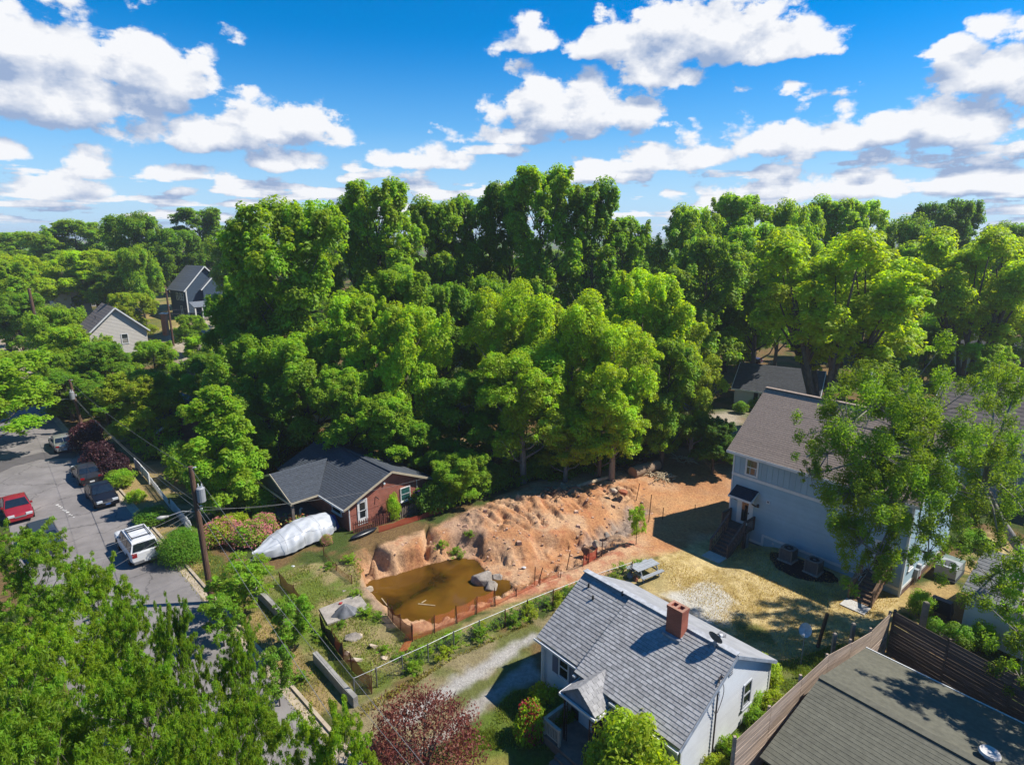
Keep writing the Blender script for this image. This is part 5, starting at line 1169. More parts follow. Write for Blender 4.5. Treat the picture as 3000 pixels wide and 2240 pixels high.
# ================================================================== VEHICLES
CHR = mat('chrome_grey', (.45,.45,.46), rough=.25, metal=.7, var=.05); BLK = mat('black_trim', (.015,.015,.016), rough=.6)
AGL = mat('auto_glass', (.012,.018,.024), rough=.04, var=.3, spec=1.0); HLT = mat('headlight', (.6,.62,.63), rough=.15, var=.1); TLT = mat('taillight', (.28,.01,.012), rough=.25, var=.1)
def paint(name, c, metal=.2): return mat(name, c, rough=.28, var=.04, spec=.6, metal=metal)
def car(label, loc, rz, pm, L=4.6, Wd=1.76, Ht=1.42, kind='sedan', roof_rack=False, plate=None, name='parked_car'):
    t = thing(name, label, 'car', loc, rz, 'cars parked along the street'); w = Wd / 2; suv = kind == 'suv'
    zb = .92 if not suv else 1.08; zr = Ht; hood = .86 if not suv else 1.04
    # lower body: stations from nose (+x) to tail
    if suv: stt = [(L/2, .62, .80, .86), (L/2-.12, .55, 1.0, .96), (L/2-.5, .5, 1.05, 1), (L/2-1.25, .5, 1.10, 1), (0, .5, 1.12, 1), (-L/2+.3, .5, 1.12, 1), (-L/2+.05, .55, 1.10, .98), (-L/2, .6, 1.0, .92)]
    else: stt = [(L/2, .5, .62, .80), (L/2-.15, .42, .74, .92), (L/2-.6, .38, .82, .98), (L/2-1.3, .36, .92, 1), (0, .36, .95, 1), (-L/2+1.0, .36, .98, 1), (-L/2+.3, .40, .97, .97), (-L/2+.05, .45, .90, .92), (-L/2, .52, .75, .86)]
    rows = []
    for (x, z0, z1, k) in stt:
        a = w * k; zc = z0 - .14
        half = [(a * .90, zc), (a * .99, zc + .14), (a, zc + (z1 - zc) * .55), (a * .95, z1 - .05), (a * .80, z1), (0, z1 + .03)]
        rows.append([(x, y, z) for y, z in half] + [(x, -y, z) for y, z in half[-2::-1]])
    b = MB(); b.grid(rows); n = len(rows[0]); b.f.append(tuple(range(n))); b.f.append(tuple(range((len(rows)-1)*n + n - 1, (len(rows)-1)*n - 1, -1)))
    b.f.append(tuple([0] + [i * n for i in range(1, len(rows))] + [i * n + n - 1 for i in range(len(rows) - 1, -1, -1)]))
    body = b.build('body', pm, t, smooth=False)
    # greenhouse
    if suv: prof = [(L/2-1.25, zb), (L/2-1.75, zr - .06), (L/2-2.1, zr), (-L/2+.35, zr - .02), (-L/2+.22, zr - .08), (-L/2+.06, zb)]
    else: prof = [(L/2-1.25, zb - .02), (L/2-2.0, zr - .05), (L/2-2.35, zr), (-L/2+1.75, zr - .01), (-L/2+1.4, zr - .08), (-L/2+.72, zb + .02)]
    wr, wb_ = w * .74, w * .95
    def hw(z): f = (z - zb) / (zr - zb); return wb_ + (wr - wb_) * max(0, f)
    rows = []
    for (x, z) in prof: h_ = hw(z); rows.append([(x, h_, z), (x, h_ * .8, z + .02), (x, 0, z + .045), (x, -h_ * .8, z + .02), (x, -h_, z)])
    c = MB(); c.grid(rows); base = len(c.v)
    sideL = [(x, hw(z), z) for x, z in prof]; sideR = [(x, -hw(z), z) for x, z in prof]
    c.add(sideL, [tuple(range(len(prof)))]); c.add(sideR, [tuple(range(len(prof) - 1, -1, -1))]); c.build('roof', pm, t)
    def pane(name, pts, off):
        o_ = Vector(off); m = MB(); m.ext([Vector(p) + o_ for p in pts], o_.normalized() * .012); m.build(name, AGL, t)
    def lerp2(a, b_, f): return (a[0] + (b_[0] - a[0]) * f, a[1] + (b_[1] - a[1]) * f)
    a, b_ = lerp2(prof[0], prof[1], .08), lerp2(prof[0], prof[1], .97)
    pane('windscreen', [(a[0], hw(a[1]) * .9, a[1]), (a[0], -hw(a[1]) * .9, a[1]), (b_[0], -hw(b_[1]) * .88, b_[1]), (b_[0], hw(b_[1]) * .88, b_[1])], (.02, 0, .03))
    a, b_ = lerp2(prof[5], prof[4], .12), lerp2(prof[5], prof[4], .94)
    pane('rear_window', [(a[0], hw(a[1]) * .88, a[1]), (a[0], -hw(a[1]) * .88, a[1]), (b_[0], -hw(b_[1]) * .86, b_[1]), (b_[0], hw(b_[1]) * .86, b_[1])], (-.03, 0, .015))
    xf, xr = prof[0][0] - .35, prof[5][0] + .25; top = zr - .1
    nsp = 3 if suv else 2; x_front_top = prof[1][0] + .08
    for sg in (1, -1):
        cuts = [xf, L/2 - 2.35, -L/2 + (1.75 if not suv else 2.0)] + ([-L/2 + .35] if suv else [xr + .35])
        cuts = [xf, (xf + xr) / 2 + .25, xr + .2] if not suv else [xf, (xf + xr) / 2 + .55, (xf + xr) / 2 - .55, xr - .05]
        for i in range(len(cuts) - 1):
            x0, x1 = cuts[i] - (.04 if i else 0), cuts[i + 1] + .04
            t0 = min(x0, prof[1][0] - .02) if i == 0 else x0; t1 = x1 if (i < len(cuts) - 2 or suv) else max(x1, prof[4][0] + .02)
            pane('side_window', [(x0, sg * hw(zb + .04), zb + .04), (x1, sg * hw(zb + .04), zb + .04), (t1, sg * hw(top), top), (t0, sg * hw(top), top)], (0, sg * .012, .004))
    wr_ = .33 if not suv else .37
    for xw in (L/2 - .92, -L/2 + .95):
        for sg in (1, -1):
            wl = MB().tube([(xw, sg * (w - .21), wr_), (xw, sg * (w + .012), wr_)], wr_, 18).build('wheel', TY, t)
            MB().tube([(xw, sg * (w + .013), wr_), (xw, sg * (w + .022), wr_)], wr_ * .62, 14).build('rim', CHR, wl)
            m = MB(); m.tube([(xw, sg * (w - .25), wr_ + .02), (xw, sg * (w + .004), wr_ + .02)], wr_ + .07, 18); m.build('wheel_arch', BLK, t)
    for sg in (1, -1):
        zh = stt[0][1] + (.1 if not suv else .12)
        MB().box(L/2 - .16, L/2 + .015, sg * w * .62 - .2 * (1), sg * w * .62 + .2, zh, zh + .15).build('headlight', HLT, t)
        zt = .72 if not suv else .78
        MB().box(-L/2 - .012, -L/2 + .12, sg * w * .74 - .14, sg * w * .74 + .14, zt, zt + (.16 if not suv else .3)).build('taillight', TLT, t)
        MB().box(L/2 - 1.62, L/2 - 1.48, sg * (w + .02) - .07, sg * (w + .02) + .07, zb + .02, zb + .15).build('mirror', pm, t)
    MB().box(L/2 - .12, L/2 + .04, -w * .82, w * .82, .30, .46).build('front_bumper', pm if not suv else CHR, t)
    MB().box(-L/2 - .05, -L/2 + .12, -w * .84, w * .84, .32, .5).build('rear_bumper', pm if not suv else CHR, t)
    if kind == 'sedan': MB().box(L/2 - .03, L/2 + .03, -w * .42, w * .42, .52, .62).build('grille', CHR, t)
    if plate: MB().box(L/2 + .041, L/2 + .05, -.18, .18, .38, .5).build('licence_plate', mat('plate_blue', (.05,.12,.30)), t)
    else: MB().box(-L/2 - .062, -L/2 - .051, -.18, .18, .38, .5).build('licence_plate', WHITE, t)
    if roof_rack:
        for sg in (1, -1): MB().bar((L/2 - 2.2, sg * w * .6, zr + .09), (-L/2 + .6, sg * w * .6, zr + .09), .04).build('rack_rail', BLK, t)
        for x in (L/2 - 2.4, -.35, -L/2 + .8): MB().bar((x, -w * .6, zr + .10), (x, w * .6, zr + .10), .05).build('rack_bar', BLK, t)
    return t
def street_pos(px, py, t_): g_ = G(px, py); return ST((g_.x - g_.y) * .70711, t_, .03)
FWD, BACK = R(-45), R(135)     # towards the camera side / away up the street
car('silver sedan parked at the far end of the kerb by purple shrubs', street_pos(178, 1312, 8.4), BACK, paint('silver_paint', (.40,.39,.36), .5), L=4.65)
car('dark grey sedan parked nose to nose behind the black sedan', street_pos(272, 1398, 8.45), BACK, paint('dark_grey_paint', (.05,.048,.05), .4))
car('black sedan facing the camera with a blue front plate', street_pos(310, 1462, 8.35), FWD, paint('black_paint', (.014,.014,.018), .3), plate=True)
car('white sport utility vehicle with roof rack beside the round bush', street_pos(420, 1613, 8.15), BACK, paint('white_paint', (.72,.72,.72), 0), L=4.75, Wd=1.85, Ht=1.76, kind='suv', roof_rack=True, name='parked_suv')
car('red sedan parked on the left side of the street', street_pos(64, 1502, 3.0), FWD, paint('red_paint', (.36,.02,.03), .2), L=4.6)
car('dark blue grey wagon parked in front of the red sedan', street_pos(135, 1608, 3.7), FWD, paint('blue_grey_paint', (.05,.06,.085), .3), L=4.5, Ht=1.5, kind='suv')

# ================================================================== UTILITY POLES AND WIRES
PW = mat('pole_timber', (.135,.075,.05), rough=.9, var=.3, scale=3, stretch=(4,4,.6)); DRUM = mat('transformer_grey', (.33,.34,.36), rough=.45, var=.1)
INS = mat('insulator_white', (.62,.63,.66), rough=.3, var=.1); LMP = mat('lamp_housing', (.40,.39,.36), rough=.4, var=.1)
def pole(label, base, top, r=.17, drum=None, lamp=None, arm=None):
    b0 = Vector(base); tp = Vector(top) - b0; t = thing('utility_pole', label, 'utility pole', b0)
    MB().tube([(0, 0, -.3), tp * .5, tp], [r, r * .88, r * .72], 12).build('shaft', PW, t)
    if drum:
        c = tp * drum[0] + Vector(drum[1]); d = MB().tube([c - Vector((0,0,.45)), c - Vector((0,0,.40)), c + Vector((0,0,.40)), c + Vector((0,0,.46))], [.19, .23, .23, .16], 14).build('transformer', DRUM, t, smooth=False)
        for k in range(2): MB().tube([c + Vector((.1 - .2 * k, 0, .45)), c + Vector((.1 - .2 * k, 0, .68))], [.05, .03], 8).build('bushing', INS, d)
    if lamp:
        a = tp * lamp[0]; e = Vector(lamp[1]); l_ = MB().tube([a, a + e * .5 + Vector((0,0,.18)), a + e], .03, 7).build('lamp_arm', GALV, t)
        MB().tube([a + e - e.normalized() * .05, a + e + e.normalized() * .35 - Vector((0,0,.03)), a + e + e.normalized() * .55 - Vector((0,0,.03))], [.05, .12, .06], 10).build('lamp_head', LMP, l_, smooth=True)
    for z in (.99, .72, .70):
        MB().tube([tp * z + Vector((.12, .0, 0)), tp * z + Vector((.3, 0, .05))], [.05, .04], 8).build('insulator', INS, t)
    if arm: MB().bar(tp * .93 - Vector(arm), tp * .93 + Vector(arm), .1, .12).build('cross_arm', PW, t)
    return b0, tp
p1b = G(622, 1765); p1t = AT(558, 1366, p1b.y)
P1 = pole('tall brown utility pole with transformer beside the round bush', p1b, p1t, .19, (.80, (.32, .05, 0)), (.68, (-1.15, -1.0, .22)))
p2b = G(247, 1268); p2t = AT(203, 1112, p2b.y)
P2 = pole('brown utility pole with lamp rising from the purple shrubs', p2b, p2t, .18, (.72, (.05, -.3, 0)), (.62, (-1.3, -.9, .2)))
p3b = G(82, 1070); p3t = AT(45, 925, p3b.y); P3 = pole('far utility pole with curved lamp at the left edge', p3b, p3t, .2, None, (.9, (.4, -.3, 1.6)))
b4 = AT(508, 1008, 96); t4 = AT(486, 848, 96); P4 = pole('slim utility pole in the clearing near the navy house', b4, t4, .18)
b5 = AT(112, 952, 95); t5 = AT(84, 845, 95); P5 = pole('thick leaning utility pole among trees at far left', Vector((b5.x, b5.y, hgt(b5.x, b5.y))), t5, .28, (.6, (.2, 0, 0)))
b6 = G(2815, 1150); t6 = AT(2823, 1085, b6.y); P6 = pole('brown utility pole behind the blue house at far right', b6, t6, .17)
WIRE = mat('wire_grey', (.20,.20,.20), rough=.5, var=.1)
def wire(label, a, b_, sag, r=.014):
    r *= .62
    a, b_ = Vector(a), Vector(b_); pts = []
    for k in range(17): f = k / 16; p = (b_ - a) * f; p.z -= sag * 4 * f * (1 - f); pts.append(p)
    o = MB().tube(pts, r, 5, cap=False).build('overhead_wire', WIRE); o.location = a; tag(o, label, 'wire', 'overhead wires')
at_ = lambda P, f: P[0] + P[1] * f
PN = Vector((6.3, 2.2, 0))
wire('top wire from the tall pole to the pole by purple shrubs', at_(P1, .98), at_(P2, .97), .5)
wire('lower wire from the tall pole to the pole by purple shrubs', at_(P1, .70), at_(P2, .66), .6, .018)
wire('second lower wire beside it between the same two poles', at_(P1, .73) + Vector((.1, .1, 0)), at_(P2, .69), .75)
wire('top wire running from the tall pole down the near street edge', at_(P1, .99), PN + Vector((0, 0, 8.9)), .55)
wire('thick lower wire from the tall pole down the near street edge', at_(P1, .71), PN + Vector((-.6, -.4, 7.1)), .5, .02)
wire('thin lower wire from the tall pole down the near street edge', at_(P1, .75), PN + Vector((.7, .4, 7.4)), .5)
wire('service wire from the tall pole to the brick porch eave', at_(P1, .72), brw(-2.6, 3.6, 2.0), .25)
wire('service wire from the tall pole to the brick gable end', at_(P1, .69), brw(7.4, -.45, 2.35), .5)
for k, (px_, py_) in enumerate(((-60, 1700), (-60, 1770), (-60, 1850))):
    wire(('upper', 'middle', 'lowest')[k] + ' wire crossing the street leftwards from the tall pole', at_(P1, .72 - .02 * k), AT(px_, py_, 24.0), .5)
wire('wire from the pole by purple shrubs to the far left pole', at_(P2, .97), at_(P3, .95), .6)
wire('wire from the far left pole into the trees', at_(P3, .9), at_(P5, .8), .5)
wire('upper wire right of the slim pole near the navy house', at_(P4, .62), AT(640, 880, 118), .3)
wire('lower wire right of the slim pole near the navy house', at_(P4, .56), AT(640, 905, 118), .3)
wire('wire at far right left of the pole behind blue house', at_(P6, .95), AT(2665, 1075, 62), .4)
wire('wire at far right of the pole behind blue house', at_(P6, .95), AT(2920, 1105, 60), .3)

# ================================================================== BACKGROUND HOUSES
def gable_house(name, label, loc, rz, W_, D_, ez, rz_, wm_, rm_, wins=(), over=.4, ridge='y', base=-1.5, trim=WHITE, boards=0, doors=()):
    """front wall on local y=0 facing -y; ridge along y (front gable) or x (eaves front)"""
    t = thing(name, label, 'house', loc, rz)
    if ridge == 'y':
        f = MB(); f.ext([(0, 0, base), (W_, 0, base), (W_, 0, ez), (W_ / 2, 0, rz_ - .15), (0, 0, ez)], (0, .15, 0)); fw = f.build('front_wall', wm_, t)
        B('rear_wall', wm_, t, (0, W_, D_ - .15, D_, base, ez))
        B('left_wall', wm_, t, (0, .15, .15, D_ - .15, base, ez)); B('right_wall', wm_, t, (W_ - .15, W_, .15, D_ - .15, base, ez))
        sl = (rz_ - ez) / (W_ / 2); lo = ez - over * sl
        slope(t, 'left_roof_slope', rm_, (-over, D_ + over, lo), (-over, -over, lo), (W_ / 2, -over, rz_), (W_ / 2, D_ + over, rz_), .12, rows=12)
        slope(t, 'right_roof_slope', rm_, (W_ + over, -over, lo), (W_ + over, D_ + over, lo), (W_ / 2 + .003, D_ + over, rz_ - .003), (W_ / 2 + .003, -over, rz_ - .003), .12, rows=12)
        for s_ in (0, 1):
            x = -over if s_ == 0 else W_ + over; MB().bar((x, -over - .03, lo - .06), (W_ / 2, -over - .03, rz_ - .08), .06, .22).build('barge_board', trim, t)
    else:
        fw = B('front_wall', wm_, t, (0, W_, 0, .15, base, ez)); B('rear_wall', wm_, t, (0, W_, D_ - .15, D_, base, ez))
        for nm, x in (('left_wall', 0), ('right_wall', W_ - .15)): MB().ext([(x, .15, base), (x, D_ - .15, base), (x, D_ - .15, ez), (x, D_ / 2, rz_ - .15), (x, .15, ez)], (.15, 0, 0)).build(nm, wm_, t)
        sl = (rz_ - ez) / (D_ / 2); lo = ez - over * sl
        slope(t, 'front_roof_slope', rm_, (-over, -over, lo), (W_ + over, -over, lo), (W_ + over, D_ / 2, rz_), (-over, D_ / 2, rz_), .12, rows=14)
        slope(t, 'rear_roof_slope', rm_, (W_ + over, D_ + over, lo), (-over, D_ + over, lo), (-over, D_ / 2 + .003, rz_ - .003), (W_ + over, D_ / 2 + .003, rz_ - .003), .12)
        for x in (-over, W_ + over): MB().bar((x, -over, lo - .06), (x, D_ / 2, rz_ - .08), .06, .2).build('barge_board', trim, t)
        B('fascia', trim, t, (-over, W_ + over, -over - .05, -over - .01, lo - .2, lo - .02))
    fr = FR((0, 0, 0), (1, 0, 0), (0, -1, 0))
    if boards:
        if ridge == 'y': siding(fr, wm_, fw, 0, W_, base + 1.5, rz_ - .4, boards, clip=lambda z: (.02, W_ - .02) if z < ez else (.05 + (z - ez) / (rz_ - ez) * W_ / 2, W_ - .05 - (z - ez) / (rz_ - ez) * W_ / 2), proud=.04)
        else: siding(fr, wm_, fw, .02, W_ - .02, base + 1.5, ez - .05, boards, proud=.04)
    fl_, frr = FR((0, 0, 0), (0, 1, 0), (-1, 0, 0)), FR((W_, 0, 0), (0, 1, 0), (1, 0, 0))
    for (side, a0, a1, z0, z1) in wins: window({'f': fr, 'l': fl_, 'r': frr}[side], t, a0, a1, z0, z1, trim, GLS, w=.12, out=.1, sill=False)
    return t, fr
NAVY = mat('navy_siding', (.045,.075,.115), rough=.7, var=.1); RBL = mat('blue_grey_roof', (.15,.17,.20), rough=.9, var=.12, objrand=.05); BEI = mat('beige_siding', (.62,.575,.51), rough=.7, var=.06); RTP = mat('taupe_roof', (.19,.16,.145), rough=.95, var=.2, objrand=.06)
CRW = mat('cream_siding', (.60,.59,.55), rough=.7, var=.06); RDK = mat('charcoal_roof', (.075,.078,.085), rough=.95, var=.2, objrand=.06); TEAL = mat('teal_white_siding', (.45,.56,.54), rough=.7, var=.07)
c = AT(552, 925, 128); c.z = hgt(c.x, c.y)
t, fr = gable_house('navy_house', 'navy two storey house with white trim and blue grey roof', c, R(52), 8.8, 7.5, 6.6, 11.2, NAVY, RBL, [('f', 3.4, 4.4, 4.6, 6.0), ('l', 1.0, 1.8, 4.0, 5.6), ('l', 2.2, 3.0, 4.0, 5.6), ('l', 3.6, 4.4, 4.0, 5.6), ('l', 2.2, 3.0, 1.0, 2.8)], over=.5, boards=.3)
q = MB(); fr.slab(q, -.02, .22, 0, 6.6, 0, .1); q.build('corner_board', WHITE, t); q = MB(); fr.slab(q, 8.6, 8.82, 0, 6.6, 0, .1); q.build('corner_board', WHITE, t)
slope(t, 'nested_gable_slope', RBL, (2.6, -.62, 6.3), (2.6, -1.6, 6.3), (5.7, -1.6, 9.3), (5.7, -.62, 9.3), .12); slope(t, 'nested_gable_slope', RBL, (8.9, -1.6, 6.3), (8.9, -.62, 6.3), (5.703, -.62, 9.297), (5.703, -1.6, 9.297), .12)
MB().bar((2.6, -1.65, 6.2), (5.7, -1.65, 9.2), .08, .22).build('barge_board', WHITE, t); MB().bar((8.9, -1.65, 6.2), (5.7, -1.65, 9.2), .08, .22).build('barge_board', WHITE, t)
q = MB(); q.ext([(3.1, -1.4, 3.2), (8.5, -1.4, 3.2), (8.5, -1.4, 6.4), (5.7, -1.4, 9.0), (3.1, -1.4, 6.4)], (0, 1.39, 0)); q.build('bay', NAVY, t)
slope(t, 'porch_roof', RBL, (-.2, -3.6, 2.9), (9.0, -3.6, 2.9), (9.0, -1.42, 3.9), (-.2, -1.42, 3.9), .12)
for x in (.1, 1.6, 3.2, 5.4, 7.2, 8.7): B('porch_column', WHITE, t, (x - .12, x + .12, -3.45, -3.2, .5, 2.75))
B('porch_floor', POST, t, (-.1, 8.9, -3.5, -.01, .2, .5)); B('porch_base', GREY_F, t, (0, 8.8, -3.4, -.01, -1.2, .2))
q = MB(); fr.slab(q, 4.6, 5.6, .5, 2.6, .02, .1); q.build('door', mat('door_dark', (.03,.02,.02)), t)
c = AT(268, 1035, 99); c.z = 0
t, fr = gable_house('beige_house', 'beige lap sided house with taupe gable roof and one small window', c, R(44), 8.6, 9.5, 5.6, 9.6, BEI, RTP, [('f', 4.6, 5.7, 3.2, 5.0)], over=.45, boards=.24)
for (x, y) in ((2.0, 4.0), (2.7, 2.5)): MB().tube([(x, y, 7.0), (x, y, 8.0)], .07).build('vent_pipe', MAT['dark_pipe'], t)
c = AT(160, 866, 127); c.z = hgt(c.x, c.y)
gable_house('white_gable_house', 'white gabled house with dark roof half hidden at far left', c, R(45), 6.2, 8, 4.6, 8.2, CRW, RDK, [('f', 2.6, 3.5, 3.6, 5.0)])
c = AT(262, 905, 150); c.z = hgt(c.x, c.y)
gable_house('white_cottage', 'white house glimpsed behind the beige house roof', c, R(30), 7, 8, 6.5, 8.8, CRW, RDK)
c = AT(480, 865, 150); c.z = hgt(c.x, c.y)
o = B('chimney_stack', brickmat('far_brick', (.36,.14,.07), (.30,.11,.06), (.4,.25,.18)), None, (-.45, .45, -.45, .45, 0, 4.2)); c = AT(477, 905, 116); o.location = (c.x, c.y, hgt(c.x, c.y)); tag(o, 'free standing orange brick pillar in the clearing by the navy house', 'pillar')
q = MB(); q.box(-.6, .6, -.6, .6, 4.2, 4.4); q.build('cap', WHITE, o)
c = G(2148, 1192); c.z = 0
gable_house('shuttered_house', 'white house with black shutters and charcoal roof behind the blue house', c, R(-32), 9.5, 7.5, 2.8, 5.2, CRW, RDK, [('f', 2.9, 3.9, .9, 2.3)], ridge='x', over=.35)
shh = bpy.data.objects['shuttered_house']; frs = FR((0, 0, 0), (1, 0, 0), (0, -1, 0))
for a in (2.35, 3.98):
    q = MB(); frs.slab(q, a, a + .48, .9, 2.3, .02, .07); q.build('shutter', BLK, shh)
c = G(2770, 1095); c.z = 0
gable_house('teal_white_house', 'pale two storey house half hidden by trees at far right', c, R(-38), 7.0, 8, 5.4, 7.6, TEAL, RDK, [('f', 3.6, 4.6, 3.3, 4.9), ('f', 2.8, 4.6, .8, 2.4)], ridge='x')
c = Vector((36.5, 50.0, 0))
t, fr = gable_house('blue_grey_house', 'blue grey house with brown roof behind the drooping tree', c, R(-50), 13, 9, 5.2, 8.6, mat('blue_grey_siding', (.20,.27,.30), rough=.7, var=.07), RTP, [('f', 1.6, 2.6, 3.4, 4.8), ('f', 3.0, 4.0, 3.4, 4.8), ('f', 4.4, 5.4, 3.4, 4.8), ('f', 7.2, 8.4, 3.4, 4.8)], ridge='x', boards=.22)
c = AT(2960, 1060, 88); c.z = 0
gable_house('dark_roof_house', 'grey roofed house with bright sheets on its roof at right edge', c, R(-48), 10, 8, 3.0, 5.4, CRW, RDK, ridge='x')
# dark asphalt drive with a white van and shed behind the blue house
m = MB(); m.add([G(2535,1128,.03), G(2598,1118,.03), G(2672,1136,.03), G(2720,1200,.03), G(2560,1240,.03)], [(0,4,3,2,1)])
tag(m.build('asphalt_drive', mat('dark_asphalt', (.07,.07,.08), rough=.9, var=.15)), 'dark asphalt drive behind the blue house ridge', 'driveway', kind='structure')
car('white van parked at the top of the dark asphalt drive', G(2540, 1132, .03), R(-70), paint('white_paint', 0), L=5.0, Wd=1.95, Ht=2.0, kind='suv', name='parked_van')
bpy.data.objects['parked_van']['group'] = 'vehicle on the drive'
c = G(2590, 1122); gable_house('white_shed', 'small white framed shed at the top of the dark drive', Vector((c.x, c.y, 0)), R(-60), 2.6, 3.5, 2.2, 3.2, CRW, RBL, [('f', .6, 1.6, .5, 1.9)])
car('maroon pickup cab parked far behind the shuttered house', G(2185, 1062, .03), R(-40), paint('maroon_paint', (.12,.02,.025), .2), L=5.2, Wd=1.95, Ht=1.8, kind='suv', name='parked_truck'); bpy.data.objects['parked_truck']['group'] = 'vehicle far behind'
# dark sheds in the wood edge left of the brick house
c = G(470, 1215); c.z = 0
gable_house('grey_cottage', 'low grey roofed cottage hidden between the street trees', Vector((-42, 63.5, 0)), R(-45), 9, 7, 2.6, 4.6, mat('brown_clapboard', (.25,.10,.06), rough=.8, var=.2), RBL, [('f', 2, 3, 1, 2.2)], ridge='x')
gable_house('teal_roof_house', 'house with dull teal roof among the trees beside maple', Vector((-33, 72, 0)), R(-45), 10, 8, 3.0, 5.2, CRW, mat('teal_roof', (.06,.10,.09), rough=.8), ridge='x')
# ================================================================== VEGETATION KIT
def leaf_mesh(name, centers, radii, n, size, seed, m, up=.55, rand=.5, lo=-.5, aspect=.5, shell=.8, weights=None):
    r = np.random.RandomState(seed); c = np.array(centers, float); rad = np.array(radii, float)
    if rad.ndim == 1: rad = np.stack([rad] * 3, 1)
    w = (rad[:, 0] * rad[:, 2]) if weights is None else np.array(weights, float); w = w / w.sum(); idx = r.choice(len(c), n, p=w)
    d = r.normal(size=(n, 3)); d /= np.linalg.norm(d, axis=1)[:, None]
    flip = (d[:, 2] < lo); d[flip, 2] *= -1
    rf = 1 - shell * r.rand(n) ** 1.5
    pos = c[idx] + d * rad[idx] * rf[:, None]
    nn = d * (1 - rand) + r.normal(size=(n, 3)) * .6 * rand + np.array([0, 0, up]); nn /= np.linalg.norm(nn, axis=1)[:, None]
    t1 = np.cross(nn, r.normal(size=(n, 3))); t1 /= np.linalg.norm(t1, axis=1)[:, None]; t2 = np.cross(nn, t1)
    s = size * r.uniform(.65, 1.35, n)[:, None]
    V = np.stack([pos + t1 * s, pos + t2 * s * aspect + nn * s * .12, pos - t1 * s, pos - t2 * s * aspect + nn * s * .12], 1).reshape(-1, 3)
    me = bpy.data.meshes.new(name); me.vertices.add(4 * n); me.vertices.foreach_set('co', V.ravel())
    me.loops.add(4 * n); me.loops.foreach_set('vertex_index', np.arange(4 * n, dtype=np.int32)); me.polygons.add(n); me.polygons.foreach_set('loop_start', np.arange(0, 4 * n, 4, dtype=np.int32)); me.update(calc_edges=True)
    pv = r.rand(len(c)); var = np.clip(.55 * pv[idx] + .45 * r.rand(n), 0, 1)
    a = me.attributes.new('var', 'FLOAT', 'FACE'); a.data.foreach_set('value', var.astype(np.float32)); me.materials.append(m); return me
LEAF = leafmat('leaf_green', (.188,.292,.022), trans=.50, var=.36)
BKM = mat('tree_bark', (.13,.105,.085), rough=.95, var=.35, scale=2.5, stretch=(3,3,.6)); BKP = mat('pale_bark', (.30,.27,.24), rough=.9, var=.3, scale=2.5, stretch=(3,3,.6))
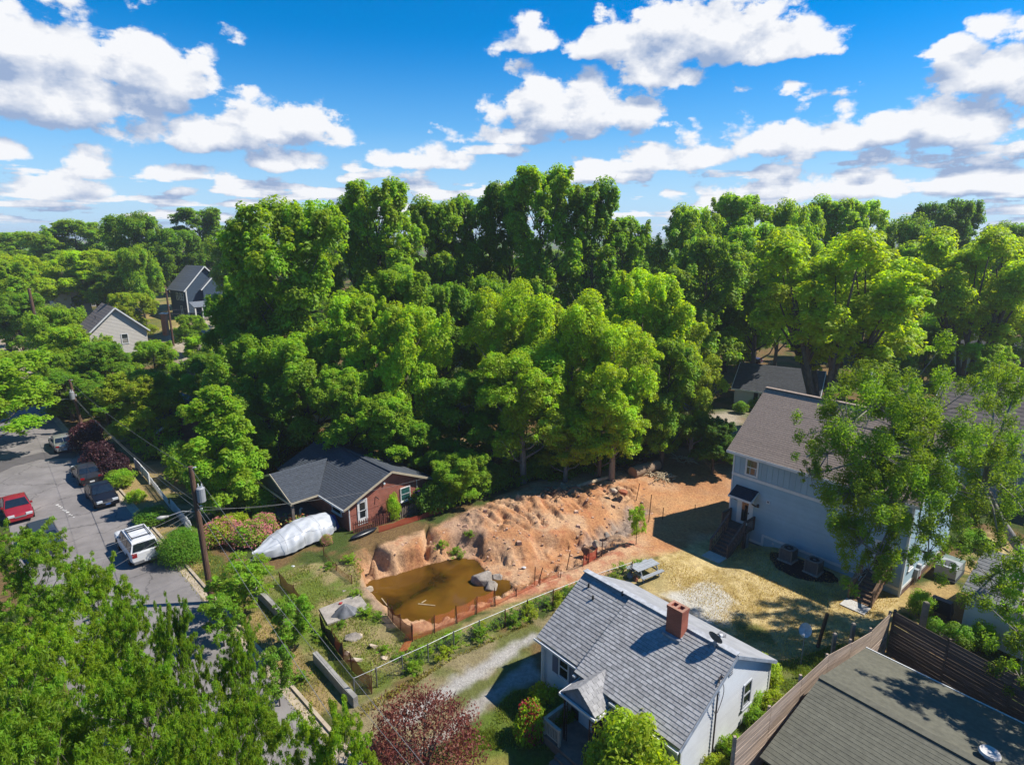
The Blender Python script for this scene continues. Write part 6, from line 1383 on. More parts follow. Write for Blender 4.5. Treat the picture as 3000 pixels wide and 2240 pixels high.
def crown_puffs(kind, h, Rr, seed):
    """puff centres/radii (metres) and lobe centres for the limbs"""
    r = random.Random(seed); lobes = []; P = []; Q = []
    if kind == 'round': z0, z1, nl, lr = .24 * h, .97 * h, 22, .33
    elif kind == 'tall': z0, z1, nl, lr = .18 * h, .985 * h, 30, .36
    elif kind == 'airy': z0, z1, nl, lr = .25 * h, .97 * h, 24, .30
    elif kind == 'maple': z0, z1, nl, lr = .08 * h, .98 * h, 40, .30
    elif kind == 'fan': z0, z1, nl, lr = .42 * h, .97 * h, 36, .24
    elif kind == 'oak': z0, z1, nl, lr = .2 * h, .97 * h, 34, .26
    else: z0, z1, nl, lr = .2 * h, .97 * h, 20, .36
    for i in range(nl):
        f = (i + .5) / nl; z = z0 + (z1 - z0) * f ** (.8 if kind != 'maple' else 1.0)
        u = (z - z0) / (z1 - z0)
        if kind == 'round' or kind == 'oak': prof = math.sqrt(max(.0, 1 - ((u - .42) / .64) ** 2))
        elif kind == 'tall': prof = (.62 + .38 * math.sin(min(1, u / .55) * math.pi / 2)) * math.sqrt(max(0, 1 - max(0, (u - .45) / .62) ** 2.2))
        elif kind == 'maple': prof = math.sqrt(max(0, 1 - u ** 1.5)) * (.8 + .2 * min(1, u / .2))
        elif kind == 'fan': prof = math.sqrt(max(0, 1 - ((u - .55) / .7) ** 2))
        else: prof = math.sqrt(max(0, 1 - ((u - .5) / .66) ** 2))
        a = i * 2.399 + r.uniform(-.5, .5); rr = Rr * prof * (r.uniform(.55, .80) if i % 3 else r.uniform(.1, .45))
        L = lr * Rr * r.uniform(.75, 1.2) * (.7 + .3 * prof); lobes.append((Vector((rr * math.cos(a), rr * math.sin(a), z)), L))
    for (c, L) in lobes:
        if kind == 'oak':
            for j in range(10):
                d = Vector((r.gauss(0, 1), r.gauss(0, 1), r.gauss(.3, .7))).normalized(); n_ = r.randint(2, 4)
                for e_ in range(n_):
                    p = c + d * L * (.25 + .42 * e_) + Vector((0, 0, -.04 * e_ * e_ * L)); q = L * r.uniform(.16, .27); P.append(tuple(p)); Q.append((q, q, q * .75))
            continue
        k = {'round': 20, 'tall': 18, 'airy': 15, 'maple': 18, 'fan': 16}.get(kind, 20)
        P.append(tuple(c)); Q.append((L * .95, L * .95, L * .8))
        for j in range(k):
            d = Vector((r.gauss(0, 1), r.gauss(0, 1), r.gauss(.25, .9))).normalized()
            out = Vector((c.x, c.y, 0)); d = (d + (out.normalized() * .5 if out.length > .1 else Vector((0, 0, .3)))).normalized()
            p = c + Vector((d.x * L, d.y * L, d.z * L * (.85 if kind != 'tall' else 1.25))) * r.uniform(.5, 1.12); q = L * r.uniform(.18, .40)
            if p.z > h - q: p.z = h - q - r.uniform(0, .09 * h)
            P.append(tuple(p)); Q.append((q, q, q * {'airy': .7, 'fan': .75, 'tall': 1.05, 'maple': .8}.get(kind, .85)))
    if kind in ('tall', 'round'):                 # ragged leading shoots
        for j in range(34):
            c, L = lobes[-1 - r.randrange(9)]; a = r.uniform(0, 6.28); d_ = r.uniform(.3, 1.1) * L; q = Rr * r.uniform(.06, .12)
            P.append((c.x + math.cos(a) * d_, c.y + math.sin(a) * d_, min(c.z + L * r.uniform(.4, 1.4), h - 1.6 * q - abs(r.gauss(0, .035)) * h))); Q.append((q, q, q * 2.0))
    return P, Q, lobes
def limbs(kind, h, Rr, lobes, seed, r0):
    r = random.Random(seed); b = MB(); lean = Vector((r.uniform(-.03, .03) * h, r.uniform(-.03, .03) * h, 0))
    if kind == 'fan':
        stems = [(Vector((math.cos(a) * Rr * .34, math.sin(a) * Rr * .34, h * .5)), r0 * .62) for a in np.linspace(0, 5.6, 7)]
        for (e, w) in stems: b.tube([(e.x * .08, e.y * .08, -.2), (e.x * .35, e.y * .35, h * .2), tuple(e)], [w, w * .85, w * .6], 8)
        for i, (c, L) in enumerate(lobes):
            e, w = min(stems, key=lambda s_: (s_[0] - c).length); b.tube([tuple(e * .8), tuple(e.lerp(c, .55) + Vector((0, 0, -.02 * h))), tuple(c)], [w * .5, w * .3, w * .12], 6)
        return b
    top = h * (.82 if kind != 'airy' else .62)
    b.tube([(0, 0, -.3), (lean.x * .3, lean.y * .3, h * .25), (lean.x * .7, lean.y * .7, h * .55), (lean.x, lean.y, top)], [r0 * 1.15, r0 * .85, r0 * .55, r0 * .15], 9)
    for (c, L) in lobes:
        z = max(.12 * h, min(c.z - .12 * h - .25 * math.hypot(c.x, c.y), top * .95)); f = z / top; s0 = Vector((lean.x * f, lean.y * f, z)); w = r0 * (.42 - .25 * f)
        mid = s0.lerp(c, .5) + Vector((r.uniform(-.04, .04) * h, r.uniform(-.04, .04) * h, -.03 * h)); b.tube([tuple(s0), tuple(mid), tuple(c)], [w, w * .65, w * .2], 6)
        for j in range(2 if kind != 'airy' else 4):
            e = c + Vector((r.uniform(-1, 1), r.uniform(-1, 1), r.uniform(-.2, .9))) * L; b.tube([tuple(mid.lerp(c, .6)), tuple(e)], [w * .35, w * .1], 5)
    return b
LIB = {}
def kindlib(key, kind, h, Rr, n, leaf, seed, bark=None, r0=None, aspect=.55, **kw):
    P, Q, lob = crown_puffs(kind, h, Rr, seed)
    LIB[key] = (leaf_mesh('crown_' + key, P, Q, n, leaf, seed, LEAF, aspect=aspect, **kw), limbs(kind, h, Rr, lob, seed, r0 or h * .02).mesh('trunk_' + key, bark or BKM, True), h, Rr)
kindlib('round0', 'round', 20, 7.0, 60000, .195, 1); kindlib('round1', 'round', 18, 6.5, 54000, .185, 2); kindlib('round2', 'round', 16, 6.8, 54000, .185, 3)
kindlib('tall0', 'tall', 27, 5.8, 62000, .205, 4); kindlib('tall1', 'tall', 25, 5.4, 58000, .205, 5)
kindlib('airy0', 'airy', 17, 7.0, 56000, .155, 6, BKP, .45); kindlib('airy1', 'airy', 15, 6.2, 50000, .155, 7, BKP, .4)
kindlib('maple', 'maple', 10, 3.6, 50000, .12, 8); kindlib('fan', 'fan', 21, 9.5, 72000, .19, 9, BKM, .6)
kindlib('oak0', 'oak', 8.5, 4.2, 66000, .088, 10, aspect=.26, rand=.6, up=.15); kindlib('oak1', 'oak', 8.0, 3.8, 58000, .088, 11, aspect=.26, rand=.6, up=.15)
kindlib('small0', 'airy', 4.5, 1.7, 8500, .075, 12, BKM, .06); kindlib('small1', 'round', 5.0, 1.9, 8000, .13, 13, BKM, .08)
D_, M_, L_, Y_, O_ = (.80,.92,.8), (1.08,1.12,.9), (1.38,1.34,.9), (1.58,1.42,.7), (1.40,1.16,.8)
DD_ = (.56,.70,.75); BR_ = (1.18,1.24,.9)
def tree_at(key, x, y, z, h, w, tint, label, group=None, cat='tree', name='tree', rz=None):
    cm_, tm_, h0, R0_ = LIB[key]
    t = thing(name, label, cat, (x, y, z), rng.uniform(0, 6.28) if rz is None else rz, group)
    k = (w / 2) / (R0_ * 1.02); t.scale = (k, k, h / h0)
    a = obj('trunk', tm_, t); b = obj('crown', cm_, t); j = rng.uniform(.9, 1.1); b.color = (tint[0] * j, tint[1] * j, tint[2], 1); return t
def T(key, x, yt, Y, wpx, tint, label, group=None, name='tree'):
    p = AT(x, yt, Y); g_ = hgt(p.x, p.y); zc = Y * _c - (p.z * .7 - CAMH) * _s
    return tree_at(key, p.x, p.y, g_, max(p.z - g_, 3), wpx * zc / FPX, tint, label, group, name=name)
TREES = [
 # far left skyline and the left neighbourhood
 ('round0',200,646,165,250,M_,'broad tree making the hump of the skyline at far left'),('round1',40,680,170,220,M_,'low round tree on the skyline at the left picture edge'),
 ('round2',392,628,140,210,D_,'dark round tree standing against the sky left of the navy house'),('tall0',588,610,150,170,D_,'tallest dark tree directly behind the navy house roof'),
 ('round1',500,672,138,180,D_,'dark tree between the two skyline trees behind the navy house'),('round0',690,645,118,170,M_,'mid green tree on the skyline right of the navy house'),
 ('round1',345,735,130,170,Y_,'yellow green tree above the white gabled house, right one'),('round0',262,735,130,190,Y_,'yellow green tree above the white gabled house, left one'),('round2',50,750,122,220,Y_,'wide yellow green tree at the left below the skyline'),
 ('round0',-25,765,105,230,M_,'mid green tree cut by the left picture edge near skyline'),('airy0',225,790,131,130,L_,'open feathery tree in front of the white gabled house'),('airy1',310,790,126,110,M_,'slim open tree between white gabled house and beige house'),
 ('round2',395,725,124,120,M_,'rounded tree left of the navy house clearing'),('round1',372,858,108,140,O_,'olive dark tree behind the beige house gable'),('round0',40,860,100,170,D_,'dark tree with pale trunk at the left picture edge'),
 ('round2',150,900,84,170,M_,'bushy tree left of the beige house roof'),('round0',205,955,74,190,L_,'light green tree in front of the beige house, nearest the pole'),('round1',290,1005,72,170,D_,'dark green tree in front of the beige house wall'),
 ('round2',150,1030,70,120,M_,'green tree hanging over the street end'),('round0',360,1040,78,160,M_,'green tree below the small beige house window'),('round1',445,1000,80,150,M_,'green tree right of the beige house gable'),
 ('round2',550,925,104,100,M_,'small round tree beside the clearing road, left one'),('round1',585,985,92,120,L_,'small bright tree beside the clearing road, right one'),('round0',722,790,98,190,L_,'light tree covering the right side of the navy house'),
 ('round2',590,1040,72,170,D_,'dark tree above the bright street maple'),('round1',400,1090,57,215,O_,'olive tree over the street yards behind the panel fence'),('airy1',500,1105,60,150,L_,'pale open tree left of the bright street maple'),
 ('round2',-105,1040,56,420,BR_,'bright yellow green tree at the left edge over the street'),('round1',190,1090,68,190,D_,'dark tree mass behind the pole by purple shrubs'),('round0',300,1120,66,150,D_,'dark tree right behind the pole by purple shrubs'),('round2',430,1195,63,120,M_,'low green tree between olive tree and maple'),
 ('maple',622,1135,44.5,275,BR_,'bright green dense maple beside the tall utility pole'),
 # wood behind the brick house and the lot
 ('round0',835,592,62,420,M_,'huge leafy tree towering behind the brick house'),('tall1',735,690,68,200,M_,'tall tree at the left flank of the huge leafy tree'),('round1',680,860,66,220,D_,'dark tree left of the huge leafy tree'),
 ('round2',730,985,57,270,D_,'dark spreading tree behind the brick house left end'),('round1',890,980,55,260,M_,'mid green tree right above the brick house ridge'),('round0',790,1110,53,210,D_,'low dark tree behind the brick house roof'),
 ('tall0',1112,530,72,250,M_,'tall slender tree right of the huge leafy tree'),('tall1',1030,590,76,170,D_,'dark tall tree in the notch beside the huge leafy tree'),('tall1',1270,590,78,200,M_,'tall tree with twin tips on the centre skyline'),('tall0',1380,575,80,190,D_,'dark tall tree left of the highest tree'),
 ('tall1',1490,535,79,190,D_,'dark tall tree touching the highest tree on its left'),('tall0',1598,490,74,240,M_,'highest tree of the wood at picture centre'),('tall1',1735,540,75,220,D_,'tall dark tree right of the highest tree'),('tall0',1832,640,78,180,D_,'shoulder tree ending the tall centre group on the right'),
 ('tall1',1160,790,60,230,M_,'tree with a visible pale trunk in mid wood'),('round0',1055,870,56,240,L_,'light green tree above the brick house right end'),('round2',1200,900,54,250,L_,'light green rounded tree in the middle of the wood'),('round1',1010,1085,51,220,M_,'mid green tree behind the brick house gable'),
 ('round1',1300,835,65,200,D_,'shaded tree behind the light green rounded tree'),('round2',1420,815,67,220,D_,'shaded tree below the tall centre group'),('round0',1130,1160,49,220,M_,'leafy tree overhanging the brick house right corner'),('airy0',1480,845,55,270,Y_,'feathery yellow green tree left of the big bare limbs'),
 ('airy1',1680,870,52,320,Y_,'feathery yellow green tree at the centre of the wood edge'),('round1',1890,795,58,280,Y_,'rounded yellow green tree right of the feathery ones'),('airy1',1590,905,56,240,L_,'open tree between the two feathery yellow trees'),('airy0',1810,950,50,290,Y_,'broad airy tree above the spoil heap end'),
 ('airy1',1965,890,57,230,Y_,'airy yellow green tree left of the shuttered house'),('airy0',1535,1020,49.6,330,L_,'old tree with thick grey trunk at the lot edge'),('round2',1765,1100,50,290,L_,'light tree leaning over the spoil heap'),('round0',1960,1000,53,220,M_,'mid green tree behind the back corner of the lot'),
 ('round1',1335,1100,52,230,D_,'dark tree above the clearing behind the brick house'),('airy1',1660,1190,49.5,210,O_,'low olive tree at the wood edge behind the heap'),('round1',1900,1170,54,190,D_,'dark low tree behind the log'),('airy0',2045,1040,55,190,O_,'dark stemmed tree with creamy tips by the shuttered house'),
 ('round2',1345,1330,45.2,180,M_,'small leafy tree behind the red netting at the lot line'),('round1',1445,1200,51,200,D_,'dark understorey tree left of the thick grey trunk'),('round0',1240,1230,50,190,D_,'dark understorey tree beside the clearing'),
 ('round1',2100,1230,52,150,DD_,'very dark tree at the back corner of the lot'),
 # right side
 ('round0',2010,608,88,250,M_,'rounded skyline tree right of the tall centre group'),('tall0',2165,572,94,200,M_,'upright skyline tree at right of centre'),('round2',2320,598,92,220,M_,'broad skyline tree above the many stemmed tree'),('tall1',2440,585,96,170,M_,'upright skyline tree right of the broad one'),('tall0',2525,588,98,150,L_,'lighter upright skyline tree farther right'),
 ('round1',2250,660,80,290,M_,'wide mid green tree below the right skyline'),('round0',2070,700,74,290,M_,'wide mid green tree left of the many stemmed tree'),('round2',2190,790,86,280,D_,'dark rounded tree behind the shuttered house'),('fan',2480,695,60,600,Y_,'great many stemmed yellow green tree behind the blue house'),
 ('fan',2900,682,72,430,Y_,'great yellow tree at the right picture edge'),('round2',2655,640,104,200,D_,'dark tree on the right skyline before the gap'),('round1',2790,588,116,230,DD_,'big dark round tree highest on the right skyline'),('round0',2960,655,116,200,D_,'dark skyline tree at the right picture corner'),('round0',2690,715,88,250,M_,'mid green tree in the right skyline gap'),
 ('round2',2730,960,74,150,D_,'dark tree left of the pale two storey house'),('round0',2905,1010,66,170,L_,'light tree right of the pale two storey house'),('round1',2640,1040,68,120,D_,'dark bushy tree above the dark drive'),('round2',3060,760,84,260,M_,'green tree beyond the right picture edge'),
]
for tr_ in TREES: T(*tr_)
# background wood: individual trees that close the view behind the named ones
for k in range(64):
    px_ = -250 + (k * 997 % 3600); Y = 100 + (k * 37 % 110); p = AT(px_, 700, Y)
    if (-130 < p.x < -40) and Y < 175: continue
    tree_at(('round0', 'round1', 'round2', 'tall1')[k % 4], p.x, Y, hgt(p.x, Y), rng.uniform(13, 17.5) - (3 if p.x < -30 else 0), rng.uniform(11, 15), (D_, M_, M_, L_)[k * 7 % 4], 'leafy tree deep in the background wood behind the nearer trees', 'trees of the background wood')
# far woods to the horizon, one mass
r = np.random.RandomState(77); cc, rr2 = [], []
for k in range(950):
    Y = 215 + 1300 * r.rand() ** 1.8; X = r.uniform(-1, 1) * (Y * 1.05 + 60); h = r.uniform(11, 19) + (4 if Y > 700 else 0)
    for j in range(7): cc.append((X + r.uniform(-4, 4), Y + r.uniform(-4, 4), h * r.uniform(.35, .85))); q_ = r.uniform(2.2, 4.2); rr2.append((q_, q_, q_ * .8))
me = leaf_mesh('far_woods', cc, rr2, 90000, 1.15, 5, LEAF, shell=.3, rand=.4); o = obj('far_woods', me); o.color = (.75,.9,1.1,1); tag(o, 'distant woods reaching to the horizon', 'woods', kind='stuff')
# foreground street trees (bottom left)
FL_, FM_ = (.98,.98,.85), (.84,.90,.85)
for a in [('oak0',60,1555,24.5,340,FM_,'feathery street tree over the dark wagon at left'),('oak1',265,1660,21.5,250,FL_,'street tree with a pointed tip over the street'),('oak0',345,1755,19.0,230,FM_,'small feathery tree right of the pointed tip tree'),('oak1',500,1775,18.5,170,FM_,'slim street tree in the middle of the lower street'),
          ('oak1',690,1850,18.3,190,FM_,'street tree right of the lower street near the kerb'),('oak0',110,1830,16.0,460,FL_,'wide feathery tree in the lower left corner'),('oak1',400,1945,14.8,380,FM_,'wide feathery tree along the bottom left edge'),('oak0',700,2030,14.0,380,FL_,'feathery tree at the bottom edge below the lot corner'),('oak1',30,2040,12.5,560,FM_,'nearest feathery tree in the bottom left corner'),('oak0',545,2110,12.4,380,FL_,'near feathery tree at the bottom edge left of centre'),('oak1',965,2105,13.8,330,FL_,'feathery tree at the bottom edge beside the dark red shrub')]:
    T(*a, group='street trees in the foreground', name='street_tree')
for a in [('small0',700,1640,30.5,190,M_,'thin multi stemmed tree at the front lot corner by the pole'),('small0',645,1800,27.8,120,D_,'low leafy tree on the verge below the tall pole'),('small0',855,1800,27.5,140,D_,'small leafy sapling growing by the broken retaining wall'),('small0',805,1930,23.6,120,D_,'bushy sapling below the broken retaining wall'),('small0',1866,1545,39.0,60,L_,'young sapling by the yard corner near the picnic table')]: T(*a, name='sapling')

tree_at('oak1', 24.4, 20.6, 0, 12.0, 9.5, M_, 'tree at the right picture edge shading the green garage roof')
# ------------------------------------------------------------------ drooping tree in front of the blue house
PUF = [(2560,1185,33,135),(2480,1240,32.3,95),(2655,1150,33,120),(2750,1205,33,105),(2425,1330,31.5,65),(2560,1320,31.4,130),(2490,1440,31,95),(2570,1470,30.8,110),(2650,1400,31.5,110),(2525,1590,30.5,80),(2545,1670,30.3,60),(2470,1540,30.8,60),
       (2690,1540,31.5,85),(2775,1430,32,100),(2830,1320,32,95),(2755,1320,32.5,95),(2885,1420,32,95),(2960,1290,32,95),(2975,1460,31,85),(2930,1600,30,60),(2855,1520,31.5,70),(2940,1730,28,85),(2990,1860,26,90),(2900,1690,29,50),(2920,1140,34,75),(2985,1120,34,80),(2620,1250,32.5,90),(2720,1620,31.2,45),(2375,1390,31.5,35),(2600,1405,31.2,95),(2515,1400,31.2,80),(2610,1560,30.9,70),(2700,1270,32.4,80),(2580,1620,30.4,55),(2990,1990,24,60)]
tb = Vector((30.9, 32.3, 0)); t = thing('drooping_tree', 'drooping feathery tree hanging in front of the blue house', 'tree', tb)
cc, rr2, ww_ = [], [], []; br_ = MB(); r = random.Random(3)
fork = AT(2880, 1420, 30.0) - tb; fork2 = AT(2720, 1340, 29.5) - tb
br_.tube([(0, 0, -.2), (-.4, -.3, 3.0), tuple(fork * .6 + Vector((0, 0, .8))), tuple(fork)], [.34, .28, .24, .18], 10); br_.tube([tuple(fork * .75), tuple(fork.lerp(fork2, .5) + Vector((0, 0, -.5))), tuple(fork2)], [.17, .14, .1], 8)
for (x, y, Y, rp) in PUF:
    Y = Y * (.90 if x < 2850 else .94)
    c = AT(x, y, Y) - tb; zc = Y * _c - (c.z - CAMH) * _s; rad = rp * zc / FPX
    root = fork if (c - fork).length < (c - fork2).length else fork2
    if y > 1650 and x > 2800: root = Vector((-.4, -.3, 3.0))
    br_.tube([tuple(root), tuple(root.lerp(c, .5) + Vector((0, 0, .4))), tuple(c)], [.09, .06, .025], 6)
    for j in range(13):
        p = c + Vector((r.gauss(0, .55), r.gauss(0, .55), r.gauss(0, .5))) * rad; q_ = rad * r.uniform(.18, .33)
        cc.append(tuple(p)); rr2.append((q_, q_, q_ * 1.35)); ww_.append(q_ * q_)
        br_.tube([tuple(c), tuple(p)], [.025, .01], 4)
br_.build('trunk', BKP, t, smooth=True)
o = obj('crown', leaf_mesh('crown_drooping', cc, rr2, 118000, .08, 21, LEAF, aspect=.34, rand=.6, up=.1, lo=-1, weights=ww_), t); o.color = (.80, .86, .85, 1)

# ------------------------------------------------------------------ shrubs
SH = {}
def shrublib(key, n, leaf, seed, m, aspect=.55, np_=26, spread=.62, **kw):
    r = random.Random(seed); P, Q = [], []
    for i in range(np_):
        a = i * 2.4; f = (i + .5) / np_; zz = f; rr = math.sqrt(max(0, 1 - (zz - .35) ** 2 / .46)) * spread * r.uniform(.6, 1); P.append((rr * math.cos(a), rr * math.sin(a), .12 + .72 * zz)); q_ = r.uniform(.22, .36); Q.append((q_, q_, q_ * .8))
    SH[key] = leaf_mesh('leaves_' + key, P, Q, n, leaf, seed, m, aspect=aspect, **kw)
shrublib('bush', 5200, .045, 31, LEAF); shrublib('loose', 2600, .06, 32, LEAF, spread=.8, shell=.9, rand=.7); shrublib('dense', 17000, .026, 33, LEAF, np_=150, spread=.74, shell=.25, rand=.45)
PURL = leafmat('leaf_purple', (.075,.028,.030), trans=.25); PNK = leafmat('petal_pink', (.46,.17,.16), trans=.2); REDL = leafmat('leaf_dark_red', (.17,.055,.038), trans=.35); ROS = leafmat('petal_rose', (.42,.03,.03), trans=.2)
shrublib('purple', 5200, .045, 34, PURL, rand=.7); shrublib('pink', 3400, .035, 35, PNK, rand=.7, shell=.15); shrublib('redleaf', 9500, .026, 36, REDL, np_=90, spread=1.0, rand=.75, shell=.9, aspect=.45); shrublib('rose', 800, .05, 37, ROS, rand=.7, shell=.2)
r = random.Random(58); P, Q = [], []
for i in range(38):
    a, d_ = r.uniform(0, 6.28), abs(r.gauss(0, .42)); hh = max(.06, r.gauss(.42, .3) * (1 - .35 * d_)); q_ = r.uniform(.07, .2); P.append((d_ * math.cos(a), d_ * math.sin(a) * .8, hh)); Q.append((q_, q_, q_ * r.uniform(.7, 1.6)))
SH['weed'] = leaf_mesh('leaves_weed', P, Q, 1500, .055, 58, LEAF, aspect=.4, rand=.7, shell=.9, lo=-1)
STEM = MB()
for k in range(7): a = k * .9; STEM.tube([(0, 0, -.05), (.15 * math.cos(a), .15 * math.sin(a), .35), (.42 * math.cos(a), .42 * math.sin(a), .75)], [.03, .02, .008], 5)
STEM = STEM.mesh('stems', BKM)
def shrub(key, p, w, h, tint, label, name='shrub', group=None, extra=None, cat='shrub'):
    t = thing(name, label, cat, (p[0], p[1], hfull(p[0], p[1])), rng.uniform(0, 6.28), group); t.scale = (w / 1.75, w / 1.75, h / 1.05)
    obj('stems', STEM, t); o = obj('foliage', SH[key], t); o.color = (*tint, 1)
    if extra: e = obj(extra[0], SH[extra[1]], t); e.color = (1, 1, 1, 1); e.scale = (1.03, 1.03, 1.03)
    return t
def shp(key, px_, py_, w, h, tint, label, **kw): return shrub(key, G(px_, py_), w, h, tint, label, **kw)
shp('dense', 537, 1640, 3.1, 2.2, (.62,.82,.7), 'clipped round green bush beside the white sport utility vehicle', name='round_bush')
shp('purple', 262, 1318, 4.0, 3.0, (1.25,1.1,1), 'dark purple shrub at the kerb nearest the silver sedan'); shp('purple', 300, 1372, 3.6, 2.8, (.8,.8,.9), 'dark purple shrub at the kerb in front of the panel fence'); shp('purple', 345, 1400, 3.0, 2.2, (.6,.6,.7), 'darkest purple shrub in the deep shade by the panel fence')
shp('bush', 352, 1425, 3.0, 1.5, M_, 'low green shrub below the purple shrubs'); shp('loose', 398, 1470, 1.6, 1.1, L_, 'small loose shrub alone on the dry verge'); shp('bush', 450, 1530, 3.2, 1.2, DD_, 'dark green hedge bush at the kerb beside the white fence')
shp('bush', 185, 1215, 4.6, 1.6, D_, 'dark hedge across the far yard corner'); shp('bush', 235, 1205, 3.6, 1.5, M_, 'green hedge behind the pole by purple shrubs')
shp('bush', 650, 1585, 3.0, 1.7, O_, 'pink flowering azalea bush right behind the tall pole', extra=('blossom', 'pink')); shp('bush', 735, 1590, 3.0, 1.6, M_, 'pink azalea bush at the bow of the covered boat', extra=('blossom', 'pink')); shp('bush', 775, 1560, 2.4, 1.5, M_, 'brightest pink azalea bush behind the covered boat', extra=('blossom', 'pink')); shp('bush', 958, 1592, 1.0, .7, M_, 'tiny pink azalea at the stern of the covered boat', extra=('blossom', 'pink'))
shp('bush', 780, 1500, 3.0, 1.8, D_, 'dark green shrub left of the brick porch'); shp('bush', 720, 1480, 3.4, 2.2, M_, 'green shrub under the bright maple'); shp('loose', 690, 1545, 2.2, 1.2, O_, 'loose pinkish shrub between the azaleas')
p = brw(3.45, -.75); shrub('bush', p, 1.3, 2.2, L_, 'tall light green bush against the sunlit brick wall')
shrub('redleaf', AT(1235, 2130, 19.8).to_2d(), 4.0, 3.8, (1.0,1.0,1), 'dark red leaved tree at the bottom centre edge', name='red_leaf_tree', cat='tree')
p = whw(6.5, -1.45); shrub('bush', p, 3.4, 3.3, O_, 'olive holly in front of the cottage corner', name='holly'); p = whw(7.9, -2.2); shrub('loose', p, 2.6, 2.6, O_, 'loose olive holly branch mass right of the main holly', name='holly'); p = whw(5.6, -2.2); shrub('bush', p, 1.8, 2.3, O_, 'smaller olive holly beside the porch steps', name='holly')
p = whw(1.75, -2.35); shrub('loose', p, 1.5, 1.9, M_, 'red flowering rose bush left of the cottage porch', name='rose_bush', extra=('blossom', 'rose')); p = whw(1.1, -.85); shrub('loose', p, 1.7, 1.5, O_, 'yellowish shrub under the cottage front window'); p = whw(2.0, -.9); shrub('bush', p, 1.6, 1.2, DD_, 'dark shrub between the rose bush and the cottage wall')
for k, (x, y) in enumerate(((8.4, 6.2), (8.5, 4.6), (8.5, 2.6), (8.6, 1.2))):
    p = whw(x, y); shrub('loose', p, 1.2, .8, (O_, D_, M_, O_)[k], ORD[k] + ' weedy clump at the cottage gable counted from the rear corner', group='weeds at the cottage gable')
WEED = [(1190,1968),(1235,1948),(1290,1920),(1345,1893),(1395,1872),(1425,1856),(1462,1838),(1500,1822),(1530,1806),(1560,1792),(1590,1780),(1620,1770),(1660,1752),(1690,1740),(1790,1700),(1835,1682),(1870,1668)]
for k, (x, y) in enumerate(WEED): shp('weed', x + rng.uniform(-14, 14), y + rng.uniform(-5, 5), rng.uniform(.9, 2.0), rng.uniform(.5, 1.15), (M_, D_, O_)[k % 3], ORD[k] + ' clump of weeds on the chain link fence counted from the street', group='weeds along the chain link fence')
WT = ((1125,1905,.8,.35),(1180,1930,.9,.4),(1240,1910,1.2,.4),(1290,1900,1.0,.4),(1080,1800,1.2,.45),(1110,1815,.8,.4),(1048,1745,.8,.5),(965,1660,1.0,.4),(1030,1650,1.2,.5),(1000,1830,.7,.3),(940,1870,1.0,.4),(890,1990,1.0,.5),(905,1830,1.2,.6),(1330,1580,1.4,.7),(1290,1588,1.0,.5),(1380,1560,.9,.5))
WTO = [sorted(WT).index(u) for u in WT]
for k, (x, y, w, h) in enumerate(WT):
    shp('weed', x, y, w * 1.3, h, (M_, D_)[k % 2], ORD[WTO[k]] + ' low tuft of fresh weeds on the lot counted from the left', group='weed tufts on the lot')
# dark undergrowth along the wood edge
UG = [(1270,1500),(1310,1478),(1350,1465),(1400,1452),(1450,1432),(1500,1408),(1575,1395),(1620,1390),(1665,1382),(1710,1378),(1760,1368),(1810,1352),(1860,1338),(1910,1322),(1960,1308),(2010,1296),(2060,1310),(2110,1335),(2150,1352),(2050,1290),(1985,1290),(1400,1420),(1300,1440),(1230,1470),(1590,1370),(1690,1355)]
UGO = [sorted(UG).index(u) for u in UG]
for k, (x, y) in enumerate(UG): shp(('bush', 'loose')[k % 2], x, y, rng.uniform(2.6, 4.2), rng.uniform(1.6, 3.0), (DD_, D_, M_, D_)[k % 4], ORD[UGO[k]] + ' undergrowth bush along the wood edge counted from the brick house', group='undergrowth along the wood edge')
UG2 = [(600,1420),(660,1400),(720,1390),(775,1380),(840,1330),(900,1300),(1300,1380),(1340,1395),(1180,1370),(1240,1400),(420,1290),(470,1330),(520,1370),(560,1400),(380,1250),(330,1230)]
UGO = [sorted(UG2).index(u) for u in UG2]
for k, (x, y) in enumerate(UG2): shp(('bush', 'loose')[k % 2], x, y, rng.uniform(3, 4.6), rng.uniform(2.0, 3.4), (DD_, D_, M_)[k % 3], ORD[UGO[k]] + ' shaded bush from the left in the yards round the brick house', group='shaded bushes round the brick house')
UG3 = [(2690,1800,M_),(2730,1880,D_),(2800,1900,D_),(2870,1905,M_),(2850,1600,M_),(2250,1150,M_),(2215,1200,M_),(2240,1220,D_),(2170,1210,D_),(2230,2060,O_),(2180,2120,M_)]
UGO = [sorted(UG3).index(u) for u in UG3]
for k, (x, y, tn) in enumerate(UG3): shp('bush', x, y, rng.uniform(1.6, 2.6), rng.uniform(1.0, 1.8), tn, ORD[UGO[k]] + ' leafy bush from the left near the right hand houses', group='bushes near the right hand houses')
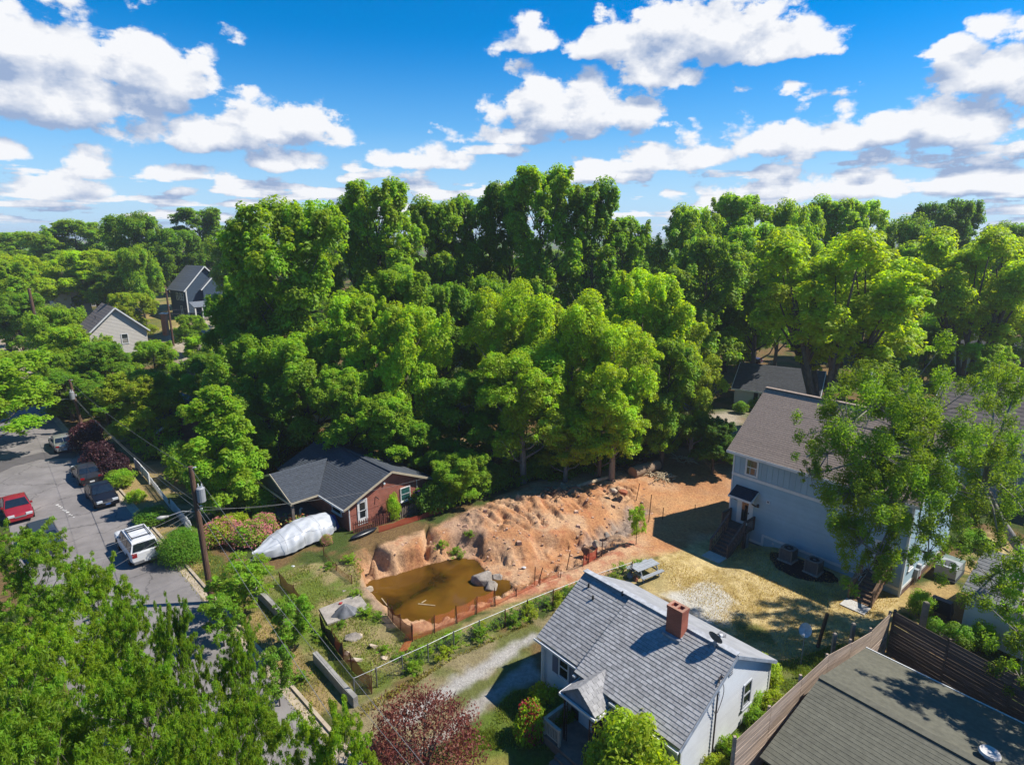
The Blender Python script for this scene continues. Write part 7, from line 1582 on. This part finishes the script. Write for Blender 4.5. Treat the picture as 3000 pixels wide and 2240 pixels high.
# ------------------------------------------------------------------ grass blades as real tufts
GRS = leafmat('grass_blade', (.15,.17,.035), trans=.25, var=.45)
def tufts(name, label, polys, n, size, color, seed):
    r = np.random.RandomState(seed); A = []
    for poly in polys:
        P = [G(*p) for p in poly]; xs_ = [p.x for p in P]; ys_ = [p.y for p in P]; k = 0
        X = r.uniform(min(xs_), max(xs_), n * 3); Y = r.uniform(min(ys_), max(ys_), n * 3); ok = polydist(X, Y, [tuple(p)[:2] for p in P]) > .1
        X, Y = X[ok][:n], Y[ok][:n]; den = fbm(X * .7, Y * .7, 3, seed); kk = den + r.rand(len(X)) * .35 > .62; X, Y = X[kk], Y[kk]
        Z = smooth_height(X, Y) + pit_height(X, Y); A.append(np.stack([X, Y, Z], 1))
    A = np.concatenate(A); m = len(A); a = r.uniform(0, 6.28, m); hh = size * r.uniform(.5, 1.3, m); w = size * .22
    dx, dy = np.cos(a) * w, np.sin(a) * w; lx, ly = r.normal(0, .35, m) * hh, r.normal(0, .35, m) * hh; z0 = np.zeros(m)
    V = np.stack([A + np.stack([-dx, -dy, z0 - .03], 1), A + np.stack([dx, dy, z0 - .03], 1), A + np.stack([lx + dx * .3, ly + dy * .3, hh], 1), A + np.stack([lx - dx * .3, ly - dy * .3, hh], 1)], 1).reshape(-1, 3)
    me = bpy.data.meshes.new(name); me.vertices.add(4 * m); me.vertices.foreach_set('co', V.ravel()); me.loops.add(4 * m); me.loops.foreach_set('vertex_index', np.arange(4 * m, dtype=np.int32)); me.polygons.add(m); me.polygons.foreach_set('loop_start', np.arange(0, 4 * m, 4, dtype=np.int32)); me.update(calc_edges=True)
    at2 = me.attributes.new('var', 'FLOAT', 'FACE'); at2.data.foreach_set('value', r.rand(m).astype(np.float32)); me.materials.append(GRS); o = obj(name, me); o.color = (*color, 1); tag(o, label, 'grass', kind='stuff')
LOTF = [(712,1695),(1020,2060),(1340,1905),(1330,1845),(1190,1862),(1120,1830),(1055,1730),(1070,1650),(900,1655)]
tufts('rough_grass', 'rough tufts of grass over the front of the lot', [LOTF], 13000, .11, (1.5, 1.5, 1.1), 41)
tufts('lawn_grass', 'mown green grass in front of the cottage', [[(1340,2160),(1500,2020),(1580,2010),(1640,2200),(1300,2200)], [(2240,1980),(2420,1890),(2560,1870),(2400,2020),(2250,2150)]], 16000, .10, (1.2, 1.35, .8), 42)
tufts('dry_grass', 'straw coloured dry grass over the back yard', [[(1900,1650),(2150,1560),(2640,1760),(2540,1840),(2330,1980),(2060,1810)]], 22000, .08, (3.0, 2.0, 2.6), 43)
tufts('verge_grass', 'patchy grass on the verges beside street and drive', [[(420,1560),(640,1830),(900,2140),(1010,2060),(720,1700),(560,1560)], [(1020,2085),(1340,1912),(1640,1782),(1630,1800),(1330,1935),(1060,2110)]], 12000, .12, (1.8, 1.4, 1.2), 44)

# ================================================================== AIR
hm = bpy.data.materials.new('summer_haze'); hm.use_nodes = True; t = hm.node_tree; t.nodes.clear()
pv = N(t, 'ShaderNodeVolumePrincipled'); pv.inputs['Color'].default_value = (.80, .88, .97, 1); pv.inputs['Density'].default_value = 0.0003; pv.inputs['Anisotropy'].default_value = .2
mo = N(t, 'ShaderNodeOutputMaterial'); t.links.new(pv.outputs[0], mo.inputs['Volume'])
hz_o = MB().box(-2900, 2900, -460, 4150, -4.0, 33.0).build('haze', hm); tag(hz_o, 'thin summer haze lying over the whole neighbourhood', 'haze', kind='stuff')
